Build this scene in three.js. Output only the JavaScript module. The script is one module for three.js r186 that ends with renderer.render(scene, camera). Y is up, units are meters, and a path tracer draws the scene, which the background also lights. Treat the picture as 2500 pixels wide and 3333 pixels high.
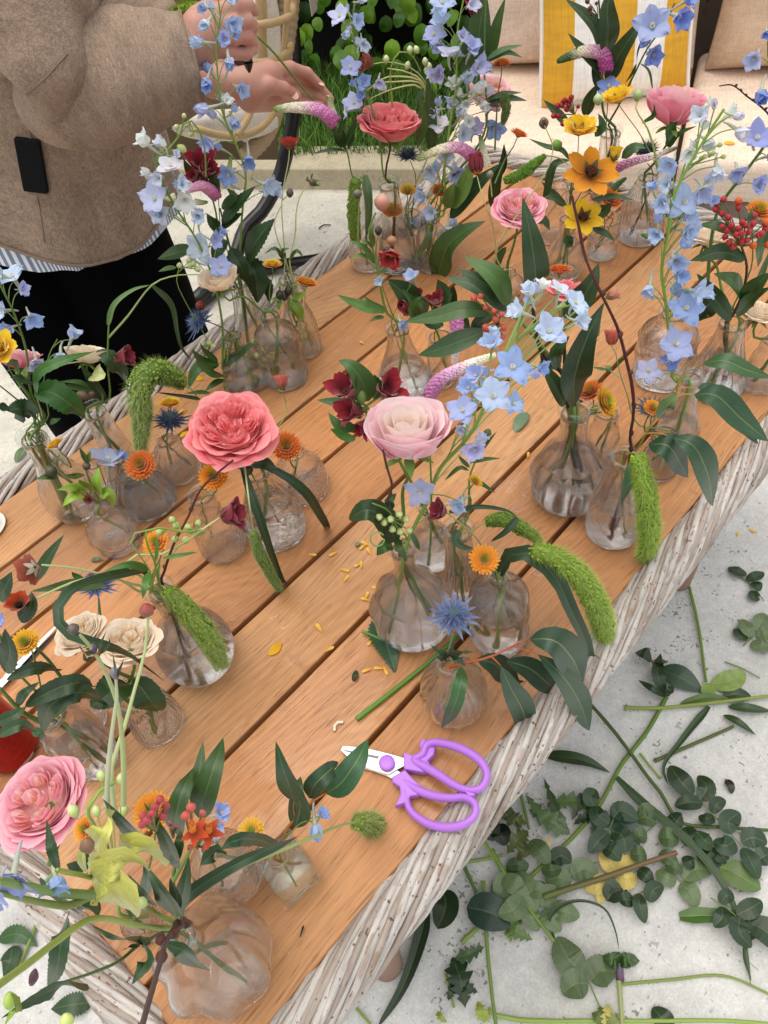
import * as THREE from 'three';
import { mergeGeometries } from 'three/addons/utils/BufferGeometryUtils.js';
import { RoundedBoxGeometry } from 'three/addons/geometries/RoundedBoxGeometry.js';
import { ImprovedNoise } from 'three/addons/math/ImprovedNoise.js';
import { MarchingCubes } from 'three/addons/objects/MarchingCubes.js';

// ---------------------------------------------------------------- camera, sky, sun, exposure
const V3 = (x, y, z) => new THREE.Vector3(x, y, z);
const scene = new THREE.Scene();
const EYE = V3(0, 1.42, 0), CR = V3(0.7341617, -0.11753976, -0.66872341), CU = V3(-0.46993513, 0.62291597, -0.6254092), CF = V3(-0.49006894, -0.77340811, -0.40208498);
const camera = new THREE.PerspectiveCamera(67.42, 0.75, 0.03, 60);
camera.position.copy(EYE); camera.up.copy(CU); camera.lookAt(EYE.clone().add(CF));
camera.updateMatrixWorld();
const renderer = new THREE.WebGLRenderer({ antialias: true });
renderer.setSize(768, 1024);
renderer.toneMapping = THREE.LinearToneMapping;
renderer.toneMappingExposure = 1.14;
renderer.shadowMap.enabled = true;
{ // a bright overcast sky, brightest overhead
  const W = 256, H = 128, d = new Float32Array(W * H * 4), n = new ImprovedNoise();
  for (let j = 0; j < H; j++) for (let i = 0; i < W; i++) {
    const el = (j + 0.5) / H * Math.PI - Math.PI / 2, az = i / W * Math.PI * 2, s = Math.sin(Math.max(el, 0));
    const c = Math.cos(el), x = c * Math.cos(az), y = Math.sin(el), z = c * Math.sin(az);
    let L = (0.26 + 1.15 * s) * (1 + 0.16 * n.noise(x * 2.2, y * 2.2, z * 2.2) + 0.08 * n.noise(x * 5, y * 5, z * 5));
    if (el < 0) L = 0.22;
    d.set([L * 1.0, L * 1.0, L * 1.02, 1], (j * W + i) * 4);
  }
  const t = new THREE.DataTexture(d, W, H, THREE.RGBAFormat, THREE.FloatType);
  t.mapping = THREE.EquirectangularReflectionMapping; t.magFilter = THREE.LinearFilter; t.minFilter = THREE.LinearFilter; t.needsUpdate = true;
  scene.background = t; scene.environment = t; scene.environmentIntensity = 1; scene.backgroundIntensity = 1;
}
const sun = new THREE.DirectionalLight(0xfff3e2, 1.35);
sun.position.set(-1.6, 6, -0.4); sun.target.position.set(-0.6, 0.5, -0.7);
sun.castShadow = true; sun.shadow.radius = 85; sun.shadow.mapSize.set(2048, 2048);
Object.assign(sun.shadow.camera, { left: -3, right: 3, top: 3, bottom: -3, near: 0.5, far: 12 });
scene.add(sun, sun.target);

// ---------------------------------------------------------------- helpers
const TH = 0.62;                                   // height of the table top
let seed_ = 7;
const rnd = () => { seed_ = (seed_ + 0x6d2b79f5) | 0; let t = Math.imul(seed_ ^ (seed_ >>> 15), 1 | seed_); t = (t + Math.imul(t ^ (t >>> 7), 61 | t)) ^ t; return ((t ^ (t >>> 14)) >>> 0) / 4294967296; };
const rr = (a, b) => a + (b - a) * rnd();
const reseed = (n) => { seed_ = n * 7919 + 13; };
const noise = new ImprovedNoise();
const N3 = (x, y, z) => noise.noise(x, y, z);
const mix = (a, b, t) => a + (b - a) * t, clamp = (x, a, b) => Math.min(b, Math.max(a, x)), sst = (a, b, x) => { const t = clamp((x - a) / (b - a), 0, 1); return t * t * (3 - 2 * t); };
const C = (h) => (h instanceof THREE.Color ? h : new THREE.Color(h));
const names = new Map();
function numbered(n) { const k = names.get(n) || 0; names.set(n, k + 1); return k ? `${n}_${String(k).padStart(3, '0')}` : n; }
function shade(o) { o.castShadow = true; o.receiveShadow = true; return o; }
function thing(name, label, category, pos, group) {
  const o = new THREE.Group(); o.name = numbered(name); o.position.copy(pos); scene.add(o);
  o.userData = { label, category }; if (group) o.userData.group = group;
  return o;
}
// origin of a thing or of a part group, in world space (things are never turned)
const wpos = (o) => { const p = V3(0, 0, 0); for (let q = o; q && q !== scene; q = q.parent) p.add(q.position); return p; };
function put(parent, name, geo, mat, m4) {          // geometry in world space unless m4 places it in the world
  const m = shade(new THREE.Mesh(geo, mat)); m.name = name; const w = wpos(parent);
  if (m4) m4.decompose(m.position, m.quaternion, m.scale); m.position.sub(w);
  parent.add(m); return m;
}
function sub(parent, name, p) { const g = new THREE.Group(); g.name = name; g.position.copy(p).sub(wpos(parent)); parent.add(g); return g; }
function struct(name, geo, mat) { const m = shade(new THREE.Mesh(geo, mat)); m.name = numbered(name); m.userData.kind = 'structure'; scene.add(m); return m; }
// a point of the photograph (2500 x 3333), cut in twelve fields of 900 px, as a line of sight from the eye
const FIELD = { A: [0, 0], B: [800, 0], C: [1600, 0], D: [0, 800], E: [800, 800], F: [1600, 800], G: [0, 1600], H: [800, 1600], I: [1600, 1600], J: [0, 2433], K: [800, 2433], L: [1600, 2433] };
let field = 'S';
const spx = (p) => (field === 'S' ? [p[0], p[1]] : [FIELD[field][0] + p[0] * 0.54249, FIELD[field][1] + p[1] * 0.54249]);
const ray = (p) => { const [x, y] = spx(p); return V3(0, 0, 0).addScaledVector(CR, x - 1250).addScaledVector(CU, 1666.5 - y).addScaledVector(CF, 2498.08).normalize(); };
const onY = (p, y) => { const d = ray(p); return EYE.clone().addScaledVector(d, (y - EYE.y) / d.y); };
const onX = (p, x) => { const d = ray(p); return EYE.clone().addScaledVector(d, x / d.x); };
let plane = { o: V3(0, 0, 0), n: V3(0, 0, 1) };     // upright plane through a vase, facing the eye
const faceEye = (o) => { const n = V3(EYE.x - o.x, 0, EYE.z - o.z).normalize(); return { o: o.clone(), n }; };
function at(p) { const d = ray(p), o = plane.o.clone().addScaledVector(plane.n, p[2] || 0); return EYE.clone().addScaledVector(d, o.sub(EYE).dot(plane.n) / d.dot(plane.n)); }
const depth = (w) => w.clone().sub(EYE).dot(CF);
const mpp = (w) => depth(w) / 2498.08 * (field === 'S' ? 1 : 0.54249);   // metres per field pixel at w
const dirC = (r, u, t) => V3(0, 0, 0).addScaledVector(CR, r).addScaledVector(CU, u).addScaledVector(CF, -t).normalize();

// geometry builders
function grid(nu, nv, f, closeU) {                  // f(u, v) -> [x, y, z, r, g, b]
  const seam = closeU === 'seam'; if (seam) closeU = false;
  const pos = [], col = [], idx = [], uv = []; const w = closeU ? nu : nu + 1;
  for (let j = 0; j <= nv; j++) for (let i = 0; i < w; i++) { const q = f(i / nu, j / nv); pos.push(q[0], q[1], q[2]); if (q.length > 3) col.push(q[3], q[4], q[5]); uv.push(i / nu, j / nv); }
  for (let j = 0; j < nv; j++) for (let i = 0; i < nu; i++) { const a = j * w + i, b = j * w + (i + 1) % w, c = a + w, d = b + w; idx.push(a, b, c, b, d, c); }
  const g = new THREE.BufferGeometry(); g.setAttribute('position', new THREE.Float32BufferAttribute(pos, 3)); g.setAttribute('uv', new THREE.Float32BufferAttribute(uv, 2));
  if (col.length) g.setAttribute('color', new THREE.Float32BufferAttribute(col, 3));
  g.setIndex(idx); g.computeVertexNormals();
  if (seam) { const N = g.attributes.normal; for (let j = 0; j <= nv; j++) { const a = j * w, b = a + nu, n = V3(N.getX(a) + N.getX(b), N.getY(a) + N.getY(b), N.getZ(a) + N.getZ(b)).normalize(); N.setXYZ(a, n.x, n.y, n.z); N.setXYZ(b, n.x, n.y, n.z); } }
  return g;
}
function frames(curve, n) {
  const P = curve.getSpacedPoints(n), T = P.map((_, i) => P[Math.min(i + 1, n)].clone().sub(P[Math.max(i - 1, 0)]).normalize());
  let N = Math.abs(T[0].y) < 0.9 ? V3(0, 1, 0) : V3(1, 0, 0); const out = [];
  for (let i = 0; i <= n; i++) { N = N.clone().addScaledVector(T[i], -N.dot(T[i])).normalize(); out.push({ p: P[i], t: T[i], n: N, b: T[i].clone().cross(N) }); }
  return out;
}
const curveOf = (pts) => (pts.length === 2 ? new THREE.LineCurve3(pts[0], pts[1]) : new THREE.CatmullRomCurve3(pts, false, 'centripetal'));
function tube(pts, r, o = {}) {                     // r: number or function of t
  const rf = typeof r === 'number' ? () => r : r, curve = curveOf(pts), len = curve.getLength(), n = o.n || clamp(Math.round(len / (o.step || 0.012)), 3, 60), k = o.k || 6, F = frames(curve, n);
  const c = o.col && C(o.col), c2 = o.col2 && C(o.col2);
  const g = grid(k, n, (u, v) => { const f = F[Math.round(v * n)], a = u * 6.2832, R = rf(v) * (o.lump ? 1 + o.lump * N3(v * len * 60, Math.cos(a), Math.sin(a) + len * 9) : 1), q = f.p.clone().addScaledVector(f.n, Math.cos(a) * R).addScaledVector(f.b, Math.sin(a) * R);
    const out = [q.x, q.y, q.z]; if (c) { const s = c2 ? v : 0, z = c2 || c, e = 1 + 0.12 * N3(v * len * 90, a, len * 31); out.push(mix(c.r, z.r, s) * e, mix(c.g, z.g, s) * e, mix(c.b, z.b, s) * e); } return out; }, true);
  if (o.cap !== false) { // close the ends
    const pos = [...g.attributes.position.array], col = g.attributes.color ? [...g.attributes.color.array] : null, uv = [...g.attributes.uv.array], idx = [...g.index.array];
    for (const e of [0, n]) { const f = F[e], i0 = pos.length / 3; pos.push(f.p.x, f.p.y, f.p.z); uv.push(0.5, e / n); if (col) { const s = e ? (c2 || c) : c; col.push(s.r * 1.15, s.g * 1.15, s.b * 1.15); }
      for (let i = 0; i < k; i++) { const a = e * k + i, b = e * k + (i + 1) % k; e ? idx.push(a, b, i0) : idx.push(b, a, i0); } }
    g.setAttribute('position', new THREE.Float32BufferAttribute(pos, 3)); g.setAttribute('uv', new THREE.Float32BufferAttribute(uv, 2)); if (col) g.setAttribute('color', new THREE.Float32BufferAttribute(col, 3)); g.setIndex(idx); g.computeVertexNormals();
  }
  return g;
}
const SHAPES = {
  lance: (v) => Math.pow(Math.sin(Math.PI * Math.pow(v, 0.72)), 0.9) * 0.98 + 0.02 * (1 - v),
  euc: (v) => Math.pow(Math.sin(Math.PI * Math.pow(v, 0.8)), 0.85),
  blade: (v) => Math.min(1, 0.45 + v * 4) * Math.pow(1 - v, 0.55),
  oval: (v) => Math.pow(Math.sin(Math.PI * Math.pow(v, 0.85)), 0.6),
  petal: (v) => Math.pow(Math.sin(Math.PI * Math.pow(v * 0.94 + 0.03, 1.5)), 0.65),
  rosep: (v) => (v < 0.6 ? Math.sin(Math.PI / 2 * Math.pow(v / 0.6, 0.75)) : Math.sqrt(Math.max(0, 1 - Math.pow((v - 0.6) / 0.415, 2.6)))) * 0.97 + 0.03,
  strap: (v) => Math.min(1, 0.45 + 1.1 * v) * (v < 0.8 ? 1 : Math.sqrt(Math.max(0.02, 1 - Math.pow((v - 0.8) / 0.205, 2)))),
  notch: (v) => Math.pow(Math.sin(Math.PI * Math.pow(v, 0.75)), 0.8),
};
// a leaf along a run of points: half width w (m), V fold, serrated or lobed edge, pale midrib and veins
function leafGeo(pts, w, o = {}) {
  const curve = curveOf(pts), len = curve.getLength(), serr = o.serr || 0, n = o.n || (serr || o.lobes ? 30 : clamp(Math.round(len / 0.006), 8, 18)), P = curve.getSpacedPoints(n), cols = o.cols || [-1, -0.55, -0.07, 0, 0.07, 0.55, 1];
  const shp = SHAPES[o.shape || 'lance'], c = C(o.col || '#3d5a26'), rib = C(o.rib || c.clone().lerp(new THREE.Color('#a9ba6c'), 0.3)), hint = (o.up || V3(0, 0, 0).addScaledVector(CF, -1).add(V3(0, 0.35, 0))).clone().normalize(), fold = o.fold ?? 0.22, tw = o.twist || 0, ph = rnd() * 50;
  const F = P.map((p, i) => { const t = P[Math.min(i + 1, n)].clone().sub(P[Math.max(i - 1, 0)]).normalize(); let s = t.clone().cross(hint); if (s.lengthSq() < 1e-4) s = t.clone().cross(V3(0.3, 0.2, 0.9)); s.normalize(); const nn = s.clone().cross(t).normalize(); const a = tw * i / n + (o.roll || 0); return { p, s: s.clone().multiplyScalar(Math.cos(a)).addScaledVector(nn, Math.sin(a)), n: nn.clone().multiplyScalar(Math.cos(a)).addScaledVector(s, -Math.sin(a)) }; });
  const M = cols.length - 1;
  const lg = grid(M, n, (uu, v) => {
    const u = cols[Math.round(uu * M)], f = F[Math.round(v * n)]; let W = w * shp(v);
    if (serr) W *= 1 - serr * ((v * n) % 2 < 1 ? 1 : 0); if (o.lobes) { const q = (v * o.lobes) % 1; W *= 0.28 + 0.72 * Math.pow(1 - q, 0.8) * (v > 0.12 ? 1 : 0.3); }
    if (o.wave) W *= 1 + o.wave * N3(v * 3 + ph, Math.sign(u), 0);
    const lift = fold * Math.abs(u) * W + (o.wave ? 0.5 * w * o.wave * Math.abs(u) * N3(v * 5 + ph, u * 2, 5) : 0) + 0.05 * w * N3(v * 8 + ph, u * 3, 9) * (1 - v * v);
    const q = f.p.clone().addScaledVector(f.s, u * W).addScaledVector(f.n, lift);
    const k = Math.abs(u) < 0.05 ? 0.7 : 0, e = 1 + 0.22 * N3(v * 4 + ph, u * 2, 2) + 0.1 * N3(v * 14 + ph, u * 6, 7) + (o.vein ?? 0.07) * Math.cos((v * 9 - Math.abs(u) * 1.6) * 6.283);
    const tip = o.tip ? C(o.tip) : c, z = sst(0.6, 1, v);
    return [q.x, q.y, q.z, mix(mix(c.r, tip.r, z), rib.r, k) * e, mix(mix(c.g, tip.g, z), rib.g, k) * e, mix(mix(c.b, tip.b, z), rib.b, k) * e];
  });
  const LU = lg.attributes.uv; for (let i = 0; i < LU.count; i++) LU.setX(i, cols[i % (M + 1)] * 0.5 + 0.5);
  return lg;
}
const basis = (o, yAxis, s = 1, spin = 0) => { // a head standing along yAxis
  const y = yAxis.clone().normalize(); let x = V3(0, 1, 0).cross(y); if (x.lengthSq() < 1e-4) x = V3(1, 0, 0); x.normalize(); const z = x.clone().cross(y);
  return new THREE.Matrix4().makeBasis(x, y, z).setPosition(o).multiply(new THREE.Matrix4().makeRotationY(spin)).scale(V3(s, s, s));
};
const lathe = (prof, k, f) => grid(k, prof.length - 1, (u, v) => { const q = prof[Math.round(v * (prof.length - 1))], a = -u * 6.2832, r = q[0] * (f ? f(a, q[1], q[0]) : 1); return [Math.cos(a) * r, q[1], Math.sin(a) * r]; }, true);

// textures
function tex(w, h, f, srgb, rep) {
  const d = new Uint8Array(w * h * 4);
  for (let y = 0; y < h; y++) for (let x = 0; x < w; x++) { const c = f(x / w, y / h, x, y), i = (y * w + x) * 4; d[i] = clamp(c[0], 0, 255); d[i + 1] = clamp(c[1], 0, 255); d[i + 2] = clamp(c[2], 0, 255); d[i + 3] = 255; }
  const t = new THREE.DataTexture(d, w, h); t.wrapS = t.wrapT = THREE.RepeatWrapping; t.magFilter = THREE.LinearFilter; t.minFilter = THREE.LinearMipmapLinearFilter; t.generateMipmaps = true; if (srgb) t.colorSpace = THREE.SRGBColorSpace; if (rep) t.repeat.set(...rep); t.needsUpdate = true; return t;
}
// noise that repeats every `p` cells
const hash = (x, y) => { let h = Math.imul(x, 374761393) + Math.imul(y, 668265263) | 0; h = Math.imul(h ^ (h >>> 13), 1274126177); return ((h ^ (h >>> 16)) >>> 0) / 4294967296; };
const pn = (x, y, px, py, s = 0) => { const xi = Math.floor(x), yi = Math.floor(y), fx = x - xi, fy = y - yi, m = (a, p) => ((a % p) + p) % p, u = fx * fx * (3 - 2 * fx), v = fy * fy * (3 - 2 * fy), h = (i, j) => hash(m(xi + i, px) + s * 131, m(yi + j, py) + s * 57); return mix(mix(h(0, 0), h(1, 0), u), mix(h(0, 1), h(1, 1), u), v) * 2 - 1; };
const std = (o) => new THREE.MeshStandardMaterial({ roughness: 0.6, ...o });
const vcol = (rough, o = {}) => new THREE.MeshStandardMaterial({ vertexColors: true, roughness: rough, side: THREE.DoubleSide, ...o });
const petalMat = new THREE.MeshPhysicalMaterial({ vertexColors: true, roughness: 1, side: THREE.DoubleSide, transmission: 0.36, thickness: 0 });
const leafTex = tex(512, 512, (u, v) => { const x = (u - 0.5) * 2, a = Math.abs(x), L = (v * 11 - a * 3.2 + 0.25 * pn(u * 6, v * 6, 6, 6, 91)) % 1, l = Math.min(Math.abs(L), 1 - Math.abs(L)); let k = 0.93 + 0.06 * pn(u * 9, v * 9, 9, 9, 92) + 0.05 * pn(u * 40, v * 40, 40, 40, 93); k += 0.1 * Math.exp(-((l / 0.09) ** 2)) * (1 - a * 0.5); const spot = pn(u * 24, v * 30, 24, 30, 94); if (spot > 0.8) k *= 0.86; const w = 0.06 * Math.exp(-((a / 0.03) ** 2)); return [(k + w) * 235, (k + w) * 235, k * 232]; });
const strapTex = tex(256, 256, (u, v) => { const k = 0.92 + 0.1 * pn(u * 40, v * 2, 40, 2, 95) + 0.05 * pn(u * 12, v * 3, 12, 3, 96) + 0.04 * pn(u * 60, v * 60, 60, 60, 97); return [k * 238, k * 238, k * 238]; });
const leafMat = vcol(0.4, { map: leafTex, bumpMap: leafTex, bumpScale: 0.0006 }), strapMat = vcol(0.45, { map: strapTex, bumpMap: strapTex, bumpScale: 0.0004 }), leafDull = vcol(0.7), budMat = vcol(0.45), stemMat = vcol(0.55), dryMat = vcol(0.85);

// ---------------------------------------------------------------- table
const X0 = -0.976, X1 = -0.192, Z0 = 0.1426, Z1 = -1.232, PW = 0.112;
const woodTex = tex(1024, 1024, (u, v) => { // 0.8 m along (u), 0.4 m across (v)
  const w = v + 0.035 * pn(u * 3, v * 2, 3, 2, 1) + 0.012 * pn(u * 9, v * 6, 9, 6, 2);
  const cath = Math.abs(pn(u * 2, w * 5, 2, 5, 3)); const rings = 0.5 + 0.5 * Math.sin((w * 34 + cath * 7) * 6.283);
  const fine = pn(u * 26, w * 300, 26, 300, 4), pore = pn(u * 34, w * 430, 34, 430, 5), big = pn(u * 3, v * 5, 3, 5, 6), spot = pn(u * 40, v * 40, 40, 40, 8);
  let k = 1 + 0.06 * (rings - 0.5) + 0.05 * fine + 0.09 * big; if (pore > 0.55) k *= 1 - (pore - 0.55) * 0.5; if (spot > 0.84) k *= 0.93;
  const r = 0.5 + 0.5 * pn(u * 4, v * 9, 4, 9, 7);
  return [mix(193, 181, r) * k, mix(144, 130, r) * Math.pow(k, 1.1), mix(97, 84, r) * Math.pow(k, 1.2)];
}, true);
const woodBump = tex(1024, 1024, (u, v) => { const w = v + 0.035 * pn(u * 3, v * 2, 3, 2, 1) + 0.012 * pn(u * 9, v * 6, 9, 6, 2); const pore = pn(u * 34, w * 430, 34, 430, 5), fine = pn(u * 26, w * 300, 26, 300, 4); const k = 150 + 30 * fine - (pore > 0.3 ? (pore - 0.3) * 220 : 0); return [k, k, k]; });
const woodRough = tex(512, 512, (u, v) => { const k = pn(u * 5, v * 4, 5, 4, 21) + 0.5 * pn(u * 14, v * 9, 14, 9, 22) + 0.25 * pn(u * 60, v * 50, 60, 50, 23); const wet = sst(0.12, 0.45, k); const r = 255 * mix(0.56, 0.24, wet); return [r, r, r]; });
function wickerTex() { return tex(512, 128, (u, v) => { const m = pn(u * 30, v * 6, 30, 6, 31), f = pn(u * 60, v * 40, 60, 40, 32), s = pn(u * 9, v * 3, 9, 3, 33), nick = pn(u * 90, v * 10, 90, 10, 34); let a = [190, 184, 177]; const k = 1 + 0.07 * f + 0.08 * s; const b = sst(0.4, 0.75, m + 0.35 * f) * 0.6; a = [mix(a[0], 150, b), mix(a[1], 126, b), mix(a[2], 112, b)]; if (nick > 0.8) a = [118, 86, 70]; return [a[0] * k, a[1] * k, a[2] * k]; }, true); }
const wickTex = wickerTex(), wickMat = std({ map: wickTex, roughness: 0.62, bumpMap: wickTex, bumpScale: 0.0006 }), wickMat2 = std({ map: wickTex, roughness: 0.68, color: 0xdcd2cb, bumpMap: wickTex, bumpScale: 0.0006 });
const table = thing('wicker_table', 'long low table with orange-brown plank top and whitewashed woven wicker rim', 'table', V3((X0 + X1) / 2, 0, (Z0 + Z1) / 2));
{
  const tints = [0xffffff, 0xf2e9e0, 0xfff2e6, 0xf0e4d8, 0xffffff, 0xf7ece2, 0xfaf2ea];
  for (let i = 0; i < 7; i++) {
    const w = PW - 0.0065, L = Z0 - Z1, g = new RoundedBoxGeometry(w, 0.022, L, 2, 0.0022), p = g.attributes.position, uv = g.attributes.uv;
    for (let k = 0; k < p.count; k++) uv.setXY(k, (p.getZ(k) + i * 0.37) / 0.8, (p.getX(k) + p.getY(k) + i * 0.157) / 0.4);
    put(table, 'plank', g, std({ map: woodTex, bumpMap: woodBump, bumpScale: 0.0004, roughnessMap: woodRough, roughness: 1, color: tints[i] }), new THREE.Matrix4().setPosition(X0 + PW * (i + 0.5), TH - 0.011, (Z0 + Z1) / 2));
  }
  put(table, 'underframe', new RoundedBoxGeometry(X1 - X0 + 0.02, 0.03, Z0 - Z1 + 0.02, 1, 0.004), std({ color: 0x3a2417, roughness: 0.8 }), new THREE.Matrix4().setPosition((X0 + X1) / 2, TH - 0.045, (Z0 + Z1) / 2));
  // the rim: canes twisting round an oval core
  const ax = 0.0195, ay = 0.034, off = 0.0175, cy = 0.603;
  const side = (A, B, out) => {
    const L = A.distanceTo(B), dir = B.clone().sub(A).normalize(), N = 25, pitch = 0.46, up = V3(0, 1, 0);
    put(table, 'rim_core', grid(14, 2, (u, v) => { const a = u * 6.2832, q = A.clone().lerp(B, v).addScaledVector(out, Math.cos(a) * (ax - 0.006)).addScaledVector(up, Math.sin(a) * (ay - 0.006)); return [q.x, q.y, q.z]; }, true), std({ color: 0x4a3428, roughness: 0.9 }));
    for (let s = 0; s < N; s++) {
      const pts = [], n = Math.round(L / 0.022), ph = rnd() * 20;
      for (let k = 0; k <= n; k++) { const d = L * k / n, w = 0.5 + 0.5 * Math.sin(d / 0.15 * 6.283 + s * 2.094 + 0.6 * N3(d * 9, s, 3)), a = (s + 0.75 * N3(d * 9, s * 3.1, 1)) / N * 6.2832 + d / pitch * 6.2832, e = 0.002 - 0.0046 * (1 - w) + 0.0008 * N3(d * 20, ph, 2);
        pts.push(A.clone().addScaledVector(dir, d).addScaledVector(out, Math.cos(a) * (ax + e)).addScaledVector(up, Math.sin(a) * (ay + e))); }
      const g = tube(pts, (t) => 0.0041 * (1 + 0.1 * N3(t * L * 25, ph, 0)) * 0.94, { n: n, k: 7 }), uv = g.attributes.uv; const o = rnd();
      for (let k = 0; k < uv.count; k++) uv.setXY(k, uv.getY(k) * L / 0.35 + o, uv.getX(k) + o * 3);
      put(table, 'cane', g, s % 3 ? wickMat : wickMat2);
    }
  };
  const e = 0.004, c = (x, z) => V3(x, cy, z);
  side(c(X1 + off, Z0 + off), c(X1 + off, Z1 - off), V3(1, 0, 0));
  side(c(X0 - off, Z1 - off), c(X0 - off, Z0 + off), V3(-1, 0, 0));
  side(c(X0 - off, Z0 + off), c(X1 + off, Z0 + off), V3(0, 0, 1));
  side(c(X1 + off, Z1 - off), c(X0 - off, Z1 - off), V3(0, 0, -1));
  // bound legs, tapering to the floor
  const legMat = std({ color: 0x9b7d6d, roughness: 0.75 });
  for (const [x, z] of [[-0.262, -0.045], [-0.27, -0.975], [-0.9, -0.045], [-0.9, -0.975]]) {
    const prof = []; for (let k = 0; k <= 60; k++) { const y = k / 60 * 0.56; prof.push([0.024 + 0.02 * y / 0.56 + 0.0018 * Math.abs(Math.sin(k * 1.5708)), y]); }
    put(table, 'leg', mergeGeometries([lathe(prof, 20), lathe([[0, 0], [0.026, 0.001]], 20)]), legMat, new THREE.Matrix4().setPosition(x, 0.004, z));
  }
}

// ---------------------------------------------------------------- ground
const concTex = tex(1024, 1024, (u, v, x, y) => { // 0.7 m
  const a = pn(u * 4, v * 4, 4, 4, 41), b = pn(u * 13, v * 13, 13, 13, 42), c = pn(u * 60, v * 60, 60, 60, 43), d = pn(u * 230, v * 230, 230, 230, 44), e = pn(u * 500, v * 500, 500, 500, 45);
  let k = 1 + 0.05 * a + 0.04 * b + 0.03 * c + 0.04 * d + 0.03 * e; const pit = pn(u * 170, v * 170, 170, 170, 46) + 0.35 * pn(u * 21, v * 21, 21, 21, 47); if (pit > 0.86) k *= 1 - clamp((pit - 0.86) * 2.6, 0, 0.34);
  const p2 = pn(u * 80, v * 80, 80, 80, 48); if (p2 > 0.88) k *= 0.84; const g = sst(0.45, 0.8, pn(u * 5, v * 5, 5, 5, 49) + 0.4 * c) * 0.08;
  return [(209 - 22 * g) * k, (209 - 4 * g) * k, (206 - 46 * g) * k];
}, true);
const KU = V3(0.87, 0, -0.492).normalize(), KN = V3(-KU.z, 0, KU.x).negate(); // along the kerb, away from the eye
if (KN.dot(V3(-1, 0, -1)) < 0) KN.negate();
const KP = V3(-2.05, 0, -1.79);
{
  const g = grid(60, 60, (u, v) => { const x = mix(-5, 5, u), z = mix(-5, 5, v); const w = sst(-0.9, -1.5, x) * 0.9 + 0.25 * N3(x * 1.5, z * 1.5, 3), r = 1 - 0.0 * w; const k = 1 + 0.06 * N3(x * 2.3, z * 2.3, 8); return [x, 0, z, k * r, k * mix(1, 0.955, clamp(w, 0, 1)), k * mix(1, 0.85, clamp(w, 0, 1))]; });
  const uv = g.attributes.uv, p = g.attributes.position; for (let i = 0; i < uv.count; i++) uv.setXY(i, p.getX(i) / 0.7, p.getZ(i) / 0.7);
  struct('ground', g, std({ map: concTex, vertexColors: true, roughness: 0.85, bumpMap: concTex, bumpScale: 0.0012 }));
  // low kerb in front of the lawn
  const kb = new RoundedBoxGeometry(5, 0.1, 0.17, 2, 0.008), ku = kb.attributes.uv, kp = kb.attributes.position; for (let i = 0; i < ku.count; i++) ku.setXY(i, kp.getX(i) / 0.7, (kp.getZ(i) + kp.getY(i)) / 0.7);
  const m = struct('kerb', kb, std({ map: concTex, color: 0xe9dcc0, roughness: 0.85, bumpMap: concTex, bumpScale: 0.0012 }));
  m.position.copy(KP).addScaledVector(KN, 0.06).setY(0.03); m.rotation.y = Math.atan2(-KU.z, KU.x);
}
{ // lawn: soil sheet and blades
  const o = KP.clone().addScaledVector(KN, 0.13), P = (a, b, y) => o.clone().addScaledVector(KU, a).addScaledVector(KN, b).setY(y);
  struct('soil', grid(20, 12, (u, v) => { const q = P(mix(-2.5, 2.5, u), mix(0, 2.6, v), 0.03 + 0.015 * N3(u * 30, v * 20, 1)); return [q.x, q.y, q.z]; }), std({ color: 0x2a2114, roughness: 1 }));
  const pos = [], col = []; reseed(5);
  for (let i = 0; i < 9000; i++) { const b = Math.pow(rnd(), 1.3) * 0.75, a = rr(-0.75, 0.95), q = P(a, b - 0.05, 0.035), h = rr(0.05, 0.13), an = rr(0, 6.28), w = rr(0.0018, 0.0034), lx = rr(-0.06, 0.06), lz = rr(-0.06, 0.06), s = V3(Math.cos(an) * w, 0, Math.sin(an) * w), m = q.clone().add(V3(lx * 0.35, h * 0.6, lz * 0.35)), t = q.clone().add(V3(lx, h, lz));
    const A = q.clone().add(s), B = q.clone().sub(s), M1 = m.clone().addScaledVector(s, 0.8), M2 = m.clone().addScaledVector(s, -0.8); for (const v of [A, B, M1, B, M2, M1, M1, M2, t]) pos.push(v.x, v.y, v.z);
    const g = rnd(), c = [mix(0.06, 0.16, g), mix(0.16, 0.31, g), mix(0.02, 0.045, rnd())]; for (let k = 0; k < 9; k++) col.push(...c); }
  const g = new THREE.BufferGeometry(); g.setAttribute('position', new THREE.Float32BufferAttribute(pos, 3)); g.setAttribute('color', new THREE.Float32BufferAttribute(col, 3)); g.computeVertexNormals();
  const m = shade(new THREE.Mesh(g, vcol(0.6))); m.name = 'grass'; m.userData = { kind: 'stuff', label: 'uncut green grass behind the low kerb', category: 'grass' }; scene.add(m);
}
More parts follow.
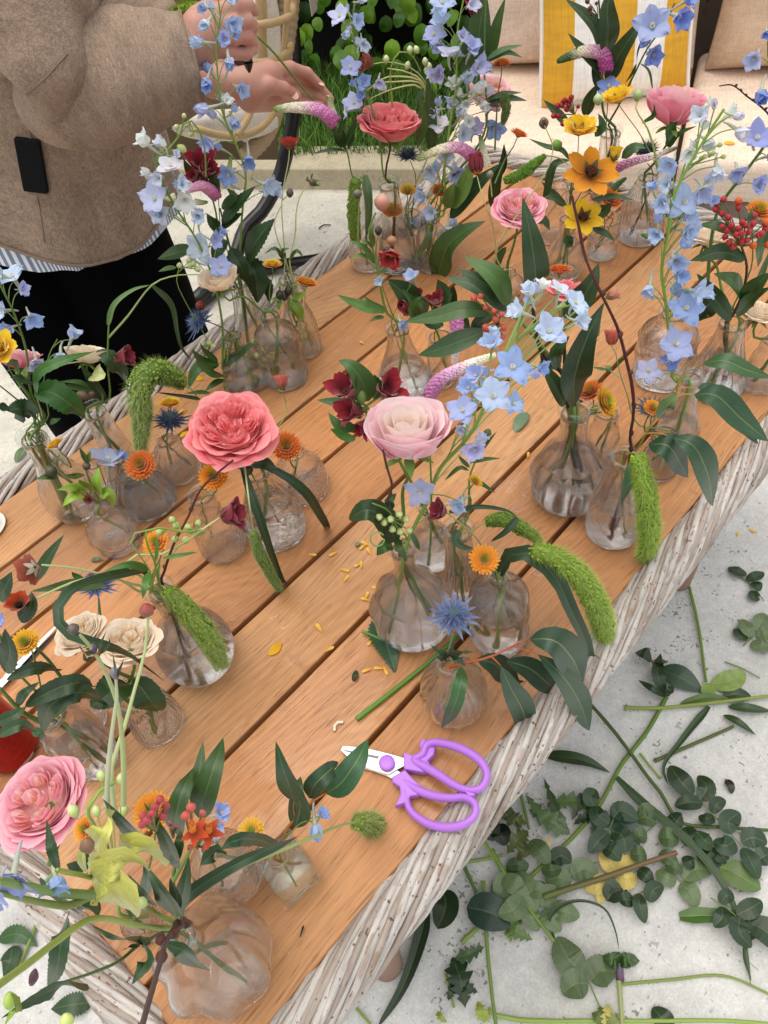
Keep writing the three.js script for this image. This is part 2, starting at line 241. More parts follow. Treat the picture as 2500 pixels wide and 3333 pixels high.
// ivy wall behind the lawn
{
  reseed(11);
  const o = KP.clone().addScaledVector(KN, 0.72), P = (a, y, d) => o.clone().addScaledVector(KU, a).addScaledVector(KN, d).setY(y);
  const hedge = thing('ivy_hedge', 'dense dark hedge of broad bright green leaves behind the lawn', 'hedge', o.clone());
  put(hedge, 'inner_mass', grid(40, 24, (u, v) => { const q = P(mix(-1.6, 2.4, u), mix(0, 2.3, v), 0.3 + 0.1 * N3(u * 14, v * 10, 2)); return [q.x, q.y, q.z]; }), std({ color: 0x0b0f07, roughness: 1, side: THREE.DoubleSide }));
  const vars = []; for (let k = 0; k < 6; k++) vars.push(leafGeo([V3(0, 0, 0), V3(rr(-0.1, 0.1), 0.5, 0.08), V3(rr(-0.15, 0.15), 1, rr(-0.25, -0.05))], 0.42, { shape: 'oval', col: '#ffffff', rib: '#fff7d8', up: V3(0, 0.2, 1), n: 8, fold: 0.15, vein: 0.05 }));
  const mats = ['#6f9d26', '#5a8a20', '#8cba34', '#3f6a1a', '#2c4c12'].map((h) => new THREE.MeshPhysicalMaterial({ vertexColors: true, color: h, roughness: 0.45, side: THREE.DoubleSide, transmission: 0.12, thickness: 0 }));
  const rest = [];
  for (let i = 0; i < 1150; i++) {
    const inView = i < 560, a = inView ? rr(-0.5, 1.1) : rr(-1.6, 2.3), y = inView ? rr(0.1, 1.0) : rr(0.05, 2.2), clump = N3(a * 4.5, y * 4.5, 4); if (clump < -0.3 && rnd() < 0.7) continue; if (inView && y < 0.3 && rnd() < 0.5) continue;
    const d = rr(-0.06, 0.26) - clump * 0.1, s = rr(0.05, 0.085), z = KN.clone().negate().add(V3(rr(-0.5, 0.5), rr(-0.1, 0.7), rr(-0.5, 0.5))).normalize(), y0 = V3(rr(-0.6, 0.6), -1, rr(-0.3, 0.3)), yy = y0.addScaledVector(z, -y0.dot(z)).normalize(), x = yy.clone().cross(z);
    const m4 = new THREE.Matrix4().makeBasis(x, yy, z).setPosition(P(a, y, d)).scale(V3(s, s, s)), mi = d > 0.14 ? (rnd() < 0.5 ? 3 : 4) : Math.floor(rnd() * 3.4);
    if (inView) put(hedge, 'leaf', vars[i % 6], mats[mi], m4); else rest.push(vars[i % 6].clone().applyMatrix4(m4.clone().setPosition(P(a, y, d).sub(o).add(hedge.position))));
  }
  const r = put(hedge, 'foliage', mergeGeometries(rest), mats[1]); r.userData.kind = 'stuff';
}

// ---------------------------------------------------------------- sofa
const SU = V3(0.914, 0, -0.406), SW = V3(-0.406, 0, -0.914);   // along the seat, away from the table
const SP = V3(-1.152, 0, -1.546);
const sofaP = (a, y, b) => SP.clone().addScaledVector(SU, a).addScaledVector(SW, b).setY(y);
const SROT = Math.atan2(-SU.z, SU.x);
const clothTex = (r, g, b) => tex(256, 256, (u, v) => { const k = 1 + 0.05 * pn(u * 128, v * 16, 128, 16, 51) + 0.05 * pn(u * 16, v * 128, 16, 128, 52) + 0.03 * pn(u * 6, v * 6, 6, 6, 53); return [r * k, g * k, b * k]; }, true, [3, 3]);
const beige = clothTex(228, 207, 187), tan = clothTex(206, 181, 156), paleTan = clothTex(218, 198, 182);
// a stuffed cushion: w x h x d, pinched at the seams, creased
function cushion(w, h, d, o = {}) {
  const g = new THREE.BoxGeometry(w, h, d, 26, 26, 10), p = g.attributes.position, sd = o.seed || 0;
  for (let i = 0; i < p.count; i++) {
    let x = p.getX(i) / w * 2, y = p.getY(i) / h * 2, z = p.getZ(i) / d * 2; const bx = 1 - Math.pow(Math.abs(x), o.sq || 5), by = 1 - Math.pow(Math.abs(y), o.sq || 5), puff = (o.flat || 0) + (1 - (o.flat || 0)) * Math.pow(Math.max(0, bx * by), 0.42);
    const crease = (o.crease || 0) * (N3(x * 2.2 + sd, y * 2.2, sd) + 0.6 * N3(x * 5 + y * 3, y * 2 - x * 2 + sd, 3)) * bx * by;
    const pinX = 1 - (o.pin ?? 0.05) * (1 - y * y) * (Math.abs(x) > 0.9 ? 1 : Math.abs(x)), pinY = 1 - (o.pin ?? 0.05) * (1 - x * x) * Math.abs(y);
    p.setXYZ(i, x * w / 2 * pinX, y * h / 2 * pinY, z * d / 2 * puff + crease * Math.sign(z || 1) * (Math.abs(z) > 0.99 ? 1 : 0));
  }
  g.deleteAttribute('normal'); const m = g; m.computeVertexNormals(); return m;
}
{
  const sofa = thing('sofa', 'beige cushioned garden sofa at the far end of the table', 'sofa', sofaP(0.5, 0, 0.3));
  const box = (n, a, y, b, w, h, d, mat, r = 0.02) => put(sofa, n, new RoundedBoxGeometry(w, h, d, 3, r), mat, new THREE.Matrix4().makeRotationY(SROT).setPosition(sofaP(a, y, b)));
  const seatM = std({ map: beige, roughness: 0.9 });
  for (const [a, w] of [[0.12, 0.58], [0.83, 0.82]]) box('seat_cushion', a, 0.4, 0.31, w, 0.105, 0.62, seatM, 0.025);
  box('base', 0.6, 0.2, 0.33, 1.34, 0.27, 0.56, std({ map: wickTex, color: 0xb9aaa0, roughness: 0.8 }), 0.02);
  box('backrest', 0.6, 0.62, 0.78, 1.4, 0.8, 0.08, std({ map: wickTex, color: 0xb9aaa0, roughness: 0.8 }), 0.03);
  const lean = (a, y, b, tilt, yaw, roll = 0) => new THREE.Matrix4().makeRotationFromEuler(new THREE.Euler(tilt, SROT + yaw, roll, 'YXZ')).setPosition(sofaP(a, y, b));
  const c1 = put(sofa, 'back_cushion', cushion(0.62, 0.5, 0.2, { crease: 0.012, seed: 1.3, flat: 0.35 }), std({ map: paleTan, roughness: 0.9 }), lean(0.1, 0.695, 0.57, -0.2, 0));
  const c2 = put(sofa, 'back_cushion', cushion(0.66, 0.5, 0.22, { crease: 0.02, seed: 4.7, flat: 0.3 }), std({ map: tan, roughness: 0.85 }), lean(0.77, 0.695, 0.57, -0.2, 0.02));
  // striped scatter cushion with white piping
  const stripe = tex(256, 64, (u, v) => { const k = 1 + 0.04 * pn(u * 128, v * 10, 128, 10, 61) + 0.04 * pn(u * 12, v * 64, 12, 64, 62), s = (u * 5) % 2 < 1; return s ? [222 * k, 168 * k, 48 * k] : [244 * k, 243 * k, 240 * k]; }, true);
  const sg = cushion(0.375, 0.44, 0.13, { crease: 0.007, seed: 9, pin: 0.04, sq: 3 });
  const scatter = thing('scatter_cushion', 'yellow and white striped cushion leaning on the sofa', 'cushion', sofaP(0.3, 0.45, 0.33));
  const sm = lean(0.205, 0.668, 0.345, -0.22, 0.28, 0.03);
  put(scatter, 'cover', sg, std({ map: stripe, roughness: 0.85 }), sm);
  const loop = []; for (let i = 0; i <= 60; i++) { const t = i / 60 * 4, s = Math.floor(t) % 4, f = (t % 1) * 2 - 1, q = [[f, -1], [1, f], [-f, 1], [-1, -f]][s]; const bow = 1 - 0.04 * (1 - f * f); loop.push(V3(q[0] * 0.19 * (s % 2 ? bow : 1), q[1] * 0.222 * (s % 2 ? 1 : bow), 0).applyMatrix4(sm)); }
  put(scatter, 'piping', tube(loop, 0.006, { n: 120 }), std({ color: 0xf2f0ea, roughness: 0.8 }));
}

// ---------------------------------------------------------------- hanging egg chair
{
  const chair = thing('egg_chair', 'cane egg chair with pale cushion on a black tube stand behind the person', 'chair', V3(-1.95, 0, -1.3));
  const black = std({ color: 0x0e0e10, roughness: 0.3 }), caneM = vcol(0.7);
  put(chair, 'stand', tube([V3(-1.93, 0.035, -0.98), V3(-1.96, 0.06, -1.18), onX([800, 742], -2), onX([850, 690], -2), onX([905, 590], -2), onX([938, 470], -2), onX([958, 350], -2), V3(-2.0, 0.62, -1.64), V3(-2.0, 1.2, -1.6), V3(-1.95, 1.8, -1.4)], 0.024, { n: 60, k: 12 }), black);
  put(chair, 'base_ring', tube([V3(-1.93, 0.025, -0.98), onY([800, 880], 0.025), onY([860, 872], 0.025), onY([960, 858], 0.025), onY([1060, 842], 0.025), onY([1200, 800], 0.025)], 0.021, { n: 40, k: 10 }), black);
  const X = -1.72, c = '#b49a6f', c2 = '#a58a60', cane = (pts, r = 0.008) => put(chair, 'cane', tube(pts.map((p) => onX(p, X + (p[2] || 0))), r, { col: c, col2: c2, k: 7, lump: 0.15 }), caneM);
  cane([[843, -60], [846, 30], [850, 110], [852, 200], [858, 300]], 0.011); cane([[852, -60], [858, 40], [856, 130], [862, 220], [850, 310]], 0.009);
  cane([[820, 82, 0.03], [862, 78, 0.04], [915, 66, 0.02], [948, 46], [955, 20, -0.03], [958, -30, -0.03]], 0.0095); cane([[815, 205, 0.03], [862, 202, 0.04], [905, 190, 0.02], [940, 165], [948, 146, -0.03]], 0.0095);
  cane([[640, 418, 0.05], [700, 436, 0.06], [785, 442, 0.05], [850, 415, 0.03], [890, 370], [915, 330]], 0.009); cane([[770, 440, 0.06], [805, 390, 0.06], [822, 345, 0.05]], 0.009); cane([[762, 460, 0.06], [800, 400, 0.06], [812, 350, 0.05]], 0.007); cane([[935, -40], [932, 60], [925, 140], [915, 200]], 0.008);
  // bound side post of the frame
  const post = [[942, -60], [938, 40], [928, 130], [915, 220], [902, 330], [870, 430], [800, 510]].map((p) => onX(p, X - 0.12));
  put(chair, 'bound_post', tube(post, (t) => 0.03 - 0.006 * t + 0.0012 * Math.sin(t * 160), { n: 120, k: 12, col: '#8d7a5c', col2: '#a99272' }), caneM);
  // cushion
  const cm = std({ map: clothTex(214, 205, 194), roughness: 0.95 });
  const A = onX([800, 60], X - 0.1), B = onX([690, 400], X - 0.04);
  put(chair, 'cushion', grid(24, 20, (u, v) => { const a = u * 6.2832, q = [mix(860, 800, v) + Math.cos(a) * mix(70, 120, v) * Math.sin(Math.PI * (v * 0.9 + 0.05)), mix(-120, 430, v) + Math.sin(a) * 34]; const w = onX(q, X - 0.14 + 0.07 * Math.sin(a)); return [w.x, w.y + 0.006 * N3(u * 9, v * 9, 1), w.z]; }, true), cm);
  put(chair, 'seat_cushion', grid(24, 16, (u, v) => { const a = u * 6.2832, r = Math.sin(Math.PI * (v * 0.96 + 0.02)), q = [mix(560, 905, v), mix(405, 400, v) + Math.sin(a) * 68 * Math.pow(r, 0.5) - 10 * Math.sin(v * 3)]; const w = onX(q, X - 0.1 + 0.1 * Math.cos(a) * r); return [w.x, w.y, w.z]; }, true), cm);
  put(chair, 'shell', grid(16, 16, (u, v) => { const q = [mix(540, 905, u), mix(-150, 520, v)]; const w = onX(q, X - 0.28); return [w.x, w.y, w.z]; }), std({ color: 0x6d5c45, roughness: 0.9, side: THREE.DoubleSide }));
  put(chair, 'tag', new RoundedBoxGeometry(0.035, 0.05, 0.002, 1, 0.0008), std({ color: 0xb9ad9e, roughness: 0.9 }), basis(onX([1018, -2], -2.2), V3(0.1, 1, 0.05), 1.6, 0.9));
}

// ---------------------------------------------------------------- glass vases
const glass = new THREE.MeshPhysicalMaterial({ color: 0xffffff, roughness: 0.015, transmission: 1, ior: 1.45, thickness: 0.003, transparent: true, opacity: 0.8 });
const sheet = new THREE.MeshPhysicalMaterial({ color: 0xf7faf9, roughness: 0.02, transmission: 1, ior: 1.5, thickness: 0, specularIntensity: 1, side: THREE.DoubleSide });
const water = new THREE.MeshPhysicalMaterial({ color: 0xffffff, roughness: 0.0, transmission: 1, ior: 1.33, thickness: 0.05, transparent: true, opacity: 0.88 });
// profile rows: height (0..1), share of the body radius, share of the neck radius
const PROF = {
  flask: [[0, 0.62, 0], [0.015, 0.78, 0], [0.1, 0.95, 0], [0.22, 1, 0], [0.36, 0.9, 0], [0.48, 0.62, 0.2], [0.58, 0.22, 0.75], [0.66, 0, 1], [0.85, 0, 0.92], [0.95, 0, 1], [1, 0, 1.18]],
  cone: [[0, 0.85, 0], [0.02, 0.97, 0], [0.12, 1, 0], [0.3, 0.82, 0.1], [0.55, 0.4, 0.5], [0.75, 0.1, 0.85], [0.9, 0, 0.97], [0.96, 0, 1.02], [1, 0, 1.16]],
  pumpkin: [[0, 0.5, 0], [0.02, 0.68, 0], [0.14, 0.92, 0], [0.34, 1, 0], [0.54, 0.93, 0], [0.7, 0.66, 0.1], [0.78, 0.3, 0.65], [0.84, 0, 1], [0.94, 0, 0.95], [1, 0, 1.15]],
  bottle: [[0, 0.84, 0], [0.02, 0.95, 0], [0.1, 0.97, 0], [0.6, 1, 0], [0.7, 0.92, 0], [0.77, 0.45, 0.5], [0.81, 0, 1.02], [0.94, 0, 0.95], [1, 0, 1.16]],
  dome: [[0, 0.9, 0], [0.02, 1, 0], [0.35, 1, 0], [0.58, 0.9, 0], [0.75, 0.6, 0.15], [0.84, 0.2, 0.8], [0.9, 0, 1], [0.96, 0, 0.96], [1, 0, 1.16]],
  tumbler: [[0, 0.8, 0], [0.02, 0.88, 0], [0.12, 0.92, 0], [0.85, 0, 1], [1, 0, 1.03]],
  footed: [[0, 0.8, 0], [0.03, 0.84, 0], [0.08, 0.5, 0], [0.14, 0.62, 0], [0.3, 0.97, 0], [0.5, 1, 0], [0.68, 0.78, 0], [0.78, 0.3, 0.6], [0.84, 0, 1], [0.93, 0, 0.95], [1, 0, 1.15]],
  cutcone: [[0, 0.85, 0], [0.02, 0.95, 0], [0.2, 1, 0], [0.34, 0.97, 0], [0.6, 0.45, 0.48], [0.8, 0.1, 0.86], [0.92, 0, 0.98], [1, 0, 1.15]],
  bulge: [[0, 0.8, 0], [0.02, 0.95, 0], [0.25, 1, 0], [0.45, 0.9, 0], [0.55, 0.45, 0.45], [0.62, 0, 1.02], [0.75, 0, 1.25], [0.85, 0, 1.1], [0.94, 0, 1], [1, 0, 1.14]],
};
const RELIEF = {
  none: () => 0,
  ribs: (a, t) => 0.035 * Math.cos(a * 30) * sst(0.03, 0.1, t) * sst(0.8, 0.7, t),
  fine: (a, t) => 0.028 * Math.cos(a * 44) * sst(0.02, 0.08, t) * sst(0.97, 0.9, t),
  melon: (a, t) => -0.075 * Math.pow(Math.abs(Math.cos(a * 8)), 6) * sst(0.0, 0.2, t) * sst(0.86, 0.7, t),
  swirl: (a, t) => 0.085 * Math.cos(a * 7 + t * 4.5) * sst(0.02, 0.3, t) * sst(0.8, 0.55, t),
  lobes: (a, t) => 0.04 * Math.cos(a * 9 + t * 2.5) * sst(0.02, 0.2, t) * sst(0.7, 0.45, t),
  facet: (a, t) => (t < 0.36 ? 0.06 * (Math.abs(((a * 9 / 6.2832 + t * 9) % 1 + 1) % 1 - 0.5) + Math.abs(((a * 9 / 6.2832 - t * 9) % 1 + 1) % 1 - 0.5) - 0.5) : 0.03 * Math.cos(a * 9) * sst(0.85, 0.6, t)),
  hob: (a, t) => (t > 0.06 && t < 0.6 ? 0.05 * Math.abs(Math.sin(a * 14 + t * 26)) * Math.abs(Math.sin(a * 14 - t * 26)) : 0),
  cut: (a, t) => (t < 0.62 ? 0.05 * Math.cos(a * 6) * Math.sin(t * 22) + 0.035 * Math.abs(Math.sin(a * 16 + t * 14)) : 0),
  flute: (a, t) => 0.05 * Math.cos(a * 12) * sst(0.02, 0.12, t) * sst(0.8, 0.6, t),
  foot: (a, t) => (t < 0.16 ? 0.05 * Math.abs(Math.cos(a * 11)) : 0) + 0.02 * Math.cos(a * 6) * Math.sin(t * 18) * sst(0.7, 0.6, t),
};
const VASES = {}, CLEAR = new Set([]);
let cur = null;
function use(f, id) { field = f; if (id) { cur = VASES[id]; plane = cur.plane; } }
function vase(id, f, base, rim, rb, rn, prof, relief, fill, label, group) {
  field = f; const b = onY(base, TH + 0.0008); plane = faceEye(b);
  const top = at(rim), h = top.y - TH, s = mpp(b), RB = rb * s, RN = rn * mpp(top), rel = RELIEF[relief];
  const rows = PROF[prof], cr = new THREE.CatmullRomCurve3(rows.map((q) => V3((q[1] * RB + q[2] * RN) * 10, q[0] * 10, 0)), false, 'centripetal');
  const P = cr.getSpacedPoints(44).map((q) => [Math.max(0.002, q.x / 10), q.y / 10 * h]), k = relief === 'none' ? 40 : 72;
  const wall = Math.min(0.0026, RN * 0.2), bot = 0.006;
  const v = thing('glass_vase', label, 'vase', b, group);
  const inner = P.filter((q) => q[1] > bot).map((q) => [Math.max(0.002, q[0] - wall), q[1]]);
  const yc = h * 0.93, outer = P.filter((q) => q[1] < yc), inn = inner.filter((q) => q[1] < yc - 0.001), eo = outer[outer.length - 1], ei = inn[inn.length - 1];
  const p0 = P[0][0], i0 = inn[0][0];
  const prof2 = [[0.0004, 0.0013], [p0 * 0.3, 0.0013], [p0 * 0.7, 0.0013], [p0 * 0.84, 0.0012], [p0 * 0.87, 0.0008], [p0 * 0.9, 0.0002], [p0 * 0.94, 0], [p0 * 0.985, 0.0001], ...outer, [eo[0] - wall * 0.3, yc], [ei[0] + wall * 0.2, yc], ...inn.slice().reverse(), [i0 * 0.97, bot + 0.0006], [i0 * 0.92, bot + 0.0002], [i0 * 0.85, bot], [i0 * 0.6, bot], [i0 * 0.3, bot], [0.0004, bot]];
  const g = lathe(prof2, k, (a, y, r) => 1 + rel(a, y / h) * (r < 0.004 ? 0 : 1)), m4 = new THREE.Matrix4().makeRotationY(id.length * 1.7 + base[0]).setPosition(b);
  const clear = CLEAR.has(id); put(v, 'glass', g, clear ? sheet : glass, m4); if (clear && fill > 0.3) fill = 0.3;
  const tip = P[P.length - 1], r0 = eo[0] - wall * 0.5, bead = Math.max(0.0022, (h - yc) * 0.5), bl = [[r0, yc - 0.0006]]; // rolled rim
  for (let i = 0; i <= 14; i++) { const q = -2.0 + i / 14 * 5.6; bl.push([Math.max(r0, tip[0] - bead) + Math.cos(q) * bead, h - bead + Math.sin(q) * bead]); }
  put(v, 'rim', lathe(bl, 40), sheet, m4);
  if (fill > 0) {
    const wl = h * fill, wp = inner.filter((q) => q[1] < wl).map((q) => [q[0] + 0.0003, q[1]]); const last = wp[wp.length - 1];
    const w0 = wp[0][0], wg = lathe([[0.0004, bot - 0.0003], [w0 * 0.5, bot - 0.0003], [w0 * 0.86, bot - 0.0003], [w0 * 0.94, bot], [w0 * 0.985, bot + 0.0006], ...wp, [last[0], wl - 0.0004], [last[0] - 0.0002, wl], [last[0] - 0.0008, wl - 0.0002], [last[0] - 0.0018, wl - 0.0008], [last[0] - 0.004, wl - 0.0012], [last[0] * 0.5, wl - 0.0012], [0.0004, wl - 0.0012]], k, (a, y, r) => 1 + rel(a, Math.max(y, bot + 0.001) / h) * (r < 0.004 ? 0 : 1));
    put(v, 'water', wg, water, new THREE.Matrix4().makeRotationY(id.length * 1.7 + base[0]).setPosition(b));
  }
  VASES[id] = { b, h, RB, RN, plane, top: b.clone().setY(TH + h) };
  return v;
}
// front and middle of the table
vase('melon', 'J', [1400, 1330], [1110, 1060], 300, 82, 'pumpkin', 'swirl', 0, 'large clear melon-shaped vase with swirling lobes nearest the camera');
vase('cutround', 'S', [772, 2852], [722, 2705], 105, 33, 'pumpkin', 'cut', 0, 'small cut-glass bud vase right beside the square bottle');
vase('spot', 'J', [880, 1070], [790, 980], 105, 40, 'dome', 'cut', 0, 'cut-glass vase half hidden behind the pale yellow leaves');
vase('thistle', 'S', [1481, 2296], [1469, 2155], 107, 44, 'pumpkin', 'melon', 0, 'round ribbed vase holding the single blue thistle and the eucalyptus spray');
vase('rose', 'S', [1350, 2030], [1311, 1768], 133, 40, 'flask', 'lobes', 0.42, 'long-necked flask holding the pale pink rose in the middle of the table');
vase('behind', 'S', [1412, 1815], [1385, 1640], 78, 34, 'flask', 'none', 0.4, 'plain round flask standing close behind the pale pink rose');
vase('slim', 'S', [1506, 1935], [1511, 1713], 62, 46, 'cone', 'flute', 0.45, 'slim fluted vase with wide mouth between the rose flask and the embossed bottle');
vase('emboss', 'S', [1624, 2065], [1641, 1866], 93, 34, 'bottle', 'foot', 0.55, 'cylindrical embossed bottle with narrow neck holding the long drooping foxtail');
vase('fat', 'S', [662, 2150], [513, 1904], 122, 43, 'flask', 'none', 0.45, 'fat plain flask holding the leaning foxtail on the left half of the table');
vase('ribtumbler', 'G', [960, 1395], [880, 1125], 165, 125, 'tumbler', 'fine', 0, 'finely ribbed glass tumbler under the two ivory roses');
vase('leftbottle', 'G', [580, 1600], [290, 1330], 150, 86, 'bottle', 'flute', 0.4, 'tall clear panelled bottle beside the red can');
vase('cutleft', 'G', [575, 1370], [430, 1120], 75, 45, 'cone', 'cut', 0, 'narrow cut-foot vase behind the panelled bottle');
// left side
vase('tallneck', 'S', [262, 1652], [154, 1377], 90, 46, 'flask', 'none', 0, 'tall-necked round flask by the left rim of the table');
vase('tallcone', 'S', [432, 1560], [338, 1305], 66, 40, 'cone', 'none', 0, 'tall tapering square-shouldered vase by the left wicker rim');
vase('mumcone', 'S', [492, 1636], [446, 1500], 84, 50, 'dome', 'flute', 0.4, 'fluted bell-shaped vase under the burnt-orange chrysanthemum');
vase('thistleleft', 'S', [594, 1540], [540, 1424], 78, 36, 'pumpkin', 'melon', 0, 'ribbed pumpkin-shaped vase under the dark blue thistle');
vase('smallcut', 'S', [394, 1766], [345, 1650], 78, 30, 'footed', 'cut', 0, 'small footed cut-glass vase with brown bud and lime leaves');
vase('blueleft', 'S', [372, 1612], [322, 1490], 66, 30, 'dome', 'none', 0, 'plain small vase behind the lone blue floret on the left');
vase('hobfoot', 'S', [733, 1782], [674, 1592], 73, 40, 'bulge', 'hob', 0, 'clear vase with beaded foot under the amber chrysanthemum');
vase('coral', 'S', [906, 1728], [830, 1520], 96, 46, 'cutcone', 'facet', 0.5, 'facet-cut vase under the ruffled coral rose');
vase('diamond', 'S', [992, 1590], [972, 1462], 80, 36, 'dome', 'hob', 0, 'squat diamond-cut vase just right of the coral rose');
vase('pebble', 'S', [808, 1246], [754, 1082], 66, 29, 'bulge', 'cut', 0.38, 'clear vase with pebbled base left of the green bud spray');
vase('bottleleft', 'S', [936, 1232], [870, 1014], 70, 35, 'bottle', 'cut', 0.42, 'straight cut-glass bottle with a yellow button flower');
vase('beads', 'S', [998, 1142], [926, 892], 52, 36, 'bulge', 'hob', 0, 'beaded bottle with the pale-stemmed orange cup flowers');
vase('conicback', 'S', [840, 1135], [778, 905], 62, 30, 'cone', 'none', 0, 'plain tall cone vase behind the ivory rose');
// middle back
vase('centre', 'S', [1320, 1268], [1272, 1062], 92, 38, 'cone', 'none', 0.4, 'wide-based long-necked vase left of the red lilies in the centre');
vase('bell', 'S', [1443, 1240], [1412, 1087], 46, 40, 'bottle', 'none', 0, 'small clear jar under the dark red lily buds');
vase('backleft', 'S', [1206, 862], [1188, 583], 66, 27, 'flask', 'none', 0, 'tall clear flask at the far left corner of the table');
vase('backtwo', 'S', [1297, 866], [1261, 586], 60, 33, 'cone', 'none', 0.4, 'tall clear cone vase holding the coral-pink rose at the back');
vase('backthree', 'S', [1345, 842], [1370, 678], 60, 36, 'dome', 'cut', 0, 'cut-glass vase with the two amber button flowers at the back');
vase('backfour', 'S', [1412, 868], [1425, 700], 48, 34, 'bottle', 'hob', 0, 'pebbled glass jar between the back delphiniums');
vase('pinkright', 'S', [1650, 1000], [1649, 878], 55, 33, 'bottle', 'foot', 0, 'small patterned jar holding the pink and peach rose');
vase('tallback', 'S', [1965, 640], [1976, 418], 44, 34, 'cone', 'none', 0, 'tall slender vase holding the wide milkweed leaves near the sofa');
vase('ribbed', 'S', [2080, 770], [2112, 562], 67, 32, 'dome', 'ribs', 0.3, 'vertical-ribbed bottle with the dark thistle at the far end');
vase('crystal', 'S', [1957, 828], [1972, 702], 50, 52, 'tumbler', 'cut', 0.45, 'cut crystal tumbler under the yellow flowers at the far end');
vase('flaskback', 'S', [1835, 888], [1832, 700], 64, 28, 'flask', 'none', 0, 'low clear flask right of the pink and peach rose');
vase('coneback', 'S', [1812, 772], [1830, 590], 58, 30, 'cone', 'none', 0, 'clear cone vase behind the low flask at the far end');
// right side
vase('round', 'S', [1845, 1610], [1864, 1322], 122, 50, 'flask', 'lobes', 0.45, 'large round flask with dark woody stems on the right half');
vase('cutmid', 'S', [1955, 1480], [1960, 1330], 48, 40, 'footed', 'cut', 0, 'footed cut-glass vase under the two-tone button flowers');
vase('faceted', 'S', [1992, 1728], [2034, 1482], 86, 50, 'cutcone', 'facet', 0.45, 'faceted cone vase with a bare twig near the right rim');
vase('ribright', 'S', [2140, 1528], [2104, 1400], 66, 46, 'tumbler', 'fine', 0, 'ribbed tumbler with a small thistle behind the faceted cone vase');
vase('delph', 'S', [2192, 1462], [2188, 1206], 68, 38, 'flask', 'none', 0.38, 'round flask holding the tall arching blue delphinium on the right');
vase('conright', 'S', [2326, 1260], [2382, 1036], 90, 46, 'cone', 'flute', 0.4, 'fluted cone vase holding the red milkweed by the right rim');
vase('fineright', 'S', [2470, 1252], [2478, 1088], 54, 34, 'dome', 'fine', 0, 'finely cut vase under the ivory rose at the right edge');
vase('embossback', 'S', [2150, 1225], [2150, 1000], 88, 44, 'bottle', 'cut', 0.47, 'wide embossed jar behind the blue delphinium stem');
{ // square bottle
  field = 'S'; const b = onY([961, 2856], TH + 0.0008); plane = faceEye(b); const top = at([909, 2775]), h = top.y - TH, s = mpp(b) * 74, bh = h * 0.74;
  const v = thing('glass_bottle', 'small square glass bottle with eucalyptus and a blue petal', 'vase', b), ang = Math.atan2(-0.2, 1) + 0.05;
  const sq = (hw, r) => { const o = []; for (let i = 0; i < 48; i++) { const a = (i + 0.5) / 48 * 6.2832, c = Math.cos(a), t = Math.sin(a), m = Math.pow(Math.pow(Math.abs(c), r) + Math.pow(Math.abs(t), r), -1 / r); o.push([c * m * hw, t * m * hw]); } return o; };
  const rowsO = [[s * 0.9, 0.0, 14], [s * 0.99, 0.003, 14], [s, 0.007, 14], [s, bh * 0.96, 14], [s * 0.94, bh, 12], [s * 0.52, bh + 0.003, 3], [s * 0.46, bh + 0.006, 2], [s * 0.44, h - 0.004, 2], [s * 0.54, h - 0.002, 2], [s * 0.52, h, 2], [s * 0.38, h, 2], [s * 0.36, bh + 0.004, 2], [s * 0.44, bh - 0.001, 3], [s * 0.86, bh - 0.005, 10], [s * 0.9, bh * 0.9, 12], [s * 0.9, 0.012, 12], [s * 0.8, 0.008, 12], [0.0004, 0.008, 2]];
  const rows = [[0.0004, 0.001, 2], ...rowsO];
  const g = grid(48, rows.length - 1, (u, w) => { const q = rows[Math.round(w * (rows.length - 1))], p = sq(q[0], q[2])[Math.round(u * 48) % 48]; return [p[0], q[1], -p[1]]; }, true);
  put(v, 'glass', g, sheet, new THREE.Matrix4().makeRotationY(ang).setPosition(b));
  const wr = [[0.0004, 0.0078, 2], [s * 0.8, 0.0078, 12], [s * 0.903, 0.012, 12], [s * 0.903, bh * 0.45, 12], [0.0004, bh * 0.45, 2]];
  put(v, 'water', grid(48, 4, (u, w) => { const q = wr[Math.round(w * 4)], p = sq(q[0], q[2])[Math.round(u * 48) % 48]; return [p[0], q[1], -p[1]]; }, true), water, new THREE.Matrix4().makeRotationY(ang).setPosition(b));
  VASES.square = { b, h, RB: s, RN: s * 0.4, plane, top: b.clone().setY(TH + h) };
}

// ---------------------------------------------------------------- flower building
const GC = new Map(), cached = (k, f) => { if (!GC.has(k)) GC.set(k, f()); return GC.get(k); };
const STEM = '#6f8f3a', PALE = '#b9c486', LEAF = '#2f4d20', LEAF2 = '#456628', LIME = '#7f9a34', EUC = '#37553a';
function bouquet(name, label, cat, group) { return thing(name, label, cat, cur ? cur.b : V3(0, TH, 0), group); }
// world points of a stem: starts at the bottom of the vase, passes its mouth, then follows the given points
function inVase() { const a = rr(0, 6.28), r = cur.RN * 0.45, rb = cur.RB * 0.45; return [cur.b.clone().add(V3(Math.cos(a + 2.5) * rb, 0.012, Math.sin(a + 2.5) * rb)), cur.top.clone().add(V3(Math.cos(a) * r, -0.002, Math.sin(a) * r))]; }
function stem(g, pts, r = 0.0022, col = STEM, o = {}) {
  const P = (o.free ? [] : inVase()).concat(pts.map((p) => (p.isVector3 ? p : at(p))));
  put(g, o.name || 'stem', tube(P, (t) => r * (1 - 0.55 * t), { col, col2: o.col2, k: 7, lump: 0.18, n: o.n }), stemMat); return P;
}
function leaf(g, pts, w, o = {}) { const P = pts.map((p) => (p.isVector3 ? p : at(p))); return put(g, 'leaf', leafGeo(P, w * mpp(P[0]), o), o.mat || (o.shape === 'blade' ? strapMat : leafMat)); }
function scale1(g) { g.computeBoundingBox(); return g; }
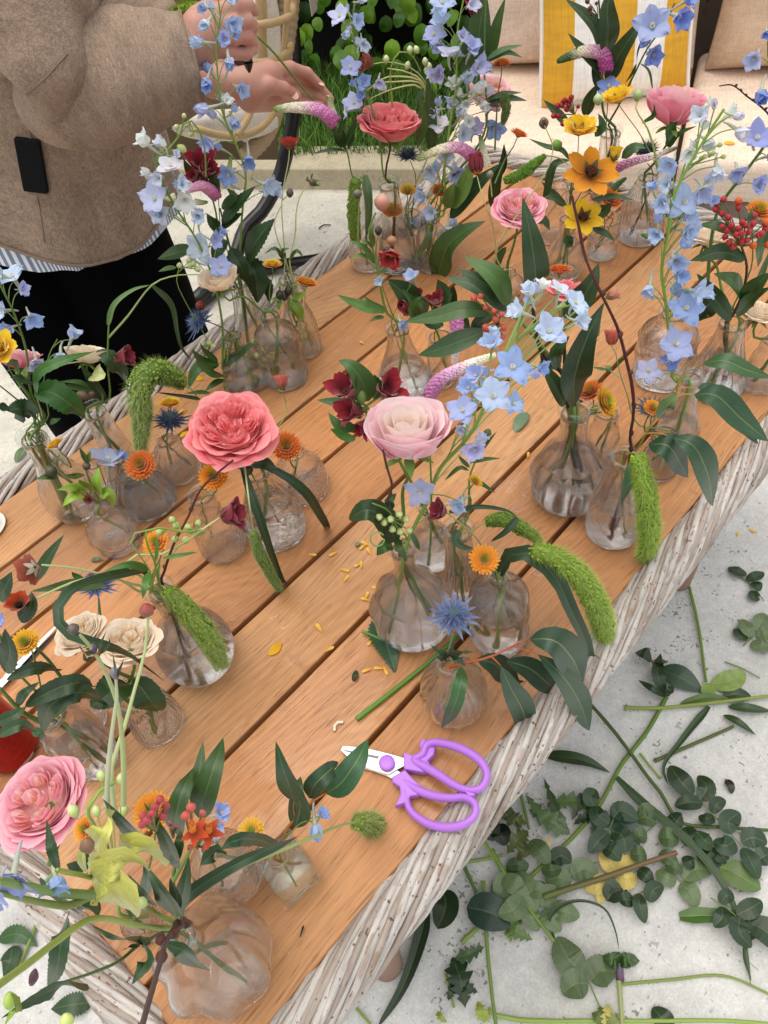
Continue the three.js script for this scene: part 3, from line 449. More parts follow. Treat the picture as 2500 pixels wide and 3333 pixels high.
// a curved petal. f: path angle from the axis along v; wraps round the axis with radius Rc
function petalGeo(o) {
  const nu = o.nu || 8, nv = o.nv || 8, sh = SHAPES[o.shape || 'petal'], c0 = C(o.c0), c1 = C(o.c1), ce = C(o.ce || o.c1), ph = (o.seed || 0) * 7.3;
  const path = []; let r = o.r0 || 0, y = o.y0 || 0; const m = 24; for (let i = 0; i <= m; i++) { path.push([r, y]); const v = i / m, a = mix(o.a0, o.a1, v) + (o.rec || 0) * v * v * v * v; r += Math.sin(a) * o.l / m; y += Math.cos(a) * o.l / m; }
  return grid(nu, nv, (uu, v) => {
    const u = uu * 2 - 1, q = path[Math.round(v * m)], x = u * o.w * sh(v), Rc = o.Rc || 9, ang = x / Rc, ru = (o.ruf || 0) * v * v * (N3(u * (o.fr || 2) + ph, v * 1.5, ph) + (o.hf ?? 0.25) * N3(u * 4.5 + ph, v * 3, 3)) + (o.cup || 0) * u * u * v;
    const rad = q[0] + ru - Rc + Rc * Math.cos(ang), X = Rc * Math.sin(ang); const yy = q[1] - (o.notch || 0) * Math.exp(-u * u * 18) * v * v * v * o.l + (o.ruf || 0) * 0.4 * v * N3(u * 3 + ph, 9, 1);
    const e = 1 + 0.07 * N3(u * 9 + ph, v * 2, 4) + 0.05 * N3(u * 3, v * 3 + ph, 8), k = sst(0, 0.85, v), ed = sst(0.72, 1, Math.max(v, Math.abs(u) * 0.93)) * (o.edge ?? 0.6);
    const cc = [mix(mix(c0.r, c1.r, k), ce.r, ed) * e, mix(mix(c0.g, c1.g, k), ce.g, ed) * e, mix(mix(c0.b, c1.b, k), ce.b, ed) * e];
    return [X, yy, rad, ...cc];
  });
}
const ROSE = {
  pinkpale: { base: '#f7c9d4', tip: '#fbe0e4', edge: '#fdf0ee', heart: '#f8c6a0', mid: '#fdeee4', out: '#f3a3bd' },
  pink: { base: '#f5a3b8', tip: '#f9bccb', edge: '#fcdbe1', heart: '#fcc09a', mid: '#fcd4cb', out: '#e4608f' },
  coral: { base: '#f47f88', tip: '#f7959a', edge: '#fbbcbb', heart: '#f58084', mid: '#f99a9c', out: '#f7a2a8' },
  ivory: { base: '#fbead0', tip: '#fcf0df', edge: '#fdf6ea', heart: '#fde4ba', mid: '#fdeed2', out: '#fbeadb' },
  blush: { base: '#f7bec6', tip: '#fad4d5', edge: '#fce8e5', heart: '#fcc894', mid: '#fcdcc4', out: '#f093a6' },
};
// a rose petal: part of a bowl round the axis (R wide, H high, half angle A), rolled outwards at the rim
function bowlPetal(o) {
  const nu = o.nu || 14, nv = o.nv || 12, c0 = C(o.c0), c1 = C(o.c1), ce = C(o.ce), ph = o.seed * 7.3, sh = (v) => Math.sin(Math.PI / 2 * Math.min(1, Math.pow(v / 0.5 + 0.02, 0.75)));
  return grid(nu, nv, (uu, v0) => {
    const u = uu * 2 - 1, v = v0 * (1 - 0.3 * u * u * (0.6 + 0.4 * u * u)), n1 = N3(u * 1.5 + ph, v * 1.2, ph), n2 = N3(u * 3.6 + ph, v * 2.5, 3.3), k = sst(0.66, 1, v), e2 = Math.abs(u) ** 3;
    let r = o.R * Math.pow(Math.sin(Math.PI / 2 * Math.min(1, v * 1.15)), 0.75) + 0.01 + o.roll * k * k * (1 + 0.5 * n1) + o.R * (0.07 * u + 0.12 * e2 * v * (o.flare ?? 1)) + o.ruf * v * v * (n1 + 0.35 * n2);
    let y = o.y0 + o.H * Math.pow(v, 1.25) - o.drop * k * k * k + o.ruf * 0.6 * v * n2 - 0.04 * e2 * v;
    const a = u * o.A * sh(v0), e = 1 + 0.05 * N3(u * 8 + ph, v * 2, 4), kk = sst(0.1, 0.8, v), ed = sst(0.8, 1, Math.max(v, Math.abs(u) * 0.9)) * 0.6;
    return [Math.sin(a) * r, y, Math.cos(a) * r, mix(mix(c0.r, c1.r, kk), ce.r, ed) * e, mix(mix(c0.g, c1.g, kk), ce.g, ed) * e, mix(mix(c0.b, c1.b, kk), ce.b, ed) * e];
  });
}
// open: 0 deep cup .. 1 flat rosette; quarters: folded swirls filling the heart
function rose(g, p, R, axis, kind, o = {}) {
  const K = ROSE[kind], c = p.isVector3 ? p : at(p), open = o.open ?? 0.5, M = basis(c, axis, R * mpp(c), rnd() * 6), N = o.rings || 4, ruf = 0.095 * (o.ruf ?? 1), q0 = open > 0.52; reseed(Math.round(p[0] || 7) + 31);
  const ring = (t, cnt, off, tag, r0) => { const cols = t < 0.4 ? [K.heart, K.mid, K.edge] : t < 0.8 ? [K.mid, K.tip, K.edge] : [K.out, K.base, K.edge];
    const mk = (s) => cached(`rose${kind}${open}${o.ruf}${o.tall}${tag}${s}`, () => bowlPetal({ R: r0, H: (1.0 - 0.62 * open * (0.4 + 0.6 * t) - 0.08 * (1 - t)) * (o.tall || 1), y0: -0.34, A: (t > 0.6 ? 0.95 : 1.1) * (5 / Math.max(cnt, 4)) ** 0.5, roll: (0.05 + 0.22 * open) * t * t + 0.02, drop: (0.03 + 0.14 * open) * t, ruf: ruf * (0.5 + 0.5 * t), seed: s + t * 20, c0: cols[0], c1: cols[1], ce: cols[2], flare: 0.5 + t }));
    for (let k = 0; k < cnt; k++) put(g, 'petal', mk((k + Math.round(off)) % 4), petalMat, M.clone().multiply(new THREE.Matrix4().makeRotationY(k / cnt * 6.2832 + off + rr(-0.2, 0.2))).multiply(new THREE.Matrix4().makeRotationX(rr(-0.05, 0.14) * (0.4 + t)))); };
  const lo = q0 ? 0.66 : 0.26;
  for (let i = 0; i < N; i++) { const t = i / (N - 1); ring(q0 ? 0.45 + 0.55 * t : t, 5 + (i % 2), i * 0.63, 'r' + i + N, mix(lo, 0.86, t)); }
  const nest = (cx, cz, face, n, r0, dr, hy) => { for (let k = 0; k < n; k++) { const q = cached(`nest${kind}${k}${n}${r0}`, () => bowlPetal({ R: r0 + dr * k, H: 0.4, y0: 0, A: 2.0 - 0.14 * k, roll: 0.03, drop: 0.02, ruf: ruf * 0.9, seed: 60 + k * 3, c0: K.heart, c1: k > 1 ? K.tip : K.mid, ce: K.edge, flare: 0.7, nu: 18, nv: 8 })); put(g, 'petal', q, petalMat, M.clone().multiply(new THREE.Matrix4().makeTranslation(cx, hy + rr(-0.03, 0.03), cz)).multiply(new THREE.Matrix4().makeRotationY(face + rr(-0.2, 0.2))).multiply(new THREE.Matrix4().makeRotationX(rr(-0.12, 0.12)))); } };
  if (q0) { const nq = o.nq || 5; for (let q = 0; q < nq; q++) { const a = q / nq * 6.2832 + 0.4; nest(Math.sin(a) * 0.36, Math.cos(a) * 0.36, a, 6, 0.035, 0.052, 0.02); } nest(0.05, 0.02, 1, 4, 0.04, 0.055, -0.04); nest(-0.08, -0.04, 3.6, 3, 0.04, 0.055, -0.04); } else { nest(0.08, 0.05, 0.5, 3, 0.045, 0.05, 0.06); nest(-0.09, 0.0, 3.4, 3, 0.045, 0.05, 0.05); nest(0.02, -0.1, 5.2, 2, 0.05, 0.05, 0.05); }
  // calyx
  const sp = cached('sepal', () => petalGeo({ r0: 0.1, y0: -0.36, l: 0.6, w: 0.13, a0: 1.7, a1: 2.3, shape: 'lance', c0: '#5c7a30', c1: '#6f8f3a', Rc: 0.5, nv: 6, nu: 4 }));
  if (o.sepals !== false) for (let k = 0; k < 5; k++) put(g, 'sepal', sp, leafDull, M.clone().multiply(new THREE.Matrix4().makeRotationY(k * 1.2566 + 0.4)));
  put(g, 'receptacle', cached('hip', () => { const q = lathe([[0.001, -0.5], [0.09, -0.48], [0.15, -0.4], [0.13, -0.32], [0.001, -0.3]], 10); const n = q.attributes.position.count, a = new Float32Array(n * 3); for (let i = 0; i < n; i++) a.set([0.13, 0.24, 0.045], i * 3); q.setAttribute('color', new THREE.BufferAttribute(a, 3)); return q; }), leafDull, M);
  return c;
}
// button chrysanthemum
const MUM = { orange: ['#b9500f', '#e2771c', '#b8a01c', '#ea9a4e'], amber: ['#d9850c', '#f3a31a', '#b0b526', '#f8c152'], yellow: ['#d9a40f', '#f3c21a', '#a8bf30', '#f8d75a'], pale: ['#e0a818', '#f4c63c', '#b5c93a', '#f7dc72'] };
function mumGeo(kind, flat) {
  const K = MUM[kind], gs = [], cs = [];
  const rows = [[24, 0.96, 1.62, 0.30, -0.1], [23, 0.86, 1.42, 0.26, -0.03], [21, 0.73, 1.2, 0.22, 0.03], [19, 0.6, 0.98, 0.18, 0.06], [16, 0.46, 0.74, 0.13, 0.07], [12, 0.34, 0.45, 0.08, 0.08]];
  rows.forEach(([n, l, a, r0, y0], i) => { for (let k = 0; k < n; k++) { const gr = i >= 4 ? 0.75 : i === 3 ? 0.25 : 0; const c = C(K[0]).lerp(C(K[2]), gr), c1 = C(K[1]).lerp(C(K[2]), gr); const q = petalGeo({ r0: r0 * 0.55, y0, l: l - r0 * 0.5 + rr(-0.05, 0.05), w: 0.15 - 0.011 * i, a0: a * (flat ? 1 : 0.86) - 0.25, a1: a * (flat ? 1.0 : 0.9) - 0.1 + rr(-0.12, 0.1), rec: -0.3, Rc: 0.13, nu: 4, nv: 5, shape: 'strap', c0: c, c1, ce: C(K[3]).lerp(C(K[2]), gr), edge: 0.5, seed: k }); q.rotateY(k / n * 6.2832 + i * 0.37 + rr(-0.05, 0.05)); gs.push(q); } });
  const dome = lathe([[0.001, 0.27], [0.08, 0.25], [0.17, 0.17], [0.22, -0.05]], 10), n = dome.attributes.position.count, a = new Float32Array(n * 3), kc = C(K[2]); for (let i = 0; i < n; i++) a.set([kc.r, kc.g, kc.b], i * 3); dome.setAttribute('color', new THREE.BufferAttribute(a, 3));
  for (let k = 0; k < 40; k++) { const r = 0.17 * Math.sqrt(k / 40), t = k * 2.4, q = new THREE.ConeGeometry(0.018, 0.09, 4); q.translate(Math.cos(t) * r, 0.28 - r * 0.4, Math.sin(t) * r); const nn = q.attributes.position.count, b = new Float32Array(nn * 3); for (let i = 0; i < nn; i++) b.set([kc.r * 1.15, kc.g * 1.15, kc.b * 0.9], i * 3); q.setAttribute('color', new THREE.BufferAttribute(b, 3)); cs.push(q); }
  return [mergeGeometries(gs), mergeGeometries([dome, ...cs])];
}
function mum(g, p, R, axis, kind, flat) {
  const c = p.isVector3 ? p : at(p), M = basis(c, axis, R * mpp(c), rnd() * 6), [pg, cg] = cached('mum' + kind + (flat ? 1 : 0) + Math.floor((p[0] || 0) % 2), () => { reseed(kind.length * 5 + (p[0] | 0) % 7); return mumGeo(kind, flat); });
  const a = put(g, 'petals', pg, petalMat, M); a.userData.kind = 'stuff'; put(g, 'flower_centre', cg, petalMat, M);
  put(g, 'calyx', cached('mumcal', () => { const q = lathe([[0.03, -0.2], [0.16, -0.15], [0.3, 0.02]], 10), n = q.attributes.position.count, b = new Float32Array(n * 3); for (let i = 0; i < n; i++) b.set([0.11, 0.2, 0.05], i * 3); q.setAttribute('color', new THREE.BufferAttribute(b, 3)); return q; }), leafDull, M);
  return c;
}
// delphinium floret: kind 0 open star, 1 half-open bell, 2 closed bell
const BLUE = { blue: ['#c2d5f5', '#a3c0f0', '#8db0ea'], sky: ['#dbe7f7', '#c3d8f4', '#afcaf0'], lilac: ['#d2d4f0', '#c0c6ec', '#aab2e4'], white: ['#f6f8f0', '#edf2f3', '#dfe8f2'], deep: ['#a3b8ec', '#86a0e6', '#6f8bdc'] };
function sepalGeo(col, kind, s, fl = 0) {
  const K0 = BLUE[col], K = fl ? K0.map((h) => '#' + C(h).lerp(C(['#c9b8ea', '#f0f3f4', '#8fa6e6'][fl - 1]), 0.3).getHexString()) : K0, P = [{ a0: 1.0, a1: 1.5, rec: 0.3, l: 1.0, w: 0.5, ruf: 0.2 }, { a0: 0.5, a1: 0.75, rec: 0.5, l: 1.05, w: 0.52, ruf: 0.16 }, { a0: 0.65, a1: 0.05, rec: 0.2, l: 1.05, w: 0.5, ruf: 0.07 }][kind];
  return cached(`sep${col}${kind}${s}${fl}`, () => petalGeo({ ...P, a0: P.a0 + [0, 0.12, -0.2, -0.1][fl], a1: P.a1 + [0, -0.3, -0.1, 0.25][fl], r0: 0.06, shape: 'oval', Rc: [0.9, 0.55, 0.42][kind], c0: K[0], c1: K[1], ce: s % 2 ? K[2] : K[1], seed: s * 5 + kind + fl * 17, edge: 0.45, notch: -0.12, cup: 0.05 }));
}
const spurGeo = () => cached('spur', () => tube([V3(0, 0.05, 0), V3(0, -0.4, 0.02), V3(0, -0.85, 0.1), V3(0, -1.25, 0.28)], (t) => 0.15 * (1 - t * 0.62), { col: '#b4bf9c', col2: '#a7a9ad', k: 7, n: 10, lump: 0.3 }));
const beeGeo = () => cached('bee', () => { const gs = []; for (let k = 0; k < 6; k++) { const q = petalGeo({ l: 0.34, w: 0.13, a0: 0.5, a1: 0.2, c0: '#e9ead0', c1: '#f5f4ea', nu: 3, nv: 4, ruf: 0.08, seed: k, Rc: 0.2 }); q.rotateY(k * 1.05); gs.push(q); } for (let k = 0; k < 5; k++) { const q = new THREE.IcosahedronGeometry(0.03, 0); q.deleteAttribute('normal'); q.deleteAttribute('uv'); } return mergeGeometries(gs); });
function floret(g, p, R, face, col = 'blue', kind = 0) { // R: sepal length in field px, face: axis [right, up, towards the eye]
  const c = p.isVector3 ? p : at(p), ax = face.isVector3 ? face : dirC(...face), s = R * mpp(c), M = basis(c, ax, s, rnd() * 6), f = sub(g, 'floret', c), fl = Math.floor(rnd() * 4);
  for (let k = 0; k < 5; k++) put(f, 'sepal', sepalGeo(col, kind, k % 3, fl), petalMat, M.clone().multiply(new THREE.Matrix4().makeRotationY(k * 1.2566 + rr(-0.2, 0.2))).multiply(new THREE.Matrix4().makeRotationX(rr(-0.3, 0.25))).scale(V3(rr(0.88, 1.08), rr(0.9, 1.1), rr(0.9, 1.1))));
  if (kind < 2) put(f, 'flower_centre', beeGeo(), petalMat, M);
  put(f, 'spur', spurGeo(), leafDull, M); return { c, back: c.clone().addScaledVector(ax, -0.12 * s) };
}
function pedicel(g, a, b, r = 0.0011, col = '#7d9a4c', sag = 0) { const m = a.clone().lerp(b, 0.5).add(V3(0, sag, 0)); put(g, 'stalk', tube([a, m, b], r, { col, k: 5, n: 8 }), stemMat); }
const ovoid = (c1, c2, long = 1.35) => cached(`ov${c1}${c2}${long}`, () => { const q = lathe([[0.001, -long], [0.45, -long * 0.8], [0.85, -long * 0.35], [0.98, 0.1], [0.8, long * 0.5], [0.4, long * 0.85], [0.001, long]], 8, (a) => 1 + 0.08 * Math.cos(a * 5)), n = q.attributes.position.count, b = new Float32Array(n * 3), A = C(c1), B = C(c2); for (let i = 0; i < n; i++) { const t = (q.attributes.position.getY(i) / long + 1) / 2; b.set([mix(A.r, B.r, t), mix(A.g, B.g, t), mix(A.b, B.b, t)], i * 3); } q.setAttribute('color', new THREE.BufferAttribute(b, 3)); return q; });
function bud(g, p, R, face, c1 = '#7f9a4c', c2 = '#b3c07a', long = 1.35, name = 'bud') { const c = p.isVector3 ? p : at(p), ax = face.isVector3 ? face : dirC(...face); put(g, name, ovoid(c1, c2, long), budMat, basis(c, ax, R * 0.86 * mpp(c), rnd() * 6)); return c; }
// cup flower (geum, buttercup, lily trumpet): generic ring of petals
const CUP = {
  red: ['#7d1a16', '#c0352a', '#d4584a'], orange: ['#8a2408', '#cf4c14', '#dd6a2a'], wine: ['#5a0f1c', '#8c1f33', '#a63a4a'], salmon: ['#b04636', '#d4695a', '#e08a78'], rust: ['#6b2418', '#9c4a34', '#b8654c'],
  yellow: ['#d8a608', '#f5cf14', '#f9dd40'], golden: ['#b8680a', '#e79a10', '#f0ad28'], lily: ['#5c0a16', '#98122a', '#b4243a'], peach: ['#c87458', '#e09a80', '#eab49c'],
};
function cupFlower(g, p, R, face, col, o = {}) {
  const K = CUP[col], c = p.isVector3 ? p : at(p), ax = face.isVector3 ? face : dirC(...face), M = basis(c, ax, R * mpp(c), rnd() * 6), n = o.n || 5, layers = o.layers || 2;
  for (let L = 0; L < layers; L++) for (let k = 0; k < n; k++) {
    const q = cached(`cup${col}${L}${k % 3}${o.open ?? 1}${o.shape || ''}${o.w || 0}`, () => petalGeo({ r0: 0.05, l: (o.l || 1.05) * (1 - 0.12 * L), w: o.w || 0.48, a0: (o.open ?? 1) * (1.1 - 0.3 * L) + 0.1, a1: (o.open ?? 1) * (0.9 - 0.45 * L) - 0.15, rec: (o.rec ?? 0.4), Rc: o.Rc || 0.6, ruf: o.ruf ?? 0.1, shape: o.shape || 'rosep', c0: K[0], c1: K[1], ce: K[2], seed: L * 9 + k % 3, notch: o.notch ?? 0.06, edge: 0.4 }));
    put(g, 'petal', q, petalMat, M.clone().multiply(new THREE.Matrix4().makeRotationY((k + L * 0.5) / n * 6.2832 + rr(-0.15, 0.15))).multiply(new THREE.Matrix4().makeRotationX(rr(-0.1, 0.12))));
  }
  if (o.eye !== false) put(g, 'stamens', cached('stam' + (o.eye || 'y'), () => { const gs = [], A = C(o.eye || '#c98a1c'); for (let k = 0; k < 34; k++) { const t = k * 2.4, r = 0.22 * Math.sqrt(k / 34), q = new THREE.CylinderGeometry(0.028, 0.014, 0.3, 4); q.translate(Math.cos(t) * r, 0.18, Math.sin(t) * r); const nn = q.attributes.position.count, b = new Float32Array(nn * 3); for (let i = 0; i < nn; i++) b.set([A.r, A.g, A.b], i * 3); q.setAttribute('color', new THREE.BufferAttribute(b, 3)); gs.push(q); } return mergeGeometries(gs); }), leafDull, M);
  if (o.calyx !== false) for (let k = 0; k < 5; k++) put(g, 'sepal', cached('csep' + (o.cal || ''), () => petalGeo({ r0: 0.06, y0: -0.06, l: 0.62, w: 0.16, a0: 1.3 * (o.open ?? 1), a1: 0.9 * (o.open ?? 1), shape: 'lance', c0: o.cal || '#4c5a2a', c1: o.cal || '#6b6a38', Rc: 0.5, nu: 4, nv: 5 })), leafDull, M.clone().multiply(new THREE.Matrix4().makeRotationY(k * 1.2566)));
  return c;
}
// pointed speedwell spike along a run of points, buds pink -> white -> green
function spike(g, pts, r, stops) {
  const P = pts.map((p) => (p.isVector3 ? p : at(p))), F = frames(curveOf(P), 60), R = r * mpp(P[0]), gs = [], n = 330; const len = curveOf(P).getLength();
  for (let i = 0; i < n; i++) { const v = Math.pow(i / n, 0.85), f = F[Math.min(60, Math.round(v * 60))], a = i * 2.39996, rad = R * Math.pow(1 - v, 0.45) * 0.72 + R * 0.1, s = R * (0.4 - 0.2 * v) * rr(0.85, 1.15), q = new THREE.IcosahedronGeometry(s, 0); q.scale(1, 1, 1);
    const c = f.p.clone().addScaledVector(f.n, Math.cos(a) * rad).addScaledVector(f.b, Math.sin(a) * rad); q.translate(c.x, c.y, c.z); const k = v * (stops.length - 1), lo = Math.min(stops.length - 2, Math.floor(k)), col = C(stops[lo]).lerp(C(stops[lo + 1]), k - lo), e = rr(0.8, 1.15); q.deleteAttribute('uv'); const b = new Float32Array(q.attributes.position.count * 3); for (let j = 0; j < b.length; j += 3) b.set([col.r * e, col.g * e, col.b * e], j); q.setAttribute('color', new THREE.BufferAttribute(b, 3)); gs.push(q); }
  put(g, 'flower_core', tube(P, (t) => R * (0.55 - 0.4 * t), { col: stops[0], col2: stops[stops.length - 1], n: 24 }), stemMat);
  put(g, 'spike_buds', mergeGeometries(gs), leafDull).userData.kind = 'stuff';
}
// foxtail head: grains and fine bristles along a run of points
function foxtail(g, pts, r, o = {}) {
  const P = pts.map((p) => (p.isVector3 ? p : at(p))), cv = curveOf(P), len = cv.getLength(), F = frames(cv, 80), R = r * mpp(P[0]), pos = [], col = [], gs = [], prof = o.prof || ((v) => Math.pow(Math.sin(Math.PI * Math.pow(v * 0.9 + 0.06, 0.8)), 0.5)); const base = C(o.col || '#86a03c'), tipc = C(o.tip || '#b3bf74');
  const nb = o.n || 3600;
  for (let i = 0; i < nb; i++) { const v = rnd(), f = F[Math.round(v * 80)], a = rr(0, 6.283), lob = 1 + 0.34 * N3(v * len * 62, a * 1.4, 2) + 0.16 * N3(v * len * 150, a * 3, 6), rad = R * prof(v) * lob * 0.78, d = f.n.clone().multiplyScalar(Math.cos(a)).addScaledVector(f.b, Math.sin(a)), c = f.p.clone().addScaledVector(d, rad * rr(0.7, 1)), L = R * rr(0.25, 0.8) * (rnd() < 0.06 ? 1.5 : 1) * (o.hair || 1), dir = d.clone().addScaledVector(f.t, rr(0.5, 1.2)).add(V3(rr(-0.3, 0.3), rr(-0.3, 0.3), rr(-0.3, 0.3))).normalize(), s = dir.clone().cross(f.t).normalize().multiplyScalar(R * 0.018), t = c.clone().addScaledVector(dir, L);
    pos.push(c.x + s.x, c.y + s.y, c.z + s.z, c.x - s.x, c.y - s.y, c.z - s.z, t.x, t.y, t.z); const e = rr(0.75, 1.2); for (let k = 0; k < 2; k++) col.push(base.r * e, base.g * e, base.b * e); col.push(tipc.r * e, tipc.g * e, tipc.b * e); }
  const bg = new THREE.BufferGeometry(); bg.setAttribute('position', new THREE.Float32BufferAttribute(pos, 3)); bg.setAttribute('color', new THREE.Float32BufferAttribute(col, 3)); bg.computeVertexNormals();
  for (let i = 0; i < 900; i++) { const v = rnd(), f = F[Math.round(v * 80)], a = rr(0, 6.283), lob = 1 + 0.34 * N3(v * len * 62, a * 1.4, 2) + 0.16 * N3(v * len * 150, a * 3, 6), rad = R * prof(v) * lob * 0.8, d = f.n.clone().multiplyScalar(Math.cos(a)).addScaledVector(f.b, Math.sin(a)), c = f.p.clone().addScaledVector(d, rad), q = new THREE.IcosahedronGeometry(R * rr(0.075, 0.125), 0); q.translate(c.x, c.y, c.z); q.deleteAttribute('uv'); const e = rr(0.8, 1.3), b = new Float32Array(q.attributes.position.count * 3); for (let j = 0; j < b.length; j += 3) b.set([base.r * e * 1.15, base.g * e * 1.12, base.b * e], j); q.setAttribute('color', new THREE.BufferAttribute(b, 3)); gs.push(q); }
  put(g, 'seed_core', tube(P, (t) => R * 0.66 * prof(t) + R * 0.05, { col: base.clone().multiplyScalar(0.8), n: 40, k: 9, lump: 0.12 }), leafDull);
  put(g, 'grains', mergeGeometries(gs), leafDull).userData.kind = 'stuff'; put(g, 'bristles', bg, vcol(0.6)).userData.kind = 'stuff';
}
// sea holly
function eryngium(g, p, R, axis, cols = ['#56648e', '#7d90bd', '#33414f']) {
  const c = p.isVector3 ? p : at(p), M = basis(c, axis, R * mpp(c), rnd() * 6);
  const [dome, spikes, bracts] = cached('eryn' + cols[0], () => {
    reseed(77); const ds = [], A = C(cols[0]), B = C(cols[1]), D = C(cols[2]); const tint = (q, c1, e) => { q.deleteAttribute('uv'); const b = new Float32Array(q.attributes.position.count * 3); for (let j = 0; j < b.length; j += 3) b.set([c1.r * e, c1.g * e, c1.b * e], j); q.setAttribute('color', new THREE.BufferAttribute(b, 3)); return q; };
    const cone = (dir, r, l, w, c1, e) => { const q = new THREE.ConeGeometry(w, l, 4); q.translate(0, l / 2 + r, 0); q.applyQuaternion(new THREE.Quaternion().setFromUnitVectors(V3(0, 1, 0), dir)); return tint(q, c1, e); };
    ds.push(tint(new THREE.SphereGeometry(0.3, 12, 10), C('#4a5a72'), 1)); for (let k = 0; k < 150; k++) { const y = 1 - 1.5 * k / 150, s = Math.sqrt(Math.max(0, 1 - y * y)), a = k * 2.4; ds.push(cone(V3(Math.cos(a) * s, y, Math.sin(a) * s), 0.27, 0.14, 0.03, k < 50 ? C('#5f7f6c') : A, rr(0.8, 1.2))); }
    const ss = []; for (let k = 0; k < 190; k++) { const y = rr(-0.55, 0.85), s = Math.sqrt(1 - y * y), a = k * 2.4; ss.push(cone(V3(Math.cos(a) * s, y, Math.sin(a) * s), 0.22, rr(0.35, 0.62), 0.02, rnd() < 0.5 ? A : B, rr(0.75, 1.25))); }
    const bs = []; for (let k = 0; k < 15; k++) { const q = petalGeo({ r0: 0.15, y0: -0.12, l: rr(0.85, 1.15), w: 0.085, a0: 1.5, a1: rr(1.2, 1.9), shape: 'lance', c0: D, c1: A, ce: B, nu: 4, nv: 6, Rc: 0.3, ruf: 0.1, seed: k }); q.rotateY(k / 15 * 6.28 + rr(-0.1, 0.1)); bs.push(q); for (const sd of [-1, 1]) { const q2 = petalGeo({ r0: 0.4, y0: -0.12, l: 0.4, w: 0.04, a0: 1.5, a1: 1.4, shape: 'lance', c0: D, c1: A, nu: 2, nv: 4 }); q2.translate(0, 0, -0.35); q2.rotateY(sd * 0.5); q2.translate(0, 0, 0.35); q2.rotateY(k / 15 * 6.28); bs.push(q2); } }
    return [mergeGeometries(ds), mergeGeometries(ss), mergeGeometries(bs)];
  });
  put(g, 'cone', dome, leafDull, M); put(g, 'spines', spikes, leafDull, M).userData.kind = 'stuff'; put(g, 'bracts', bracts, budMat, M); return c;
}
// milkweed cluster: round buds on thin stalks from one point
function berries(g, centre, list, R, o = {}) { const c0 = centre.isVector3 ? centre : at(centre); for (const p of list) { const c = at(p); const ax = c.clone().sub(c0).normalize().add(V3(0, 0.4, 0)).normalize(); bud(g, c, (p[3] || 1) * R, ax, o.c1 || '#8f1c26', o.c2 || '#b8333a', 1.15, 'bud'); put(g, 'stalk', tube([c0, c0.clone().lerp(c, 0.5).add(V3(0, 0.002, 0)), c], 0.0008, { col: '#7c7a3c', k: 5, n: 6 }), stemMat); } }
function twig(g, pts, r = 0.0018, col = '#4a2a20') { const P = pts.map((p) => (p.isVector3 ? p : at(p))); put(g, 'stem', tube(P, (t) => r * (1 - 0.4 * t), { col, lump: 0.35, n: 40, k: 6 }), dryMat); reseed(pts.length); const cv = curveOf(P); for (let k = 2; k < 9; k++) { const q = cv.getPointAt(k / 10); put(g, 'bud', ovoid('#3a2018', '#5c3428', 1.4), dryMat, basis(q.add(V3(rr(-1, 1) * r, r * 0.6, rr(-1, 1) * r)), V3(rr(-1, 1), 0.8, rr(-1, 1)), r * 1.3)); } return P; }

// ---------------------------------------------------------------- flowers in the vases
// one flowering stem: run of the stem, then florets [x, y, sepal length, kind, colour, facing right, up, towards, nearer]
function delph(label, f, v, run, florets, o = {}) {
  use(f, v); reseed(run.length * 17 + Math.abs(Math.round(run[0][0]))); const g = bouquet('delphinium', label, 'delphinium'), P = stem(g, run, (o.r || 0.0026) * 0.78, o.col || '#76964a', { free: o.free, col2: o.col2 }), cv = curveOf(P), S = cv.getSpacedPoints(120);
  const extra = []; if (florets.length > 8) florets.forEach((q, i) => { if (i % 5 !== 1) extra.push([q[0] + rr(-0.75, 0.75) * q[2], q[1] + rr(-0.85, 0.85) * q[2], q[2] * rr(0.6, 0.85), rnd() < 0.5 ? 1 : q[3], q[4], undefined, 0, 0, rr(-0.035, 0.005)]); });
  for (const q0 of florets.concat(extra)) { const q = q0.slice(); q[2] *= 0.93;
    const d = q[8] ?? rr(-0.012, 0.028), pt = at([q[0], q[1], d + (o.d || 0)]); let face = q[5] === undefined ? V3(0, 0, 0) : dirC(q[5], q[6], q[7]); let bi = 0, bd = 9; S.forEach((s, i) => { const e = s.distanceTo(pt); if (e < bd) { bd = e; bi = i; } });
    if (q[5] === undefined) face = pt.clone().sub(S[bi]).normalize().addScaledVector(CF, -0.8).add(V3(0, -0.1, 0)).normalize();
    const r = floret(g, pt, q[2], face, q[4] || o.hue || 'blue', q[3] ?? 1); pedicel(g, S[Math.max(0, bi - 6)], r.back, 0.00062, '#7f9a52', 0.004);
  }
  for (const b of o.buds || []) { const c = at([b[0], b[1], rr(-0.01, 0.02)]); let bi = 0, bd = 9; S.forEach((s, i) => { const e = s.distanceTo(c); if (e < bd) { bd = e; bi = i; } }); const dir = c.clone().sub(S[bi]).normalize().add(V3(0, 0.25, 0)); bud(g, c, b[2] || 26, dir, b[3] || '#8ea350', b[4] || '#c9d196', 1.25); pedicel(g, S[Math.max(0, bi - 3)], c, 0.0006); }
  for (const l of o.leaves || []) leaf(g, l[0], l[1], l[2] || { col: LEAF2 });
  return g;
}
function cluster(label, f, v, run, buds, R, o = {}) { return delph(label, f, v, run, [], { ...o, buds: buds.map((b) => [b[0], b[1], b[2] || R, o.c1, o.c2]) }); }
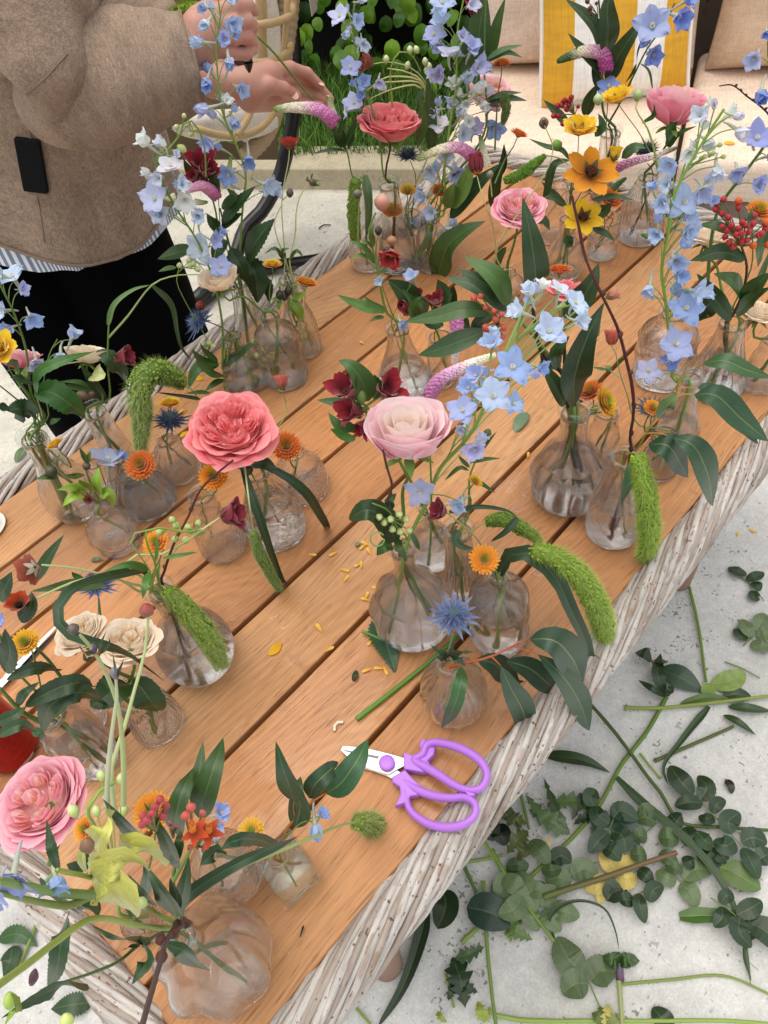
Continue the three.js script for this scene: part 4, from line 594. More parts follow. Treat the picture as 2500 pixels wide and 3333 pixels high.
function roseThing(label, f, v, p, R, axis, kind, o = {}) {
  use(f, v); reseed(Math.abs(Math.round(p[0] + R))); const g = bouquet('garden_rose', label, 'rose'), ax = dirC(...axis), c = at(p), base = c.clone().addScaledVector(ax, -0.45 * R * mpp(c));
  stem(g, (o.run || []).concat([base.clone().addScaledVector(ax, -0.02), base]), o.r || 0.003, o.stem || '#5f7d34', { free: o.free }); rose(g, [p[0], p[1], p[2] || 0], R, ax, kind, o);
  for (const l of o.leaves || []) leaf(g, l[0], l[1], l[2] || { col: LEAF, shape: 'oval', serr: 0.07 }); return g;
}
function mumThing(label, f, v, p, R, axis, kind, run = [], o = {}) {
  use(f, v); reseed(Math.abs(Math.round(p[0] * 3 + R))); const g = bouquet('chrysanthemum', label, 'chrysanthemum'), ax = dirC(...axis), c = at(p), base = c.clone().addScaledVector(ax, -0.18 * R * mpp(c));
  stem(g, run.concat([base.clone().addScaledVector(ax, -0.012), base]), 0.0016, '#5f7a3a', { free: o.free }); mum(g, p, R, ax, kind, o.flat); for (const l of o.leaves || []) leaf(g, l[0], l[1], l[2] || { col: LEAF2 }); return g;
}
function cupThing(label, f, v, p, R, face, col, run, o = {}) {
  use(f, v); reseed(Math.abs(Math.round(p[0] * 5 + R))); const g = bouquet(o.name || 'cup_flower', label, 'flower'), c = at(p), ax = dirC(...face), M = mpp(c);
  stem(g, (run || []).concat(o.tail === false ? [] : [c.clone().addScaledVector(ax, -0.05 * R * M)]), o.r || 0.0014, o.stem || PALE, { free: o.free }); cupFlower(g, p, R, ax, col, o);
  for (const b of o.buds || []) { const bc = bud(g, b.slice(0, 2).concat(rr(0, 0.01)), b[2], [rr(-0.4, 0.4), 0.8, 0.3], b[3] || '#3c3a34', b[4] || '#6a6250', 1.15); if (b[5]) pedicel(g, at(b[5]), bc, 0.001, PALE); }
  for (const l of o.leaves || []) leaf(g, l[0], l[1], l[2] || { col: LEAF2 }); return g;
}
const plant = (name, label, cat, f, v, fn) => { use(f, v); reseed(label.length * 3); const g = bouquet(name, label, cat); fn(g); return g; };
const EU = { shape: 'euc', col: '#35543a', rib: '#8a9a5c', fold: 0.1, vein: 0.03, wave: 0.1 }, DK = { col: '#243e1b', serr: 0.1, shape: 'lance' }, MW = { col: '#3a5626', shape: 'lance', rib: '#64804a' }, LM = { col: '#7d9c34', shape: 'lance', rib: '#c2cf6a' }, BL = { col: '#2e4a2c', shape: 'blade', vein: 0, fold: 0.35 };

// ---- middle: pale pink rose and its neighbours
roseThing('pale pink garden rose with peach heart in the middle of the table', 'E', 'rose', [968, 1175, 0.02], 256, [-0.05, 0.72, 0.69], 'pinkpale', { open: 0.3, run: [[945, 1640], [940, 1480]], rings: 5, ruf: 0.75, tall: 1.35 });
delph('pale blue delphinium spike arching right beside the pale pink rose', 'E', 'rose', [[1030, 1650], [1085, 1545], [1170, 1330, 0.01], [1290, 1200, 0.02], [1390, 1060, 0.03], [1480, 830, 0.04], [1590, 620, 0.05], [1760, 455, 0.06], [1920, 350, 0.06]], [
  [1480, 910, 128, 0, 'blue', 0, 0.3, 1, 0.07], [1595, 735, 128, 0, 'blue', 0.1, 0.3, 1, 0.08], [1300, 990, 100, 0, 'blue', -0.1, 0.25, 1, 0.06], [1480, 590, 92, 1, 'sky', -0.3, 0.2, 0.8], [1345, 862, 92, 1, 'blue', -0.4, 0.3, 0.7], [1390, 780, 90, 1, 'blue', -0.5, 0.2, 0.7], [1600, 945, 85, 0, 'blue', 0.5, 0, 0.8, 0.05],
  [1815, 520, 122, 0, 'blue', 0, 0.25, 1, 0.1], [1975, 345, 96, 0, 'sky', 0.3, 0.3, 0.9, 0.09], [1655, 400, 100, 1, 'sky', -0.8, 0.2, 0.4, 0.07], [1705, 295, 90, 1, 'sky', -0.3, 0.6, 0.6], [1780, 260, 70, 1, 'white', 0, 0.7, 0.6], [1880, 275, 90, 0, 'white', 0.2, 0.7, 0.5], [1985, 450, 84, 1, 'sky', 0.5, -0.3, 0.7], [1755, 725, 80, 1, 'blue', 0.6, -0.4, 0.6],
  [1375, 1215, 100, 1, 'lilac', -0.2, -0.3, 0.9, 0.04], [1050, 1470, 100, 0, 'lilac', -0.2, -0.3, 0.9, 0.03], [1290, 1545, 78, 1, 'blue', -0.3, -0.5, 0.7, 0.03], [1310, 1085, 70, 1, 'lilac', -0.3, -0.5, 0.5, 0.0]], { r: 0.0034, col: '#7fa04a' });
plant('alstroemeria', 'crimson lily trumpets with broad leaves left of the pale pink rose', 'lily', 'E', 'behind', (g) => {
  const P = stem(g, [[900, 1250, 0.01], [790, 1040, 0.02], [720, 960, 0.02]], 0.0028);
  for (const [b, tp, R] of [[[640, 905, 0.03], [490, 740], 195], [[822, 890, 0.02], [950, 745], 180], [[695, 1005, 0.03], [500, 960], 170], [[730, 1050, 0.02], [660, 1130], 120]]) { const B = at(b), T = at([tp[0], tp[1], b[2] + 0.015]); cupFlower(g, b, R, T.sub(B).normalize(), 'lily', { n: 3, layers: 2, open: 0.42, w: 0.3, rec: 0.75, Rc: 0.35, l: 1.05, shape: 'petal', calyx: false, eye: '#7a3a3a', ruf: 0.07 }); pedicel(g, P[P.length - 1], B, 0.0013, '#6f8a3c'); }
  leaf(g, [[740, 930, 0.02], [690, 800, 0.03], [630, 720, 0.03], [555, 685, 0.02]], 75, { col: '#3e6426', vein: 0.03 }); leaf(g, [[760, 900, 0.01], [790, 840, 0.02], [770, 770, 0.02]], 50, { col: '#3a5d24' }); leaf(g, [[720, 1000, 0.02], [600, 950, 0.02], [425, 925, 0.01]], 38, { col: '#2f5220' }); leaf(g, [[660, 1085, 0.03], [560, 1080, 0.04], [495, 1000, 0.03]], 40, { col: '#3f6a2a' }); leaf(g, [[660, 1165, 0.02], [580, 1140, 0.02], [505, 1095, 0.02]], 28, { col: '#4b7a30' });
  bud(g, [690, 905, 0.03], 42, [-0.1, 0.8, 0.3], '#56713a', '#7f9a52', 1.5);
});
plant('veronica', 'pink speedwell spike with white tip lying behind the blue delphinium', 'speedwell', 'E', 'behind', (g) => { stem(g, [[1105, 1200], [1105, 960]], 0.0016); spike(g, [[1105, 895, 0.01], [1165, 805, 0.01], [1290, 735, 0.01], [1400, 690, 0.01], [1495, 655, 0.01]], 40, ['#b9689f', '#c987b8', '#dcb4d2', '#f1ead9', '#d5d9b0']); });
plant('bud_sprig', 'leafy sprig with pale green buds hanging from the pink rose flask', 'foliage', 'H', 'rose', (g) => {
  stem(g, [[960, 290], [900, 190, 0.03], [850, 110, 0.04], [760, 70, 0.05]], 0.0016, '#7f9f45');
  for (const b of [[830, 185], [880, 225], [920, 135], [962, 165], [980, 232], [925, 240], [800, 152], [870, 165]]) { bud(g, [b[0], b[1], 0.05], 27, [rr(-0.5, 0.5), -0.3, 0.7], '#93a858', '#c6d08e', 1.3); pedicel(g, at([880, 170, 0.04]), at([b[0], b[1], 0.05]), 0.0007); }
  leaf(g, [[900, 300, 0.03], [840, 180, 0.04], [730, 110, 0.05], [618, 165, 0.04]], 78, { shape: 'oval', col: '#24411b', serr: 0.05 }); leaf(g, [[900, 270, 0.04], [930, 350, 0.06], [968, 420, 0.06]], 24); leaf(g, [[990, 240, 0.03], [1020, 300, 0.04], [1045, 355, 0.04]], 16); leaf(g, [[880, 320, 0.03], [830, 330, 0.04], [785, 385, 0.04]], 40, { col: '#355a22' });
  const L = []; for (let i = 0; i <= 14; i++) { const a = -0.6 - i / 14 * 5.6; L.push(at([790 + Math.cos(a) * 42, 285 + Math.sin(a) * 42, 0.06])); } put(g, 'tendril', tube(L, 0.0008, { col: '#8fae5a', k: 5, n: 28 }), stemMat);
  leaf(g, [[880, 110, 0.02], [860, 60, 0.02], [905, 10, 0.01]], 30, { col: '#31531f' });
});
plant('twig', 'short brown budded twig in front of the pale pink rose', 'twig', 'E', 'rose', (g) => twig(g, [...inVase(), [855, 1530, 0.04], [878, 1440, 0.05], [850, 1340, 0.06], [825, 1225, 0.06]], 0.0016, '#523026'));
// ---- thistle vase, embossed bottle
plant('sea_holly', 'spiky blue thistle standing alone in the round ribbed vase', 'thistle', 'H', 'thistle', (g) => { stem(g, [[1228, 1000], [1240, 850, 0.02]], 0.0022, '#7b9a6a'); eryngium(g, [1245, 735, 0.02], 150, dirC(-0.05, 0.62, 0.75)); for (const l of [[[1225, 985, 0.02], [1160, 960, 0.03], [1100, 915, 0.03]], [[1230, 985, 0.02], [1300, 965, 0.03], [1375, 962, 0.03]], [[1225, 985, 0.02], [1280, 1010, 0.03], [1320, 1050, 0.03]], [[1225, 985, 0.02], [1240, 930, 0.03], [1255, 890, 0.03]], [[1225, 985, 0.02], [1180, 1000, 0.03], [1140, 990, 0.04]]]) leaf(g, l, 24, { col: '#2d4a2e', lobes: 4 }); });
plant('eucalyptus', 'eucalyptus spray with orange twig drooping over the right wicker rim', 'eucalyptus', 'H', 'thistle', (g) => {
  stem(g, [[1225, 1055], [1330, 1025, 0.01], [1475, 990, 0.01], [1600, 925, 0], [1690, 885, 0]], 0.0017, '#b4562a', { free: true }); stem(g, [[1475, 990, 0.01], [1530, 1045, 0.02]], 0.001, '#b4562a', { free: true }); stem(g, [[1600, 925], [1750, 975, 0.01]], 0.001, '#b4562a', { free: true });
  leaf(g, [[1530, 1045, 0.02], [1590, 1180, 0.03], [1665, 1320, 0.03], [1682, 1510, 0.02]], 84, EU); leaf(g, [[1750, 975, 0.01], [1875, 1080, 0.02], [1985, 1230, 0.02], [2062, 1435, 0]], 88, EU); leaf(g, [[1700, 885, 0], [1840, 890, 0.01], [1950, 990, 0.01], [2020, 1140, 0]], 112, { ...EU, col: '#2f4c34' }); leaf(g, [[1560, 1015, 0], [1700, 1060, 0], [1800, 1140, 0], [1880, 1205, -0.01]], 78, { ...EU, col: '#2c4630' }); leaf(g, [[1385, 1005, 0.005], [1480, 1030, 0], [1580, 1110, -0.01], [1650, 1195, -0.01]], 80, { ...EU, col: '#304d36' }); leaf(g, [[1296, 1050, 0.02], [1290, 1150, 0.05], [1250, 1290, 0.06], [1172, 1420, 0.05]], 42, { ...EU, col: '#3f6a3a' }); leaf(g, [[1640, 1130, -0.02], [1660, 1190, -0.02], [1655, 1290, -0.02]], 45, { ...EU, col: '#2b4630' });
});
mumThing('orange-yellow button flower with lime heart at the embossed bottle', 'H', 'emboss', [1430, 412, 0.055], 104, [0, 0.3, 0.95], 'amber', [[1500, 480, 0.03]]);
plant('foxtail', 'long plump green foxtail drooping over the right table edge', 'foxtail', 'I', 'emboss', (g) => { stem(g, [[40, 500], [110, 395], [190, 345, 0.01], [255, 342, 0.02]], 0.0022, '#9fb25a'); foxtail(g, [[250, 345, 0.02], [400, 400, 0.02], [530, 510, 0.02], [620, 660, 0.02], [672, 830, 0.01], [665, 1000, 0]], 92, { col: '#7c9a30', tip: '#b4c464', n: 5200 }); leaf(g, [[45, 500, 0], [120, 375, 0.01], [230, 375, 0.02], [380, 510, 0.03], [480, 720, 0.04], [565, 900, 0.04], [592, 1100, 0.03], [540, 1330, 0.02]], 52, BL); leaf(g, [[50, 490, 0], [100, 400, 0], [210, 330, -0.01]], 18, BL); });
plant('foxtail', 'smaller green foxtail arching behind the embossed bottle', 'foxtail', 'H', 'slim', (g) => { stem(g, [[1320, 260], [1400, 205, 0], [1445, 185, 0]], 0.0014, '#9fb25a'); foxtail(g, [[1440, 185, 0], [1540, 165, 0], [1650, 215, 0.01], [1770, 300, 0.02]], 54, { col: '#6d8a2e', n: 2600 }); leaf(g, [[1220, 125, 0.01], [1400, 92, 0.01], [1580, 120, 0.01], [1634, 162, 0.02]], 20, BL); leaf(g, [[1632, 158, 0.02], [1560, 240, 0.03], [1470, 300, 0.03]], 26, BL); leaf(g, [[1275, 230, 0.02], [1258, 290, 0.03], [1300, 332, 0.04], [1365, 342, 0.04]], 34, BL); });
cupThing('drooping dark red cup flower behind the orange-yellow button flower', 'H', 'emboss', [1200, 125, 0.03], 100, [-0.85, 0.25, 0.5], 'wine', [[1420, 330, 0.02], [1330, 225, 0.03]], { open: 0.6, stem: '#8f9a52' });
delph('short delphinium stem with blue bells and yellow bud at the slim vase', 'E', 'slim', [[1325, 1650], [1340, 1500], [1345, 1380], [1420, 1210]], [[1290, 1530, 80, 1, 'blue', -0.4, -0.4, 0.7, 0.03]], { buds: [[1450, 1125, 30, '#3c4a2a', '#55603a']], leaves: [[[1350, 1300], [1440, 1280], [1530, 1275]], [[1345, 1330], [1300, 1290], [1270, 1250]], [[1360, 1390], [1420, 1430], [1500, 1485]], [[1345, 1310], [1400, 1240], [1510, 1110]], [[1340, 1350], [1290, 1330], [1190, 1410]]].map((l) => [l, 14, { col: '#3f5f2c' }]) });
mumThing('small greenish yellow half-closed button flower right of the pale pink rose', 'E', 'slim', [1375, 1415, 0.02], 52, [0.3, 0.5, 0.6], 'yellow', [[1350, 1550, 0.01]]);

// ---- left half: ivory roses, leaning foxtail
roseThing('ivory garden rose with apricot heart, right one of the pair on the tumbler', 'G', 'ribtumbler', [778, 905, 0.03], 172, [0.05, 0.8, 0.6], 'ivory', { open: 0.65, ruf: 1.2, heart: 20, leaves: [[[[790, 1140, 0.02], [850, 1180, 0.03], [900, 1250, 0.04], [952, 1315, 0.04]], 98], [[[760, 1150, 0.02], [690, 1180, 0.03], [620, 1240, 0.03], [540, 1290, 0.03]], 100]] });
roseThing('ivory garden rose turned left behind its twin on the tumbler', 'G', 'ribtumbler', [482, 860, -0.01], 152, [-0.25, 0.75, 0.6], 'ivory', { open: 0.6, ruf: 1.1, run: [[700, 1080, 0]], heart: 16 });
plant('foxtail', 'green foxtail leaning right from the fat plain flask', 'foxtail', 'G', 'fat', (g) => { stem(g, [[970, 565, 0.01], [1005, 590, 0.02]], 0.0014, '#a3b45e'); foxtail(g, [[1000, 585, 0.02], [1080, 665, 0.03], [1170, 770, 0.04], [1260, 890, 0.05], [1335, 1040, 0.05]], 78, { col: '#7d9a34', n: 3800 }); });
cluster('curling pale green bud spray rising from the fat plain flask', 'G', 'fat', [[905, 600, 0.01], [935, 450, 0.02], [885, 320, 0.03], [875, 235, 0.03], [960, 218, 0.03], [1100, 242, 0.03], [1205, 230, 0.03]], [[1035, 170], [1060, 205], [1130, 215], [1190, 190], [1050, 285], [1110, 292], [960, 245], [1185, 250], [1140, 235], [1210, 240]], 27, { r: 0.0024, col: '#84a648', leaves: [[[[900, 470, 0.02], [760, 440, 0.03], [615, 482, 0.03]], 26, { col: '#4f7a34' }], [[[890, 480, 0.03], [870, 570, 0.05], [855, 645, 0.05]], 26, { col: '#55823a' }], [[[975, 400, 0.02], [1080, 382, 0.03], [1190, 362, 0.03]], 14, { col: '#5b8a3e' }], [[[970, 590, 0.02], [950, 480, 0.04], [965, 400, 0.04]], 18, { col: '#5b8a3e' }], [[[935, 420, 0.03], [945, 330, 0.04], [935, 250, 0.04]], 16, { col: '#6d9a48' }]] });
plant('stem_loop', 'thin curling green stem beside the bud spray in the fat flask', 'stem', 'G', 'fat', (g) => stem(g, [[900, 480, 0.02], [830, 370, 0.03], [785, 300, 0.03], [815, 245, 0.03], [885, 235, 0.03]], 0.0014, '#8fb050'));
cupThing('closed wine-red tulip-like cup on a pale stem pointing right', 'G', 'fat', [1325, 155, 0.03], 150, [0.92, 0.22, 0.25], 'wine', [[760, 430, 0.02], [800, 385, 0.02], [960, 378, 0.02], [1100, 310, 0.02], [1210, 230, 0.03]], { open: 0.5, Rc: 0.42, calyx: false, w: 0.52, r: 0.002 });
plant('twig', 'long dark red twig rising from the fat flask', 'twig', 'G', 'fat', (g) => twig(g, [...inVase(), [985, 480, 0.02], [1050, 300, 0.02], [1130, 150, 0.01], [1210, -20, 0.01], [1400, -190, 0.01]], 0.0018, '#4a221c'));
mumThing('amber button flower behind the curling bud spray', 'G', 'fat', [940, 310, -0.01], 92, [-0.2, 0.45, 0.85], 'amber', [[905, 520, 0]]);
plant('grass_sprig', 'long dark grass blade looping round the ivory roses', 'grass blade', 'G', 'fat', (g) => { leaf(g, [[900, 560, 0], [870, 475, 0.01], [720, 500, 0.03], [560, 540, 0.05], [420, 600, 0.07], [352, 700, 0.08], [350, 770, 0.09], [430, 860, 0.1], [600, 912, 0.11], [760, 965, 0.1], [900, 1065, 0.08], [990, 1140, 0.06]], 38, { ...BL, n: 30 }); });
cupThing('nodding rust-red cup flower seen from behind at the left', 'G', 'fat', [205, 455, 0.02], 105, [-0.75, -0.25, -0.35], 'rust', [[860, 600, 0], [740, 540, 0.02], [640, 505, 0.03], [450, 460, 0.03], [250, 440, 0.03]], { r: 0.002, open: 0.9, cal: '#a89a86', tail: false, leaves: [[[[640, 560, 0], [460, 560, 0], [310, 580, 0.01], [180, 600, 0.01]], 38, { col: '#547043' }], [[[520, 560, 0], [450, 500, -0.01], [430, 480, -0.01]], 24], [[[180, 560, 0], [240, 480, 0], [300, 380, 0], [385, 258, 0]], 40, { col: '#32522a' }]] });
cupThing('open orange-red cup flower on a pale stem at the left', 'G', 'fat', [122, 690, 0.05], 92, [-0.05, 0.65, 0.75], 'orange', [[740, 540, 0.02], [640, 510, 0.03], [450, 540, 0.04], [200, 652, 0.05]], { r: 0.002, open: 0.72, n: 5, layers: 1, w: 0.56, eye: '#3a1810' });
plant('sea_holly', 'spiky blue thistle half hidden under the pale stems at the left', 'thistle', 'G', 'cutleft', (g) => { stem(g, [[598, 740, -0.02], [592, 640, -0.02]], 0.002, '#6d8a70', { free: true }); eryngium(g, [575, 560, -0.02], 138, dirC(0, 0.85, 0.35), ['#4e5684', '#7e84b8', '#3a4f58']); });
plant('pale_flower', 'three pale crossing stems with closed brown buds before the ivory roses', 'stem', 'G', 'spot', (g) => {
  stem(g, [[685, 1900, 0.1], [670, 1659, 0.1], [745, 1420, 0.1], [805, 1200, 0.1], [870, 960, 0.1], [890, 745, 0.1]], 0.0016, '#b8c58a', { free: true }); stem(g, [[740, 1880, 0.12], [742, 1640, 0.12], [715, 1320, 0.12], [650, 1120, 0.12], [565, 960, 0.12], [480, 860, 0.12]], 0.0017, '#b4c084', { free: true }); stem(g, [[640, 1880, 0.13], [652, 1640, 0.13], [680, 1380, 0.13], [702, 1250, 0.13], [695, 1110, 0.13]], 0.0016, '#b9bf9a', { free: true });
  bud(g, [880, 712, 0.1], 56, [0, 0.7, 0.5], '#8a6a5c', '#9a4038', 1.0); bud(g, [440, 825, 0.12], 44, [-0.4, 0.6, 0.4], '#4a4a46', '#6a5a54', 1.0); bud(g, [690, 1090, 0.13], 34, [-0.2, 0.8, 0.3], '#6a5268', '#8f8898', 1.5); bud(g, [560, 945, 0.12], 30, [0, 0.8, 0.3], '#4a3a50', '#6a5a70', 1.5);
  for (const l of [[[595, 975, 0.12], [610, 900, 0.13], [640, 835, 0.13]], [[595, 975, 0.12], [660, 905, 0.13], [650, 870, 0.13]], [[560, 970, 0.12], [500, 960, 0.13], [470, 910, 0.13]], [[700, 1120, 0.13], [690, 1040, 0.14], [675, 970, 0.14]], [[700, 1110, 0.13], [730, 1040, 0.14], [745, 1000, 0.14]], [[560, 990, 0.12], [520, 1010, 0.12], [500, 960, 0.12]]]) leaf(g, l, 15, { col: '#3c5430' });
});
mumThing('yellow button flower with lime heart above the panelled bottle', 'G', 'leftbottle', [155, 912, 0.02], 98, [0.02, 0.55, 0.83], 'yellow', [[280, 1300, 0], [225, 1080, 0.02]]);
plant('lily_foliage', 'long dark serrated leaves spreading from the panelled bottle', 'foliage', 'G', 'leftbottle', (g) => {
  stem(g, [[260, 1390, 0.02], [130, 1320, 0.04], [0, 1180, 0.05]], 0.003, '#5d7a3c', { free: true }); stem(g, [[300, 1360, 0.01], [420, 1260, 0.02], [320, 1050, 0.02], [210, 930, 0.02]], 0.003, '#4e6a34');
  for (const [l, w, c] of [[[[150, 1290, 0.05], [300, 1200, 0.06], [440, 1150, 0.07], [585, 1172, 0.06]], 62, '#233f1c'], [[[250, 1430, 0.04], [320, 1270, 0.06], [460, 1205, 0.07], [660, 1285, 0.06]], 66, '#2a4822'], [[[40, 1130, 0.05], [190, 1065, 0.06], [375, 1070, 0.05]], 42, '#243f1c'], [[[-20, 1390, 0.06], [90, 1340, 0.07], [160, 1290, 0.07]], 44, '#2b4a22'], [[[-20, 1470, 0.07], [120, 1400, 0.08], [225, 1445, 0.08]], 40, '#31502a'], [[[100, 1280, 0.04], [160, 1200, 0.05], [240, 1140, 0.05]], 34, '#2c5030'], [[[30, 1080, 0.04], [60, 960, 0.05], [30, 820, 0.05]], 75, '#213c1c'], [[[-10, 640, 0.02], [40, 560, 0.03], [70, 480, 0.03]], 66, '#243f22'], [[[690, 1660, 0.06], [570, 1570, 0.07], [490, 1500, 0.06]], 30, '#35562a'], [[[190, 1440, 0.05], [240, 1450, 0.06], [250, 1490, 0.06]], 30, '#3a5e2e'], [[[110, 760, 0.03], [180, 700, 0.04], [190, 600, 0.03]], 60, '#1f3a1c']]) leaf(g, l, w, { col: c, serr: 0.07 });
});
delph('cut-off blue delphinium floret at the left picture edge', 'G', 'leftbottle', [[40, 1000, 0.03], [0, 860, 0.04]], [[-10, 790, 80, 1, 'deep', 0.2, 0.3, 0.8, 0.05]]);

// ---- near corner
roseThing('large pink garden rose with peach folds at the lower left', 'J', 'leftbottle', [250, 330, 0.1], 268, [-0.22, 0.6, 0.76], 'pink', { open: 0.62, rings: 6, heart: 22, run: [[300, 700, 0.1]], free: true, tag: 'L' });
mumThing('large amber button flower behind the red milkweed buds', 'J', 'spot', [920, 385, 0.02], 132, [0.05, 0.55, 0.83], 'amber', [[900, 700, 0.02]]);
mumThing('amber button flower under the large pink rose', 'J', 'spot', [515, 490, 0.03], 84, [-0.4, 0.4, 0.8], 'amber', [[700, 800, 0.02]]);
mumThing('bright yellow button flower at the cut-glass bud vase', 'J', 'cutround', [1512, 505, 0.03], 92, [-0.05, 0.6, 0.75], 'pale', [[1420, 600, 0.02]]);
plant('milkweed', 'orange-red milkweed with broad green leaves in the melon vase', 'milkweed', 'J', 'melon', (g) => {
  stem(g, [[1060, 960, 0.0], [1040, 760, 0.02], [1060, 660, 0.02]], 0.0026, '#5d7a3c'); stem(g, [[1040, 800, 0.02], [1130, 640, 0.03], [1170, 560, 0.04]], 0.0018, '#6f8a3c', { free: true });
  for (const [l, w, o] of [[[[1060, 520, 0.02], [1060, 380, 0.03], [1100, 250, 0.03], [1160, 120, 0.02]], 66, MW], [[[1190, 420, 0.03], [1240, 250, 0.04], [1290, 100, 0.04], [1340, -60, 0.03]], 78, MW], [[[1150, 330, 0.01], [1190, 180, 0.02], [1220, -40, 0.01]], 52, MW], [[[900, 595, 0.05], [790, 500, 0.06], [700, 410, 0.06], [615, 305, 0.05]], 66, { ...MW, col: '#26401e' }], [[[1050, 720, 0.04], [1010, 580, 0.06], [950, 470, 0.06], [860, 325, 0.05]], 62, MW], [[[1065, 1010, 0.05], [1000, 900, 0.07], [930, 800, 0.07], [870, 700, 0.06]], 86, { ...MW, col: '#4c6644' }], [[[1080, 960, 0.02], [1115, 800, 0.03], [1135, 650, 0.03]], 50, { ...MW, col: '#2c4722' }], [[[1050, 980, 0.05], [1060, 900, 0.06], [1020, 780, 0.07]], 40, MW], [[[1030, 700, 0.05], [1080, 560, 0.06], [1070, 480, 0.05]], 38, MW]]) leaf(g, l, w, o);
  berries(g, [935, 500, 0.06], [[960, 312, 0.07], [930, 356, 0.07], [996, 350, 0.07], [980, 412, 0.07], [915, 396, 0.08], [860, 412, 0.07], [855, 462, 0.07], [880, 440, 0.08]], 32, { c1: '#8f2a3a', c2: '#b84a52' }); berries(g, [1040, 540, 0.05], [[1020, 450, 0.06, 0.6], [1045, 470, 0.06, 0.6], [1065, 480, 0.06, 0.6], [1030, 480, 0.06, 0.6]], 26, { c1: '#8a3a4a', c2: '#b06a6a' });
  berries(g, [1170, 600, 0.05], [[1146, 360, 0.07], [1112, 412, 0.07], [1215, 392, 0.07, 0.7], [1140, 600, 0.06, 0.6], [1225, 600, 0.06, 0.6]], 36, { c1: '#b8322a', c2: '#d2685a' });
  for (const [p, f] of [[[1165, 500, 0.08], [-0.2, 0.6, 0.75]], [[1252, 505, 0.07], [0.25, 0.6, 0.7]]]) { cupFlower(g, p, 92, f, 'orange', { n: 5, layers: 1, w: 0.3, open: 1.7, rec: 0.6, calyx: false, eye: '#f0901a', shape: 'lance' }); const c = at([p[0], p[1] - 26, p[2] + 0.006]); put(g, 'corona', cached('corona', () => { const gs = []; for (let k = 0; k < 9; k++) { const q = petalGeo({ r0: k < 5 ? 0.16 : 0.05, l: 0.45, w: 0.14, a0: 0.5, a1: -0.2, c0: '#e07a10', c1: '#f5a41e', nu: 3, nv: 4, Rc: 0.12 }); q.rotateY(k * 1.2566 + (k > 4 ? 0.6 : 0)); gs.push(q); } return mergeGeometries(gs); }), petalMat, basis(c, dirC(...f), 80 * mpp(c))); pedicel(g, at([1170, 600, 0.05]), at(p), 0.0009); }
});
delph('two spotted blue florets behind the orange milkweed', 'J', 'cutround', [[1300, 600, 0.02], [1290, 540, 0.03]], [[1315, 395, 92, 1, 'blue', 0.5, 0.5, 0.6, 0.04], [1300, 480, 80, 1, 'blue', 0.3, 0.2, 0.8, 0.04]], { leaves: [[[[1330, 610, 0.02], [1260, 650, 0.03], [1200, 710, 0.03]], 60, { col: '#23411f', shape: 'oval' }]] });
cluster('lime delphinium buds between the pink rose and the milkweed', 'J', 'spot', [[700, 800, 0.08], [575, 490, 0.1], [540, 340, 0.12], [600, 260, 0.12], [690, 210, 0.12]], [[440, 382, 42], [608, 170, 34], [668, 252, 36], [728, 190, 34], [740, 376, 36], [580, 382, 34], [640, 300, 30]], 34, { c1: '#a6bd62', c2: '#d3dca2', col: '#86b04a' });
plant('pale_foliage', 'pale yellow-green lobed leaves sprawling over the near corner', 'foliage', 'J', 'melon', (g) => {
  const o = { col: '#cfcf6a', rib: '#a8ae54', shape: 'oval', vein: 0.05, wave: 0.35, tip: '#dcdc86' };
  stem(g, [[1060, 1060, 0.02], [860, 950, 0.06], [700, 850, 0.09], [540, 780, 0.11], [345, 735, 0.13]], 0.0016, '#9aa850', { free: true });
  leaf(g, [[545, 770, 0.11], [640, 830, 0.13], [720, 920, 0.13], [800, 985, 0.12]], 130, o); leaf(g, [[550, 740, 0.11], [680, 690, 0.13], [790, 680, 0.13], [890, 720, 0.12]], 92, o); leaf(g, [[700, 660, 0.1], [820, 590, 0.12], [930, 620, 0.12], [1000, 720, 0.11]], 88, { ...o, lobes: 3, serr: 0 }); leaf(g, [[560, 610, 0.1], [610, 500, 0.11], [690, 380, 0.1]], 95, { ...o, lobes: 3 }); leaf(g, [[530, 760, 0.1], [490, 650, 0.11], [500, 550, 0.11]], 38, o); bud(g, [525, 590, 0.13], 55, [0, 0.8, 0.4], '#6b4a38', '#8a6a50', 1.3); bud(g, [850, 935, 0.1], 46, [0, 0.5, 0.7], '#8fa45a', '#b6c488', 1.1);
});
plant('stem_cutting', 'thick pale green stems reaching out to the lower left', 'stem', 'J', 'melon', (g) => { stem(g, [[1100, 1080, 0.02], [1000, 1085, 0.04], [800, 1062, 0.08], [620, 1025, 0.11], [520, 1040, 0.12], [330, 1170, 0.14], [150, 1310, 0.15], [-30, 1440, 0.16]], 0.0019, '#98a94e', { free: true }); stem(g, [[560, 880, 0.1], [430, 945, 0.11], [250, 930, 0.12], [-20, 865, 0.13]], 0.0016, '#7c8f44', { free: true }); stem(g, [[830, 1185, 0.05], [700, 1290, 0.07], [560, 1350, 0.08], [360, 1415, 0.09]], 0.0011, '#56713a', { free: true });
  leaf(g, [[120, 1500, 0.16], [80, 1580, 0.17], [20, 1680, 0.17]], 60, { col: '#8fb23c' }); bud(g, [400, 1640, 0.14], 50, [0, 1, 0.2], '#b4cc5a', '#d3e08a', 1.2); bud(g, [200, 1380, 0.15], 34, [0.3, 1, 0.2], '#4a2c3a', '#5c3a4a', 2.2); bud(g, [60, 1520, 0.16], 50, [0, 1, 0.2], '#93b843', '#b6d06a', 1.4); });
